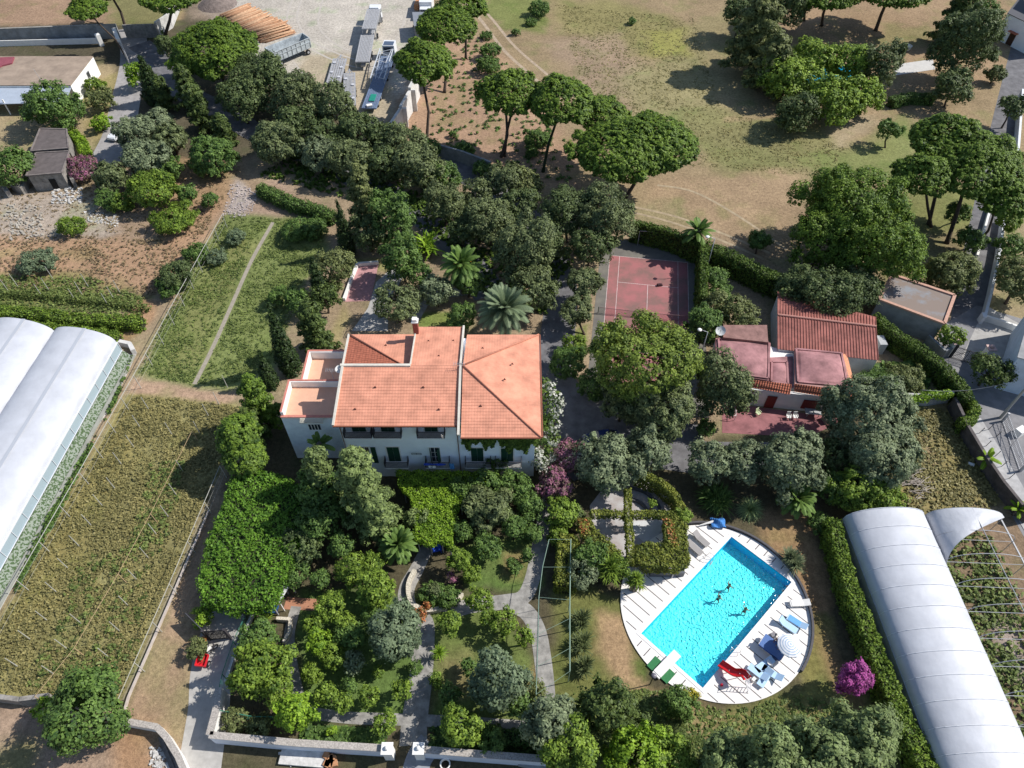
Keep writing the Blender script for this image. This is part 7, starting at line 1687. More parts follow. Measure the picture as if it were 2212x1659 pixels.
for q, lb in (((2048, 765), 'white and pink pillar left of the ornate iron gate'), ((2122, 778), 'white and pink pillar right of the ornate iron gate')):
 p = at(*q); r_ = thing('gate_pillar', p, lb, 'pillar', 'white pillars'); b = MB(); b.box((p.x, p.y, 1.1), (.8, .8, 2.2)); b.build('shaft', WARMW, r_); b = MB(); b.box((p.x, p.y, 2.26), (1.0, 1.0, .14)); b.ball((p.x, p.y, 2.5), .25, 10, 6); b.build('cap', mat('pinkish_cap', (0.60, 0.42, 0.38), .8), r_)
wirefence(A([(552, 1320), (515, 1400), (492, 1470), (466, 1600)]), 1.7, 2.5, mat('green_fence_paint', (0.05, 0.20, 0.13), .6), 'green mesh fence with pale base along the right side of the drive', rail=.05, wires=9)
wirefence(A([(480, 1545), (560, 1560), (600, 1560)]), 1.7, 2.5, MATS['green_fence_paint'], 'green mesh fence across the planted corner behind the white wall', wires=9)
wallrun([at(552, 1320), at(515, 1400), at(490, 1475)], .5, .25, WARMW, 'kerb_wall', 'low white wall under the green mesh fence', 'wall')
X6 = lambda zx, zy: (1990.9 + zx / 5, 774.2 + zy / 5)
pb = at(*X6(850, 640)); r_ = thing('utility_pole', pb, 'grey concrete utility pole leaning out of the street at the right edge', 'utility pole'); b = MB(); b.tube([pb, pb + Vector((0, 0, 8.5))], [.17, .11], 9); b.build('pole', mat('grey_pole', (0.36, 0.35, 0.32), .8), r_); b = MB(); b.beam(pb + Vector((-.6, 0, 7.6)), pb + Vector((.6, 0, 7.6)), .08); b.build('crossbar', STEEL, r_)
b = MB(); p0, p1 = pb + Vector((0, 0, 7.6)), at(*X6(0, 340), 3.0); pts = [p0.lerp(p1, t / 10) - Vector((0, 0, 1.2 * math.sin(math.pi * t / 10))) for t in range(11)]; b.tube(pts, .02, 4); one(b, 'overhead_cable', mat('cable', (0.4, 0.4, 0.4), .7), 'thin cable sagging from the utility pole across the hedge', 'cable')
irongate(at(*X6(870, 680)), at(*X6(1060, 1220)), 1.3, 'striped metal barrier fence standing along the street at the right edge', 16, STEEL, 'barrier_fence')
b = MB(); p = at(*X6(1035, 820)); b.box((p.x, p.y, .5), (1.1, .8, 1.0), .5); one(b, 'white_bin', WARMW, 'white box standing behind the striped barrier fence', 'bin')
for i, q in enumerate(((720, 770), (800, 850), (690, 950), (790, 1060), (860, 1170), (940, 1300), (620, 810))):
 p = at(*X6(*q)); r_ = thing('bollard', p, ('thin leaning stake in the pavement strip along the street'), 'bollard', 'thin stakes along the pavement'); b = MB(); b.tube([p, p + Vector((.1, 0, .95))], .035, 6); b.build('stake', IRON, r_); b = MB(); b.ball(p + Vector((.1, 0, 1.0)), .07, 6, 4); b.build('knob', IRON, r_)
p = at(*X6(525, 1155)); b = MB(); b.box((p.x, p.y, .15), (.6, .35, .3), -.5); one(b, 'white_stone', WARMW, 'small white block lying alone at the foot of the dark stone wall', 'block')
b = MB(); pc = at(1622 + 1330 / 3.75, 811 + 870 / 3.75)
for i in range(110):
 a = rnd.uniform(0, 6.28); q = rnd.uniform(0, 1.8); c_ = pc + Vector((q * math.cos(a), q * math.sin(a) * 1.3, rnd.uniform(.05, .5))); e_ = rnd.uniform(-.8, .8); L = rnd.uniform(.5, 1.3)
 b.tube([c_ - Vector((math.cos(e_), math.sin(e_), .1)) * L / 2, c_ + Vector((math.cos(e_), math.sin(e_), .1)) * L / 2], .035, 4)
one(b, 'branch_heap', mat('bleached_branches', (0.48, 0.42, 0.36), .9, var=.2, scale=3), 'heap of bleached cut branches on the dry plot beside the big olive', 'branch heap')
G5 = lambda zx, zy: (553 + zx / 3.75, 811.1 + zy / 3.75); G6 = lambda zx, zy: (553 + zx / 3.75, 1216.6 + zy / 3.75)
p = at(*G5(1465, 1420)); r_ = thing('garden_chair', p, 'bright blue seat at the mouth of the green vine tunnel', 'chair'); b = MB(); b.box((p.x, p.y, .42), (1.0, .6, .08), .3); b.box((p.x, p.y + .3, .7), (1.0, .08, .6), .3); b.build('seat', mat('bright_blue_plastic', (0.03, 0.09, 0.55), .5), r_)
b = MB()
for sx in (-.4, .4): b.box((p.x + sx, p.y, .2), (.07, .5, .4), .3)
b.build('legs', MATS['bright_blue_plastic'], r_)
pts = [at(*G6(190, 190), 1.1), at(*G6(300, 200), 1.1), at(*G6(210, 350), 1.1), at(*G6(75, 340), 1.1)]; r_ = thing('lean_to_roof', sum(pts, Vector()) / 4 - Vector((0, 0, 1.1)), 'white sheet roof of a small lean-to near the vine pergola', 'lean-to'); b = MB(); b.prism([(p.x, p.y) for p in pts], 1.95, 2.0); b.build('roof_sheet', mat('pale_sheet', (0.62, 0.63, 0.62), .6, var=.25, scale=2.5), r_); b = MB()
for p in pts: b.beam((p.x, p.y, 0), (p.x, p.y, 1.95), .08)
b.build('post', WARMW, r_); p = at(*G6(110, 370), .5); b = MB(); b.box((p.x, p.y, .5), (1.6, .8, .12), -.1)
for sx in (-.6, .6): b.box((p.x + sx, p.y, .22), (.08, .6, .44), -.1)
one(b, 'blue_bench', mat('dark_blue_paint', (0.03, 0.10, 0.25), .6), 'dark blue bench in front of the white lean-to roof', 'bench')
GRP = mat('pale_green_tube', (0.24, 0.34, 0.27), .6)
r_ = thing('arbour_frame', at(1200, 1420), 'tall open arbour frame of thin green tubes over the curved path', 'arbour'); b = MB(); hf = 2.9
Lp = [at(x_, y_, hf) for x_, y_ in ((1186, 1165), (1172, 1225), (1164, 1290), (1162, 1370), (1160, 1440), (1158, 1500))]; Rp = [at(x_, y_, hf) for x_, y_ in ((1233, 1165), (1232, 1225), (1231, 1296), (1231, 1336), (1231, 1400), (1231, 1450))]
b.tube(Lp, .03, 6); b.tube(Rp, .05, 6)
for p, q in zip(Lp, Rp): b.tube([p, q], .015, 5); b.tube([Vector((p.x, p.y, 0)), p], .02, 5); b.tube([Vector((q.x, q.y, 0)), q], .04, 5)
b.build('tubes', GRP, r_)
p = at(553 + 1535 / 3.75, 1216.6 + 1635 / 3.75); r_ = thing('stone_basin', p, 'round white basin ring at the bottom edge beside the gate', 'basin'); b = MB(); b.lathe(p, [(.42, 0), (.45, .45), (.36, .45), (.33, .1)], 18); b.build('ring', WARMW, r_)
b = MB(); b.lathe(p, [(.33, .12), (.01, .12)], 18); b.build('soil', mat('dark_soil', (0.03, 0.025, 0.02), 1), r_)
b = MB(); p = at(*G6(620, 1590));
for i in range(7): b.box((p.x + rnd.uniform(-.7, .7), p.y + rnd.uniform(-.6, .6), .25), (rnd.uniform(.3, .7), rnd.uniform(.3, .7), .5), rnd.uniform(0, 2))
one(b, 'clay_pots', mat('clay', (0.48, 0.24, 0.12), .9, var=.3, scale=3), 'heap of orange brown clay pots in front of the white wall', 'pots')
b = MB(); q0_, q1_ = at(*G6(200, 1560), .2), at(*G6(560, 1590), .2); b.beam(q0_, q1_, 1.3, .3); one(b, 'stone_slab', mat('whitewashed_slab', (0.60, 0.58, 0.55), .9, var=.25, scale=2), 'whitewashed slab lying along the foot of the white garden wall', 'slab')
for i in range(9):
 p, q = at(*X5(1290 + i * 12, 1410 + i * 8), .2 + .08 * (i % 3)), at(*X5(1380 + i * 14, 1650 + i * 6), .2 + .08 * (i % 3)); b = MB(); b.beam(p, q, .16, .1); one(b, 'plank', mat('grey_timber', (0.20, 0.18, 0.165), .9, var=.3, scale=3), 'weathered grey plank lying in the stack beside the crooked white wall', 'plank', 'weathered planks by the crooked wall')
rubble([at(*X5(*q)) for q in ((1220, 1480), (1330, 1500), (1420, 1659), (1220, 1659))], 120, .22, MATS['white_debris'], 'pale stone scraps beside the grey planks', 'stone_scraps', 'stones')
rubble(A([(600, 1620), (720, 1630), (730, 1655), (620, 1655)]), 40, .25, MATS['whitewashed_slab'], 'scattered pale stones below the white garden wall', 'scattered_stones', 'stones')
# ---------------------------------------------------------------- ivy and vines
def vine_slab(poly_px, z, th, lm, label, name='vine_pergola', cat='vine pergola', leaf=.26, dens=2.6, posts=True, skirt=True, jitter=.3, group='vine covered pergolas', lm2=None):
 P = [at(x_, y_, z) for x_, y_ in poly_px]
 ar = sum(P[i].x * P[(i + 1) % len(P)].y - P[(i + 1) % len(P)].x * P[i].y for i in range(len(P)))
 if ar < 0: P.reverse()
 c = sum(P, Vector()) / len(P); r_ = thing(name, (c.x, c.y, 0), label, cat, group)
 T = [(tuple(c), tuple(P[i]), tuple(P[(i + 1) % len(P)])) for i in range(len(P))]
 if skirt:
  for i in range(len(P)):
   a, b_ = P[i], P[(i + 1) % len(P)]; T += quadtris((a.x, a.y, z - th), (b_.x, b_.y, z - th), (b_.x, b_.y, z), (a.x, a.y, z))
 Pp, N, L = skin_leaves(T, dens, leaf, None, jitter); quads('vine_leaves', Pp, N, leaf, LM[lm], r_, 1.25, L)
 b = MB(); q = [c.lerp(p, .93) for p in P]; b.prism([(p.x, p.y) for p in q], z - .35, z - .22); b.build('vine_mat', MATS.get('hedge_twigs') or mat('hedge_twigs', (0.03, 0.032, 0.018), .9), r_)
 if posts:
  for p in q[::max(1, len(q) // 8)]: b = MB(); b.beam((p.x, p.y, 0), (p.x, p.y, z - .36), .12); b.build('post', STEEL, r_)
 return r_
g5 = G5
vine_slab([g5(1140, 770), g5(1690, 775), g5(1960, 790), g5(1960, 860), g5(1700, 900), g5(1670, 1000), g5(1600, 1150), g5(1575, 1390), g5(1500, 1340), g5(1400, 1360), g5(1290, 1330), g5(1290, 1150), g5(1250, 980), g5(1170, 900)], 3.0, .8, 'lime', 'lime green vine roof running from the villa front down the garden axis', leaf=.13, dens=3.2, jitter=.2)
vine_slab([(500, 1030), (560, 1015), (610, 1030), (660, 1060), (690, 1110), (640, 1190), (610, 1260), (585, 1310), (505, 1318), (440, 1300), (430, 1250), (445, 1180), (475, 1110)], 3.2, 1.2, 'vine', 'wide bright green vine canopy over the drive left of the garden', leaf=.15, dens=3.2, jitter=.4)
C7 = lambda zx, zy: (1238.7 + zx / 6.25, 1002.8 + zy / 6.25)
def ivybeam(pts, w_, h, label, lm='autumn', z0=1.9, leaf=.13, dens=3.0, hh_=None):
 q = [at(*C7(*p), h) for p in pts]; w_ *= .85
 return hedge([(p.x, p.y, 0) for p in q], w_, h, label, lm, leaf, dens, 'ivy_beam', 'ivy clad beam', .12, z0, False, 'ivy clad pergola beams', 'ivy_leaves')
ivybeam([(735, 320), (745, 700), (765, 1000), (775, 1330)], .75, 2.7, 'ivy clad beam running lengthwise through the round pergola court')
ivybeam([(240, 650), (500, 650), (690, 665)], .75, 2.65, 'ivy clad cross beam on the left side of the round pergola court')
ivybeam([(790, 665), (1100, 655), (1390, 665)], .75, 2.65, 'ivy clad cross beam on the right side of the round pergola court')
ivybeam([(860, 110), (1010, 150), (1180, 230), (1300, 320), (1400, 440), (1460, 580), (1500, 700)], .8, 2.7, 'curved ivy clad beam round the far right edge of the court', z0=.4)
vine_slab([C7(1230, 730), C7(1400, 700), C7(1520, 740), C7(1550, 1100), C7(1560, 1330), C7(1400, 1400), C7(1000, 1380), C7(840, 1300), C7(850, 1080), C7(1000, 1050), C7(1240, 1110)], 2.7, 1.3, 'autumn', 'reddening ivy roof in the corner between the round court and the pool deck', name='ivy_roof', cat='ivy roof', leaf=.13, dens=3.2, jitter=.22)
vine_slab([C7(60, 730), C7(230, 720), C7(300, 880), C7(450, 1000), C7(640, 1180), C7(650, 1330), C7(560, 1300), C7(300, 1100), C7(100, 980)], 2.5, 1.0, 'autumn', 'patchy red and green ivy roof at the lower left of the round court', name='ivy_roof', cat='ivy roof', leaf=.13, dens=2.4, jitter=.3)
vine_slab([C7(1220, 740), C7(1310, 730), C7(1420, 1080), C7(1320, 1090)], 2.78, .2, 'red', 'red patch of ivy on the inner edge of the corner ivy roof', name='red_ivy', cat='ivy', posts=False, leaf=.18, dens=2.2, jitter=.12)
vine_slab([C7(60, 740), C7(200, 740), C7(220, 930), C7(120, 950)], 2.58, .2, 'red', 'red ivy patch at the far left corner of the round court', name='red_ivy', cat='ivy', posts=False, leaf=.18, dens=2.2, jitter=.12)
sheet('court', [at(*C7(*q)) for q in ((640, 120), (900, 140), (1100, 230), (1270, 400), (1320, 640), (1320, 1200), (700, 1300), (250, 1100), (220, 560), (420, 300))], .03, mat('light_court_concrete', (0.47, 0.46, 0.455), .9, color2=(0.34, 0.29, 0.27), var=.1, scale=.9))
cc_ = at(*C7(770, 690))
for r1, lb in ((3.25, 'outer curved step of the round pergola court, its shade painted dark'), (1.85, 'inner curved step of the round pergola court, its shade painted dark')):
 wallrun([cc_ + Vector((r1 * math.cos(a), r1 * math.sin(a), 0)) for a in np.linspace(-.05, 1.52, 16)], .33, .3, mat('step_shade_colour', (0.11, 0.11, 0.12), .9, var=.2, scale=3), 'curved_step', lb, 'step', 'curved steps of the court')  # dark colour stands for the shade along the steps
cc_ = at(*C7(1010, 720)); sheet('court_disc', [cc_ + Vector((1.9 * math.cos(a), 3.1 * math.sin(a), 0)) for a in np.linspace(-3.0, -.1, 20)], .036, mat('pale_disc', (0.58, 0.58, 0.58), .85, var=.1, scale=1.5))
for a_, c_, h_, lb in (((1040, 1440), (1500, 1440), 1.0, 'dark counter under the front edge of the corner ivy roof'),):
 p, q = at(*C7(*a_), .9), at(*C7(*c_), .9); b = MB(); b.beam(p - Vector((0, 0, .45)), q - Vector((0, 0, .45)), .5, .9); one(b, 'bar_counter', mat('dark_counter', (0.10, 0.11, 0.13), .5), lb, 'counter')
def wall_leaves(root, x0, x1, y, ztop, zbot, lm, n, leaf=.2, nm='ivy'):
 u = rng.random(n); X_ = x0 + (x1 - x0) * u; dep = (ztop - (zbot + (ztop - zbot) * .35 * (np.sin(X_ * 3.1) * .5 + .5 + .4 * np.sin(X_ * 7.3)) * .9)); zz_ = ztop - dep * rng.random(n) ** .8
 P_ = np.column_stack([X_, y - .05 - .25 * rng.random(n), zz_]); N_ = np.tile([0, -1, .3], (n, 1)) + rng.normal(size=(n, 3)) * .5
 return quads(nm, P_, N_, leaf, LM[lm], root, 1.2)
wall_leaves(villa, -5.1, 2.4, YF, 9.6, 5.6, 'ivy', 5200)
wall_leaves(villa, -.6, 1.6, YF, 7.5, 4.9, 'ivy', 1500)
def climber(name, ctr, rad, n, lm, label, leaf=.2, cat='climber', group='flowering climbers', zscale=1):
 C = []; S_ = []
 for (x_, y_, z_), r in zip(ctr, rad): C.append((x_, y_, z_)); S_.append((r, r * .8, r * zscale))
 C = np.array(C); S_ = np.array(S_); r_ = thing(name, (C[:, 0].mean(), C[:, 1].mean(), 0), label, cat, group)
 P_, N_, L_ = lobes_to_leaves(C, S_, leaf, 1.2, .9, .2, .38, floor=.05, spray=.3); quads('blossom_and_leaves', P_, N_, leaf, LM[lm], r_, 1.2, L_)
 b = MB(); b.tube([(C[0][0], C[0][1], 0), tuple(C[len(C) // 2]), tuple(C[-1])], [.12, .07, .03], 6); b.build('stems', BARK, r_); return r_
cl = []; rr_ = []
for t in np.linspace(0, 1, 9): p = at(1172 + 14 * t + 8 * math.sin(t * 5), 835 + 150 * t, 7.2 - 5.2 * t); cl.append((p.x, p.y, p.z)); rr_.append(1.0 + .3 * math.sin(t * 9))
climber('white_climber', cl, rr_, 0, 'ivy', 'green climber hanging down the right hand corner of the villa', leaf=.22)
cl2 = [(x_ + .75, y_ - .35, z_ + .25) for x_, y_, z_ in cl]; climber('white_bougainvillea', cl2, [r * .62 for r in rr_], 0, 'white', 'white flowering climber cascading down the right hand corner of the villa', leaf=.18)
cl3 = [tuple(at(1160 + 6 * k, 985 + 10 * k, 3.0 - .3 * k)) for k in range(4)]; climber('white_bougainvillea', cl3, [.7, .8, .6, .6], 0, 'white', 'patch of white blossom at the foot of the villa corner', leaf=.18)
make_tree('shrub', 1232, 985, 36, 2.6, 'mixed pink and white flowering shrub right of the villa corner', 'dullpink')
make_tree('shrub', 1200, 1050, 36, 2.2, 'dull pink bougainvillea below the villa corner, left of the path', 'dullpink', rz=1.9)
make_tree('shrub', 1255, 990, 16, 3.2, 'white blossom tuft at the right of the mixed pink shrub', 'white')
# ---------------------------------------------------------------- hedges
Hh = lambda pts, z: [Vector((at(x_, y_, z).x, at(x_, y_, z).y, 0)) for x_, y_ in pts]
hedge(Hh([(1368, 478), (1440, 494), (1515, 525)], 3.4), 1.0, 3.4, 'ivy covered fence closing the far end of the tennis court', 'ivy')
hedge(Hh([(1515, 525), (1585, 550), (1640, 580), (1690, 600), (1760, 640)], 3.2), 1.6, 3.2, 'thick hedge running on right from the tennis court along the dry field', 'ivy', jitter=.35)
hedge(Hh([(1521, 530), (1521, 580), (1520, 615), (1522, 640)], 3.6), .9, 3.6, 'ivy covered fence on the right long side of the tennis court', 'ivy')
hedge(Hh([(1890, 680), (1940, 720), (1990, 750), (2040, 790), (2075, 825), (2092, 860)], 2.6), 1.3, 2.6, 'trimmed hedge curving along the street behind the barn', 'ivy', leaf=.14)
hedge(Hh([(2100, 862), (2110, 885), (2100, 905), (2078, 908)], 2.0), 1.0, 2.0, 'round clipped yellow green hedge at the street corner', 'citrus', leaf=.13)
hedge(Hh([(1960, 865), (2010, 852), (2055, 850)], 2.0), .8, 2.1, 'creeper on top of the pale concrete wall', 'lime', z0=1.4, wood=False)
hedge(Hh([(1800, 1120), (1815, 1175), (1830, 1235), (1850, 1290), (1872, 1345), (1895, 1410), (1920, 1470), (1945, 1530), (1975, 1590), (2005, 1650), (2030, 1710)], 2.6), [1.3, 1.3, 1.3, 1.35, 1.4, 1.4, 1.5, 1.5, 1.6, 1.7, 1.7], 2.6, 'long tall hedge between the lawn and the white tunnel greenhouse', 'citrus', leaf=.14, dens=2.6, jitter=.25)
hedge(Hh([(-20, 628), (100, 636), (220, 648), (318, 662)], .8), .8, .8, 'thin straggling vine row furthest from the left greenhouse', 'weed', jitter=.4, group='vine rows', name='vine_row', cat='vine row', dens=1.4, wood=False)
hedge(Hh([(-20, 668), (60, 672), (150, 684), (240, 690), (303, 690)], 1.5), 1.5, 1.5, 'upper leafy vine row in front of the left greenhouse', 'citrus', jitter=.35, group='vine rows', name='vine_row', cat='vine row')
hedge(Hh([(-20, 695), (60, 702), (150, 712), (250, 722)], 1.3), 1.4, 1.3, 'lower leafy vine row touching the left greenhouse', 'citrus', jitter=.35, group='vine rows', name='vine_row', cat='vine row')
hedge(Hh([(1230, 1155), (1225, 1200), (1222, 1260)], 2.4), 1.8, 2.4, 'broad ivy clad hedge beside the open arbour frame', 'autumn', leaf=.14)
hedge(A([(2010, 225), (1960, 222), (1920, 232)]), 1.6, 1.6, 'low dark hedge below the white terrace at the top right', 'green')
hedge(A([(1245, 1330), (1240, 1440)]) if False else Hh([(560, 400), (620, 430), (690, 450), (720, 465)], 1.6), 1.6, 1.6, 'leafy hedge along the drive above the green field', 'green', jitter=.4)
hedge(Hh([(1010, 1570), (1090, 1590), (1180, 1600)], 1.0), 1.2, 1.0, 'low planting behind the right hand garden wall', 'green', jitter=.3)
hedge(Hh([(150, 280), (172, 300), (185, 330)], 1.2), 1.4, 1.2, 'creeper beside the upper stone shed', 'lime', jitter=.3)
# ---------------------------------------------------------------- trees, from the far edge to the near one
T = make_tree
T('pine', 187, 16, 38, 9.5, 'umbrella pine at the top left with bare forked limbs over the grey wall', base=(276, 128), rz=1.6)
T('pine', 370, -18, 70, 10.0, 'umbrella pine cut by the top edge, left of the log stack', base=(357, 75), rz=2.0)
T('pine', 230, -40, 60, 9.5, 'umbrella pine crown just above the top left edge', rz=2.0)
T('pine', 461, 99, 82, 7.5, 'broad rounded pine in front of the log stack', 'pine', rz=4.2)
T('shrub', 357, 100, 21, 3.0, 'round dark bush between the lane and the rounded pine', 'oak', rz=2.6)
T('column', 322, 172, 28, 4.4, 'tall pointed cypress leaning over the farm lane', 'cypress', rz=4.0)
T('citrus', 298, 160, 24, 2.6, 'yellow green tree at the left foot of the lane cypress', 'lime', rz=2.4)
T('citrus', 375, 140, 16, 2.2, 'small yellow flowering bush under the rounded pine', 'lime')
T('conifer', 402, 190, 32, 4.4, 'dark conifer at the upper end of the row beside the drive', 'cypress', rz=4.6)
T('conifer', 425, 230, 34, 4.6, 'dark conifer in the middle of the row beside the drive', 'cypress', rz=4.8)
T('conifer', 350, 200, 26, 3.4, 'low dark conifer between lane and drive', 'cypress', rz=3.2)
T('conifer', 480, 280, 28, 3.0, 'dark conifer at the lower end of the row beside the drive', 'cypress', rz=3.4)
T('oak', 560, 175, 62, 5.0, 'dark oak directly under the grey tipper trailer', 'oak')
T('oak', 635, 205, 56, 5.0, 'dark grey green oak at the yard corner', 'oakgrey')
T('oak', 520, 215, 48, 4.4, 'dark shaded oak between rounded pine and drive', 'oak')
T('oak', 640, 265, 44, 4.0, 'dark shaded oak below the grey green one at the yard corner', 'oak')
T('oak', 725, 232, 42, 5.2, 'upright grey green oak in front of the flat trailers', 'oakgrey', rz=4.6)
T('oak', 772, 280, 42, 4.2, 'dark oak at the foot of the truck yard', 'oak')
T('olive', 598, 312, 50, 3.6, 'round grey green tree above the pinkish stones', 'oakgrey')
T('oak', 700, 300, 40, 3.6, 'dark oak filling the middle of the belt above the drive', 'oak')
T('olive', 688, 335, 38, 3.2, 'pale olive in the belt above the field path', 'olive')
T('oak', 760, 345, 48, 3.8, 'grey oak in the belt just left of the tall brown conifer', 'oakgrey')
T('oak', 835, 300, 36, 3.6, 'dark oak under the end of the tall white wall', 'oak')
T('oak', 882, 312, 46, 4.0, 'grey oak at the lower tip of the tall white wall', 'oakgrey')
T('oak', 905, 360, 52, 4.0, 'big dark tree on the near side of the drive under the pines', 'oakgrey')
T('green' if False else 'citrus', 955, 380, 34, 2.6, 'bright green leafy tree beside the blue grey garden wall', 'green')
T('oak', 830, 355, 44, 3.6, 'dark tree right of the tall brown conifer', 'oak')
T('citrus', 935, 320, 20, 1.6, 'light green bush at the pine trunk by the garden wall', 'green')
T('olive', 1088, 392, 40, 3.6, 'very round grey green tree beside the drive in the shadow of the pines', 'oakgrey')
T('oak', 1135, 395, 32, 3.0, 'tree with yellow brown leaves next to the round grey one', 'brownish')
T('oak', 960, 440, 46, 4.0, 'grey green tree right of the sunlit piece of drive', 'oakgrey')
T('oak', 1025, 420, 34, 3.2, 'middle sized grey tree in the centre of the wood', 'oakgrey')
T('oak', 1060, 478, 54, 4.4, 'large grey green oak in the middle of the wood', 'oakgrey')
T('oak', 1000, 500, 34, 3.0, 'dark tree above the palm with orange dates', 'oak')
T('oak', 1120, 440, 40, 4.0, 'dark oak in the shaded middle of the wood', 'oak')
T('oak', 1230, 455, 56, 5.5, 'big dark oak behind the tennis court, left part', 'oak')
T('oak', 1310, 470, 66, 6.0, 'big spreading dark oak behind the tennis court, right part', 'oakgrey')
T('oak', 1180, 520, 44, 4.0, 'shaded dark oak between the wood and the tennis court', 'oak')
T('oak', 1275, 530, 46, 4.6, 'dark oak hanging over the left corner of the tennis court', 'oak')
T('oak', 1140, 545, 62, 5.5, 'large round grey green tree right of the date palm', 'oakgrey', rz=5.2)
T('oak', 1150, 625, 48, 4.2, 'lower part of the tree group behind the big fan of palm fronds', 'oakgrey')
T('olive', 1262, 610, 34, 3.6, 'grey green tree at the left edge of the tennis court', 'oakgrey')
T('olive', 1246, 668, 34, 3.0, 'smaller round grey tree with a bare trunk left of the tennis net', 'oakgrey', base=(1262, 722))
T('shrub', 1225, 780, 38, 2.2, 'dark leafy bush between villa roof and tennis court', 'green')
T('shrub', 1280, 830, 34, 2.0, 'dark bush at the near left corner of the tennis court', 'green')
T('shrub', 1240, 745, 26, 1.6, 'light green bush beside the path right of the villa', 'citrus')
T('pine', 962, 48, 58, 10.5, 'umbrella pine at the yard edge, the farther one', base=(960, 200), rz=2.6)
T('pine', 1000, 5, 48, 10.5, 'umbrella pine crown cut by the top edge beside the white van', rz=2.6)
T('pine', 915, 130, 58, 11.5, 'umbrella pine with one tall bare trunk beside the white wall', base=(922, 301), rz=2.9)
T('pine', 1100, 195, 62, 10.5, 'umbrella pine with two slender forked trunks', base=(1083, 339), trunks=2, rz=3.0)
T('pine', 1215, 212, 64, 11.0, 'umbrella pine with a thick ivy clad trunk', base=(1173, 371), rz=3.2, bark=mat('ivy_dark_trunk', (0.03, 0.045, 0.02), .9, var=.4, scale=4))
T('pine', 1300, 245, 54, 8.5, 'flat crowned pine behind the widest one', rz=2.2)
T('pine', 1340, 320, 92, 9.0, 'widest umbrella pine at the edge of the dry field, left half', base=(1320, 410), rz=3.4)
T('pine', 1415, 300, 82, 9.2, 'widest umbrella pine at the edge of the dry field, right half', base=(1350, 430), rz=3.0)
for x_, y_, r, lb in ((1165, 20, 22, 'dark upright bush at the top of the dry field'), (1147, 48, 12, 'low bush left of the dark upright one in the dry field'), (1365, 46, 8, 'single small bush in the middle of the dry field'), (1060, 110, 22, 'larger bush in the row of weeds beside the wheel track'), (1055, 140, 26, 'lower bush in the row of weeds beside the wheel track'), (1050, 78, 14, 'upper bush in the row of weeds beside the wheel track'), (1115, 70, 9, 'small bush right of the weeds row'), (1000, 320, 20, 'dark bush beside the garden wall under the forked pine'), (1160, 300, 30, 'green bush around the ivy clad pine trunk'), (1040, 365, 20, 'dark bush at the foot of the forked pine'), (980, 290, 9, 'tiny bush left of the forked pine'), (1150, 330, 14, 'bush left of the ivy clad trunk')):
 T('shrub', x_, y_, r, 1.4 if r > 15 else .6, lb, 'green')
T('conifer', 1640, 65, 78, 8.0, 'huge dull green tree at the edge of the dry field', 'brownish', rz=7.5, name='tall_evergreen', cat='tree')
T('conifer', 1668, 135, 60, 5.6, 'lower hanging boughs of huge dull green tree beside the yellow green group', 'brownish', rz=6, name='tall_evergreen', cat='tree')
T('oak', 1600, 30, 40, 5.0, 'dark tree on the shadow side of the huge dull green one', 'oak')
T('oak', 1690, 10, 50, 7.0, 'dull green tree behind the huge one at the top edge', 'oak')
T('plane', 1700, 170, 56, 4.0, 'bright yellow green tree, leftmost around the hidden blue pool', 'plane')
T('plane', 1752, 128, 50, 4.4, 'bright yellow green tree behind the hidden blue pool', 'plane')
T('plane', 1835, 140, 46, 4.4, 'bright yellow green tree right of the hidden blue pool', 'plane')
T('plane', 1805, 218, 56, 4.2, 'bright yellow green tree in front of the hidden blue pool', 'plane')
T('plane', 1865, 205, 40, 3.6, 'smallest bright yellow green tree, next to the low dark hedge', 'plane')
T('oak', 1720, 240, 46, 3.6, 'shaded dark tree under the yellow green group', 'oak')
T('oak', 1905, 145, 40, 5.2, 'slim dark oak between yellow green group and white terrace', 'oakgrey', rz=5.0)
T('oak', 2080, 100, 66, 7.0, 'very large dark oak in the top right grounds', 'oak', rz=6.8)
T('conifer', 2070, 30, 44, 6.0, 'dark conifer behind the very large oak', 'cypress', rz=6)
T('oak', 2060, 190, 40, 3.6, 'dark tree in the shade at the near side of the very large oak', 'oak')
T('pine', 1790, -22, 66, 9.0, 'pine crown at the top edge above the shaded lawn', base=(1775, 55), rz=2.6)
T('pine', 1740, -45, 46, 9.0, 'pine at the top edge with a thin trunk', base=(1737, 45), rz=2.4)
T('pine', 1930, -35, 80, 9.0, 'pine crown at the top edge casting the long shadow on the brown lawn', rz=2.8)
T('oak', 2130, 20, 30, 4.0, 'leafy tree beside the white corner house', 'green')
T('oak', 2190, 230, 26, 4.0, 'dark tree in the shade beside the lane wall', 'oak')
T('olive', 2150, 160, 18, 1.8, 'low ragged tree by the small white bordered bed', 'oakgrey')
T('oak', 1920, 280, 23, 3.0, 'small lone lollipop tree on the green corner of the dry field', 'green', base=(1912, 319))
T('pine', 2050, 300, 72, 11.0, 'great umbrella pine at the right, upper lobe', base=(2006, 485), rz=3.4)
T('pine', 2110, 350, 92, 10.5, 'great umbrella pine at the right, broad right lobe', base=(2045, 525), rz=3.6)
T('pine', 2000, 372, 56, 9.8, 'great umbrella pine at the right, low left lobe', base=(2012, 490), rz=2.6)
T('pine', 2175, 420, 50, 9.0, 'small pine crown between the great pine and the lane', rz=2.6)
T('oak', 1850, 455, 110, 7.5, 'massive dark green tree left of the great pine', 'pine', rz=6.0, name='carob_tree', cat='tree')
T('oak', 1900, 530, 88, 6.0, 'lower right mass of foliage beside the massive dark green tree', 'pine', rz=5.0)
T('oak', 1775, 520, 62, 5.0, 'left lower mass of foliage over the edge of the dry field', 'pine', rz=4.6)
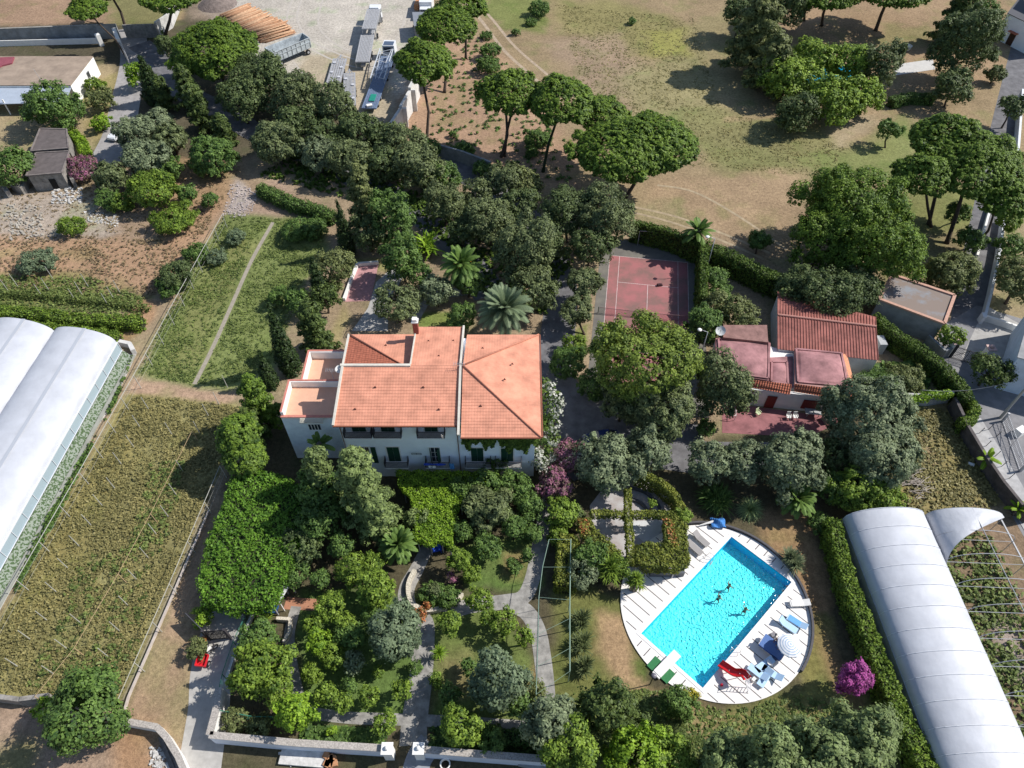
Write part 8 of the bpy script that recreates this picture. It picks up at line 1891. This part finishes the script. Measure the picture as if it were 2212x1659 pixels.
T('oak', 1790, 640, 66, 4.0, 'shaded dark tree drooping over the ribbed red barn roof', 'oak')
T('oak', 1720, 620, 44, 3.4, 'shaded dark tree left of the barn roof', 'oak')
T('oak', 1860, 620, 44, 4.0, 'dark tree between the barn and the flat roofed shed', 'oak')
T('olive', 2055, 585, 52, 3.6, 'feathery green tree beside the flat roofed shed', 'brownish')
T('citrus', 2098, 520, 30, 2.4, 'rounded bush at the left kerb of the shaded lane', 'green')
T('citrus', 2067, 460, 23, 2.8, 'small round headed tree under the great pine', 'green', base=(2055, 482))
T('citrus', 2180, 478, 24, 3.0, 'round light green tree on the right of the long white lane wall', 'citrus')
T('oak', 2212, 600, 58, 4.6, 'big tree cut by the right edge above the pavement', 'brownish')
T('oak', 2190, 545, 34, 3.6, 'greener tree at the right edge below the round light green one', 'green')
T('olive', 1640, 518, 21, 2.0, 'small ragged dark tree on the dry field just beyond the hedge', 'green', base=(1632, 548))
T('oak', 2140, 800, 38, 2.8, 'dark bushy tree in front of the white house at the right edge', 'cypress')
T('citrus', 2052, 725, 26, 2.0, 'bright green bush between the flat roofed shed and the iron gate', 'citrus')
palm(1508, 500, 34, 4.2, 'palm top showing over the ivy hedge behind the tennis court', 'green', nf=26)
T('oak', 1387, 788, 108, 7.2, 'massive rounded pine overhanging the near half of the tennis court', 'pineold', rz=4.8, base=(1400, 905), name='stone_pine', cat='pine tree')
T('olive', 1425, 890, 66, 4.4, 'grey green tree directly below the massive rounded pine', 'oakgrey', rz=3.8)
T('olive', 1345, 870, 44, 3.4, 'shaded tree on the left under the massive rounded pine', 'oakgrey')
T('oak', 1557, 838, 56, 4.8, 'dense round tree in front of the pink roofed outbuilding', 'oakgrey', rz=4.6)
T('oak', 1600, 680, 42, 2.8, 'tree with brownish leaves behind the pink roofs', 'brownish')
T('oak', 1545, 665, 34, 2.6, 'brownish tree beside the ivy fence of the court', 'brownish')
T('citrus', 1522, 705, 36, 3.0, 'fresh green tree between court fence and outbuilding', 'green', rz=3.2)
T('citrus', 1545, 600, 24, 2.0, 'light green creeper bush right of the court fence', 'green')
T('shrub', 1555, 635, 26, 1.6, 'low green bush below the light green creeper', 'green')
T('citrus', 1525, 925, 16, 1.4, 'small bush by the corner of the red court', 'green')
T('olive', 1312, 1002, 60, 3.8, 'wide olive tree over the far left of the round pergola court', 'olive', rz=3.0)
T('olive', 1400, 975, 46, 3.4, 'olive tree just above the round pergola court', 'olive', rz=2.8)
T('olive', 1530, 1000, 44, 3.4, 'olive tree below the corner of the red court', 'olive')
T('olive', 1603, 998, 46, 3.4, 'pale olive in the middle of the row below the red court', 'olive')
T('olive', 1705, 1005, 66, 4.2, 'big olive tree at the right of the row below the red court', 'olive', rz=4.2)
T('olive', 1878, 912, 82, 5.0, 'largest olive tree, beside the right end of the outbuilding', 'olive', rz=4.6)
T('olive', 1900, 1000, 64, 4.0, 'lower olive mass left of the heap of cut branches', 'olive', rz=3.6)
T('oak', 1810, 985, 40, 3.0, 'dark shaded tree between the two biggest olives', 'oak')
T('citrus', 1850, 1065, 52, 2.6, 'flowering oleander mass behind the tunnel greenhouse', 'citrus', rz=2.6)
T('citrus', 1905, 1075, 40, 2.4, 'oleander with white flowers touching the tunnel greenhouse', 'citrus')
T('citrus', 1805, 1050, 36, 2.4, 'dark oleander beside the start of the long hedge', 'green')
T('shrub', 1890, 840, 46, 1.6, 'tangle of green creeper right of the pink outbuilding', 'green')
T('shrub', 1955, 815, 38, 1.5, 'straggly grey green brush behind the street hedge', 'brownish')
T('conifer', 782, 430, 40, 6.5, 'tall brown green conifer left of the sunlit piece of drive', 'brownish', rz=7.4, base=(805, 540))
T('column', 741, 495, 19, 4.7, 'slim dark cypress with a bare grey foot beside the pink court', 'cypress', rz=4.4)
T('column', 686, 608, 22, 3.9, 'pointed cypress left of the little pink court', 'cypress', rz=3.7)
T('column', 606, 735, 27, 5.6, 'tallest pointed cypress left of the villa terrace', 'cypress', rz=5.4)
T('column', 573, 798, 19, 3.0, 'short pointed cypress at the left corner of the villa', 'cypress', rz=2.9)
T('conifer', 676, 705, 44, 4.6, 'dense broad conifer behind the villa terraces', 'cypress', rz=5.0)
T('oak', 712, 580, 44, 3.6, 'olive brown tree between the two middle cypresses', 'brownish')
T('oak', 845, 480, 46, 5.0, 'tall leafy tree above the big pale leaved clump', 'green', rz=4.8)
T('oak', 868, 560, 40, 4.0, 'dark leafy tree shading the little pink court', 'green', rz=4.4)
T('oak', 905, 590, 30, 3.0, 'leafy tree between the banana clump and the round dark tree', 'green')
T('oak', 1010, 610, 30, 2.6, 'dark tree at the foot of the date palm with orange fruit', 'green')
T('oak', 700, 640, 30, 3.0, 'dark foliage between the two lower cypresses and the pink court', 'cypress')
T('oak', 795, 500, 40, 3.6, 'shaded tree in front of the tall brown green conifer', 'oak')
T('oak', 855, 655, 46, 3.4, 'round dark tree behind the chimney of the villa', 'oakgrey')
T('olive', 942, 628, 34, 2.8, 'feathery grey tree between round dark tree and date palm', 'olive')
T('citrus', 998, 684, 30, 2.0, 'bright green bush behind the villa roof', 'green')
T('citrus', 645, 650, 28, 2.4, 'pale green leafy tree in the shade by the field edge', 'green')
for x_, y_, r, lb in ((640, 495, 34, 'bluish green bush at the top of the green field'), (680, 490, 28, 'bluish green bush beside the wire at the top of the green field'), (600, 640, 22, 'low bush at the right edge of the green field')):
 T('shrub', x_, y_, r, 1.3, lb, 'green')
strap_plant(921, 533, 48, 2.6, 'clump of big pale banana leaves beside the date palm', 'lime', 90, 'banana_clump', 'banana plants', 7, .42, droop=.8, h0=1.6)
strap_plant(985, 510, 16, 1.4, 'blue green spiky plant above the date palm', 'blue', 60, droop=.4)
palm(996, 572, 46, 5.0, 'date palm with orange date clusters behind the villa', 'green', fruit=True, nf=48)
palm(1090, 668, 58, 4.8, 'date palm with long silvery fronds touching the villa roof', 'blue', nf=60, fat=.38)
T('conifer', 556, 868, 44, 5.0, 'yellow green conifer beside the left corner of the villa', 'pine', rz=4.6)
T('pine', 513, 935, 40, 6.0, 'yellow green pine with layered clumps at the edge of the dry field, upper', 'pine', rz=2.4)
T('pine', 527, 985, 38, 4.4, 'yellow green pine with layered clumps at the edge of the dry field, lower', 'pine', rz=2.4, base=(548, 1005))
T('conifer', 540, 920, 40, 3.6, 'dark shaded conifer behind the layered pine', 'cypress')
T('conifer', 778, 1052, 72, 7.0, 'very tall loose olive brown conifer in front of the villa', 'cedar', rz=6.5, name='cedar_tree', cat='tree', base=(812, 1165))
T('conifer', 692, 1025, 44, 5.5, 'olive brown conifer at the left in front of the villa', 'cedar', rz=4.6)
T('conifer', 812, 1110, 56, 4.6, 'lower boughs of olive brown conifer beside the vine roof', 'cedar', rz=3.6)
T('oak', 690, 1120, 52, 3.6, 'dark shaded tree between conifer and bright vine canopy', 'green')
T('oak', 650, 1180, 40, 2.8, 'dark shaded tree right of the bright vine canopy', 'oak')
T('oak', 690, 1060, 48, 4.0, 'green tree filling the gap left of the tall loose conifer', 'green')
palm(690, 962, 30, 5.4, 'loose palm fronds against the white wall of the villa wing', 'green', nf=16)
T('citrus', 1055, 1045, 30, 3.0, 'green climber bush with pale leaves beside the vine roof', 'green')
T('olive', 1050, 1098, 46, 3.0, 'round grey tree right of the vine roof', 'oakgrey')
T('citrus', 995, 1145, 24, 2.2, 'round dark bush close to the vine roof', 'green')
T('citrus', 1110, 1050, 34, 2.4, 'dark bush in the shade below the villa balconies', 'green')
T('citrus', 1145, 1090, 28, 2.2, 'leafy shrub left of the dull pink bougainvillea', 'green')
T('citrus', 1215, 1110, 34, 2.4, 'fresh green bush between bougainvillea and ivy hedge', 'citrus')
T('citrus', 1050, 1180, 30, 2.0, 'thin leafed small tree on the lawn right of the axis', 'green')
T('shrub', 1110, 1225, 14, .9, 'small dark bush on the bare patch of lawn', 'green')
T('citrus', 1140, 1200, 16, 1.4, 'small tree at the right edge of the upper lawn', 'green')
palm(860, 1175, 40, 2.6, 'low fan palm group left of the vine roof', 'green', nf=56, fat=.2)
T('citrus', 760, 1230, 42, 3.0, 'yellow green citrus tree above the left lawn', 'citrus')
T('citrus', 810, 1280, 48, 3.0, 'feathery green tree left of the curved stone border', 'citrus', rz=2.6)
T('citrus', 992, 1208, 30, 3.0, 'citrus tree on the right of the flower bed', 'citrus')
T('citrus', 715, 1310, 40, 3.0, 'citrus tree beside the terracotta terrace', 'citrus')
T('citrus', 690, 1385, 36, 2.6, 'yellowing citrus tree at the left corner of the lower lawn', 'lime')
T('citrus', 720, 1420, 32, 2.2, 'green citrus tree at the left side of the lower lawn', 'citrus')
T('olive', 855, 1372, 50, 3.4, 'blue green round tree beside the main garden path', 'blue', rz=3.2)
T('oak', 765, 1375, 30, 2.4, 'dark green tree between the citrus trees and the blue green one', 'green')
T('citrus', 765, 1430, 28, 2.2, 'pale leaved slim tree in the middle of the lower lawn', 'olive')
T('citrus', 815, 1452, 14, 1.0, 'small clipped bush on the lower lawn', 'citrus')
T('citrus', 870, 1400, 22, 1.6, 'yellow green shoots at the foot of the blue green tree', 'citrus')
for x_, y_, r, lb in ((706, 1500, 26, 'first orange tree of the row along the lower path'), (738, 1515, 24, 'second orange tree of the row along the lower path'), (797, 1505, 26, 'third orange tree of the row along the lower path'), (872, 1490, 28, 'fourth orange tree of the row, overhanging the main path'), (832, 1560, 32, 'dense orange tree beside the left gate pillar'), (970, 1345, 30, 'orange tree just right of the flower bed'), (1038, 1295, 32, 'yellow green orange tree over the side path'), (1090, 1345, 34, 'loose orange tree on the right lawn'), (1055, 1330, 22, 'small orange tree between the side path and the right lawn'), (1130, 1375, 22, 'young tree near the curved path on the right lawn')):
 T('citrus', x_, y_, r, 2.4, lb, 'citrus')
T('citrus', 633, 1540, 38, 3.0, 'bright yellow green bush inside the fenced planted corner', 'lime', rz=2.8)
T('citrus', 718, 1580, 12, .9, 'small lime green bush behind the white garden wall', 'lime')
T('citrus', 990, 1570, 50, 3.0, 'big fresh green citrus tree right of the right gate pillar', 'citrus', rz=3.0)
T('oak', 1078, 1475, 56, 4.0, 'large tree with long pale leaves on the right lawn', 'blue', rz=4.2, name='loquat_tree', cat='fruit tree')
T('citrus', 972, 1500, 28, 2.4, 'dark small tree in the shadow beside the large pale leaved one', 'green')
strap_plant(948, 1410, 20, 2.4, 'small bright cycad palm on the right of the main path', 'lime', 90, 'cycad', 'cycad palm', droop=.9, h0=1.0)
T('citrus', 565, 1440, 58, 3.4, 'large glossy citrus tree beside the pale drive', 'citrus', rz=3.2)
T('citrus', 560, 1385, 40, 2.4, 'spiky leaved shrub group above the large glossy citrus', 'green')
T('citrus', 600, 1480, 34, 2.4, 'lower part of the citrus hedge near the planted corner', 'citrus')
strap_plant(570, 1345, 26, 1.4, 'cordyline clump beside the square stone planter', 'citrus', 130, heads=5, droop=.6, h0=1.0)
T('shrub', 438, 1330, 20, 1.2, 'yellow green shrub at the gate of the drive', 'lime')
T('shrub', 425, 1400, 20, 1.3, 'potted shrub with mixed leaves beside the red cart', 'brownish')
T('shrub', 510, 1555, 26, 1.2, 'dry bush in the fenced planted corner', 'brownish')
T('shrub', 560, 1570, 26, 1.2, 'straggly green bush in the fenced planted corner', 'brownish')
T('shrub', 930, 1280, 26, .8, 'dark glossy bed plants inside the curved stone border', 'green'); T('shrub', 965, 1290, 26, .8, 'green ground plants on the right inside the stone border', 'green')
T('shrub', 935, 1275, 13, 1.4, 'small grey bush in the middle of the flower bed', 'oakgrey')
T('shrub', 922, 1308, 8, .7, 'red flowering plant at the near edge of the flower bed', 'red'); T('shrub', 977, 1248, 10, 1.0, 'pinkish flowers at the far edge of the flower bed', 'dullpink'); T('shrub', 908, 1328, 14, .5, 'reddish low plants outside the stone border', 'red')
for x_, y_, r, z_, k, lb in ((735, 1180, 25, 3.0, 'green', 'green tree under the right side of the tall loose conifer'), (800, 1215, 27, 3.0, 'citrus', 'leafy tree in the shade left of the garden axis'), (690, 1250, 25, 2.6, 'green', 'dark fruit tree between lean-to roof and left lawn'), (640, 1240, 26, 2.2, 'green', 'dark bush behind the white lean-to roof'), (675, 1345, 25, 2.6, 'citrus', 'fruit tree above the yellowing citrus at the left corner'), (745, 1340, 23, 2.6, 'citrus', 'citrus tree behind the blue green tree'), (800, 1330, 21, 2.4, 'green', 'dark fruit tree touching the path by the stone border'), (1110, 1140, 23, 2.4, 'green', 'shaded tree left of the long path below the villa'), (1000, 1060, 26, 2.6, 'green', 'bush climbing at the right corner of the vine roof'), (1150, 1150, 20, 1.6, 'green', 'small shaded bush at the bend of the long path'), (900, 1120, 26, 2.4, 'cedar', 'loose bush at the left flank of the vine roof'), (755, 1480, 20, 1.6, 'green', 'thin dark tree at the middle of the lower lawn'), (1010, 1440, 18, 1.6, 'green', 'young fruit tree on the bare patch of the right lawn'), (1120, 1520, 31, 2.8, 'green', 'dark tree in front of the large pale leaved one'), (1060, 1600, 36, 1.8, 'green', 'bush behind the right hand garden wall'), (1160, 1490, 20, 1.5, 'brownish', 'small brownish bush by the end of the curved path')):
 T('citrus', x_, y_, r, z_, lb, k)
for x_, y_, r, z_, k, lb in ((672, 1455, 20, 1.5, 'citrus', 'small shrub beside the left garden path'), (900, 1440, 14, .9, 'green', 'low shrub at the left edge of the main garden path'), (940, 1470, 14, .9, 'citrus', 'low shrub at the right edge of the main garden path'), (1020, 1240, 18, 1.4, 'citrus', 'small citrus at the far side of the side path'), (1090, 1110, 22, 1.8, 'soft', 'pale shrub below the round grey tree'), (1075, 1000, 22, 2.6, 'green', 'leafy climber under the right hand balconies'), (1205, 1160, 20, 1.6, 'citrus', 'low bush beside the ivy hedge near the round court'), (1245, 1110, 16, 1.4, 'soft', 'small shrub beside the left cross beam'), (1410, 1085, 8, 2.4, 'citrus', 'bushy ivy knob at the far end of the curved beam'), (1476, 1110, 17, 2.4, 'citrus', 'round ivy knob at the right end of the cross beam')):
 T('shrub', x_, y_, r, z_, lb, k)
strap_plant(1315, 1240, 40, 2.4, 'big glossy cordyline mass left of the pool deck', 'citrus', 520, heads=12, droop=.6, h0=2.8, width=.12)
strap_plant(1370, 1265, 26, 2.2, 'spiky cordyline crown overhanging the white deck', 'citrus', 300, heads=6, droop=.6, h0=2.6, width=.12)
T('citrus', 1278, 1205, 34, 2.8, 'leafy green tree between ivy hedge and round court', 'green')
T('citrus', 1330, 1222, 24, 2.2, 'climber mass below the round court', 'citrus')
T('citrus', 1255, 1240, 30, 2.4, 'tall light leaved shrub beside the arbour frame', 'olive')
strap_plant(1255, 1340, 32, 1.4, 'dark yucca clump on the lawn, upper one of three', 'oakgrey', 330, heads=4, droop=.3, width=.11, h0=.6)
strap_plant(1258, 1390, 36, 1.4, 'dark yucca clump on the lawn, middle one of three', 'oakgrey', 360, heads=5, droop=.3, width=.11, h0=.6)
strap_plant(1262, 1440, 32, 1.4, 'dark yucca clump on the lawn, lower one of three', 'oakgrey', 330, heads=4, droop=.3, width=.11, h0=.6)
strap_plant(1548, 1075, 48, 2.0, 'broad dark strap leaved clump beyond the pool deck', 'green', 600, heads=12, droop=.9, width=.13, h0=.8)
strap_plant(1622, 1095, 34, 1.6, 'pale pampas grass clump beyond the pool deck', 'pampas', 420, 'pampas_grass', 'grass clump', droop=1.1, width=.035)
palm(1722, 1078, 40, 2.2, 'short feathery palm on the dry lawn beyond the pool', 'green', nf=56, fat=.28)
strap_plant(1716, 1205, 38, 2.4, 'big spiky yucca ball at the right rim of the deck', 'olive', 620, 'yucca', 'yucca', heads=3, droop=.3, width=.09, h0=.8)
T('shrub', 1770, 1130, 22, .9, 'low green bush on the dry lawn near the hedge', 'green')
T('shrub', 1845, 1468, 31, 2.6, 'vivid magenta bougainvillea bush on the lawn', 'magenta', rz=2.2, name='bougainvillea', cat='bougainvillea')
T('shrub', 1462, 1515, 34, 1.5, 'round dark green bush at the near edge of the deck', 'green', rz=1.6)
T('shrub', 1492, 1502, 15, 1.0, 'yellow flowering bush touching the round dark green one', 'yellow')
strap_plant(1965, 1560, 30, 1.6, 'silvery agave with long blades at the foot of the hedge', 'pampas', 60, 'agave', 'agave', droop=.25, width=.2)
strap_plant(1450, 1580, 30, .8, 'low dark yucca near the bottom edge', 'oak', 90, droop=.3, width=.06)
T('oak', 1310, 1530, 50, 4.5, 'dark leafy tree at the bottom centre', 'cypress', rz=4.2)
T('oak', 1370, 1570, 36, 3.2, 'right part of the dark leafy tree at the bottom centre', 'cypress')
T('olive', 1195, 1565, 50, 4.5, 'loose grey green tree at the bottom right of the main path', 'olive', rz=3.8)
T('citrus', 1230, 1620, 60, 4.0, 'leafy light green tree above the end of the garden wall', 'citrus', rz=3.4)
T('citrus', 1370, 1640, 66, 3.6, 'bright green tree at the bottom edge', 'lime', rz=3.0)
T('citrus', 1450, 1655, 50, 3.2, 'yellow green tree at the bottom edge below the yucca', 'citrus', rz=2.6)
T('olive', 1655, 1662, 76, 6.0, 'large soft grey green tree at the bottom edge, middle one', 'soft', rz=5.4)
T('olive', 1838, 1618, 76, 6.2, 'large soft green tree at the bottom edge below the bougainvillea', 'soft', rz=5.6)
T('olive', 1560, 1645, 46, 5.0, 'soft green tree at the bottom edge, left one of the three', 'soft', rz=4.0)
T('olive', 1750, 1680, 80, 6.5, 'grey green tree mass right at the bottom edge', 'soft', rz=5)
T('oak', 116, 232, 54, 3.6, 'big dark green tree in front of the white farmhouse', 'green', rz=3.6)
T('citrus', 218, 215, 26, 2.0, 'light loose fruit tree beside the farm lane', 'brownish')
T('citrus', 205, 185, 20, 1.4, 'bush at the corner of the white farmhouse', 'citrus')
T('citrus', 216, 266, 19, 1.4, 'round yellow green bush beside the farm lane', 'lime')
T('oak', 18, 365, 44, 3.2, 'leafy green tree cut by the left edge', 'green', rz=3.4)
T('shrub', 180, 362, 32, 1.8, 'purple flowering bougainvillea beside the ruined shed', 'dullpink')
T('olive', 290, 290, 40, 3.2, 'olive tree hiding the white car', 'olive')
T('olive', 335, 270, 34, 3.4, 'olive tree between farm lane and drive', 'olive'); T('olive', 370, 300, 34, 2.8, 'shaded olive tree right of the white car', 'oakgrey')
T('olive', 325, 350, 46, 3.0, 'soft grey tree below the olives by the lane', 'olive')
T('citrus', 362, 365, 28, 2.0, 'green bush right of the soft grey tree', 'green')
T('olive', 455, 335, 46, 3.0, 'dense green tree alone on the brown plot', 'green', rz=2.8)
T('citrus', 332, 412, 46, 2.8, 'large yellow green fruit tree in the middle of the waste ground', 'citrus', rz=2.6)
T('olive', 240, 385, 34, 2.4, 'dark bluish tree left of the large yellow green one', 'oakgrey')
T('shrub', 232, 430, 26, 1.4, 'dark round bush in front of the white rubbish', 'green'); T('shrub', 262, 438, 24, 1.2, 'light green bush right of the dark round one', 'citrus')
T('citrus', 405, 418, 22, 1.8, 'small tree right of the large yellow green one', 'green'); T('citrus', 453, 430, 18, 1.6, 'small tidy bush near the white kerb of the field', 'green')
T('shrub', 375, 475, 46, 1.6, 'spreading green bush at the edge of the brown plot', 'citrus', rz=1.6)
T('shrub', 152, 488, 28, 1.2, 'round yellow green bush alone among the rubble', 'citrus')
T('shrub', 78, 565, 36, 1.3, 'grey green bush on the orange brown grass at the left', 'blue', rz=1.3)
T('shrub', 378, 592, 38, 2.0, 'dark bush under the long pale fence', 'oak'); T('shrub', 365, 620, 26, 1.4, 'lower dark bush under the long pale fence', 'green')
T('shrub', 510, 510, 20, 1.0, 'feathery bush at the top of the green field', 'blue'); T('shrub', 470, 555, 20, .9, 'small feathery bush in the green field', 'blue'); T('shrub', 425, 545, 28, 1.0, 'green bush leaning on the long pale fence', 'green')
T('oak', 178, 1540, 76, 4.2, 'big dark fig tree at the lower left corner', 'green', rz=3.8, name='fig_tree', cat='fig tree')
T('oak', 205, 1480, 40, 3.4, 'upper crown of foliage beside the big dark fig tree', 'green'); T('shrub', 95, 1535, 24, 1.2, 'yellow green bush at the grey stone wall', 'lime')
palm(2132, 990, 26, 1.4, 'young banana like palm on the pavement strip', 'lime', nf=9, fat=.1)
palm(2200, 1100, 22, 1.2, 'small palm at the right edge beside the torn greenhouse', 'lime', nf=10, fat=.1)
# ---------------------------------------------------------------- ground cover
W = lambda pts: A(pts)
scatter('dry_weeds', [W([(285, 855), (420, 866), (520, 880), (500, 960), (475, 1010), (250, 1525), (130, 1505), (0, 1500), (-20, 1490), (-20, 1380)])], 6500, .125, 'dryweed', 'yellowing weeds and grass filling the big field at the left', h=.28, clump=.9, per=9)
scatter('field_greens', [W([(180, 1200), (330, 1180), (300, 1420), (150, 1490), (60, 1480)]), W([(330, 1000), (400, 1000), (360, 1200), (280, 1200)])], 200, .15, 'weed', 'green patches of weeds inside the dry field at the left', h=.45, clump=1.0, per=14)
scatter('green_weeds', [W([(485, 468), (700, 478), (690, 560), (640, 640), (600, 770), (520, 835), (420, 830), (300, 808), (350, 700)])], 3400, .12, 'weed', 'green grass and weeds of the strip field', h=.2, clump=.9, per=8, holes=[[(p.x, p.y) for p in A([(600, 480), (555, 560), (510, 660), (470, 750), (425, 840), (408, 840), (450, 750), (490, 660), (535, 560), (580, 480)])]])
scatter('waste_scrub', [W([(0, 340), (160, 340), (480, 350), (500, 400), (450, 500), (200, 515), (0, 515)])], 900, .13, 'straw', 'dry scrub and litter over the waste ground by the stone sheds', h=.2, clump=.8, per=8)
scatter('brown_grass', [W([(-20, 515), (200, 510), (330, 520), (420, 450), (470, 430), (440, 520), (330, 645), (-20, 620)])], 1500, .15, 'straw', 'dry orange brown grass between rubble and vine rows', h=.25, per=5)
scatter('vineyard_weeds', [W([(-20, 595), (200, 602), (320, 650), (300, 690), (-20, 665)])], 1400, .17, 'weed', 'green weeds above the vine rows', h=.35, per=5)
scatter('field_weeds', [W([(930, 90), (1040, 80), (1130, 170), (1240, 330), (1250, 400), (1100, 370), (930, 320)])], 300, .2, 'green', 'scattered green weeds on the reddish soil under the pines', h=.4, clump=1.0, per=22)
scatter('field_tufts', [W([(1200, 10), (1500, 40), (1560, 240), (1840, 320), (1770, 380), (1500, 360), (1280, 240)])], 3500, .13, 'dryweed', 'sparse grass tufts on the big dry field', h=.06, clump=.9, per=5)
scatter('plot_weeds', [W([(1965, 890), (2040, 885), (2100, 970), (2180, 1085), (2100, 1105), (1960, 1105), (1950, 1000)])], 2000, .16, 'dryweed', 'brown and yellow weeds on the dry plot at the right', h=.3, per=5)
scatter('greenhouse_weeds', [[(42.3, 35.5), (49.3, 35.5), (50.3, 5), (43.2, 5)]], 1500, .2, 'weed', 'green and brown weeds growing under the bare hoops', h=.6, clump=.8, per=6)
scatter('creeper', [W([(1855, 790), (1960, 785), (2010, 810), (1990, 870), (1870, 860)])], 1500, .26, 'green', 'low green creeper right of the pink outbuilding', h=.6, per=7)
scatter('strip_weeds', [W([(290, 765), (262, 830), (150, 1070), (30, 1290), (60, 1200), (165, 1010), (240, 890), (290, 770)])], 500, .16, 'green', 'weeds between the gravel strip and the pale fence', h=.4, per=7)
scatter('undergrowth', [W([(560, 380), (700, 300), (880, 330), (1000, 420), (1180, 480), (1240, 560), (1180, 680), (1060, 650), (960, 520), (860, 470), (720, 420)])], 2500, .3, 'ivy', 'dark undergrowth beneath the wood', h=.5, per=7)
scatter('garden_beds', [W([(660, 1570), (830, 1580), (830, 1615), (650, 1600)]), W([(930, 1575), (1170, 1590), (1170, 1640), (930, 1620)])], 500, .22, 'green', 'low leafy plants of the garden beds', h=.35, per=8)
scatter('lawn_grass', [W([(1200, 1500), (1400, 1490), (1560, 1535), (1740, 1500), (1870, 1560), (1880, 1650), (1200, 1650)])], 2500, .18, 'weed', 'tufted lawn grass near the bottom edge', h=.08, per=5)
sheet('water', A([(1735, 150), (1835, 140), (1840, 172), (1740, 182)]), .03, mat('far_pool_water', (0.01, 0.42, 0.70), .2))
sheet('terrace', A([(1930, 140), (2015, 128), (2020, 150), (1935, 163)]), .03, mat('white_terrace', (0.55, 0.53, 0.50), .8, var=.1, scale=1))
p = at(1957, 108); b = MB(); b.lathe(p, [(.6, 0), (.8, .5), (.3, .55), (.3, .8), (.9, .9), (.05, 1.0)], 14); one(b, 'garden_fountain', mat('worn_white_stone', (0.6, 0.58, 0.55), .8, var=.3, scale=4), 'pale stone ornament on the brown lawn at the top right', 'ornament')
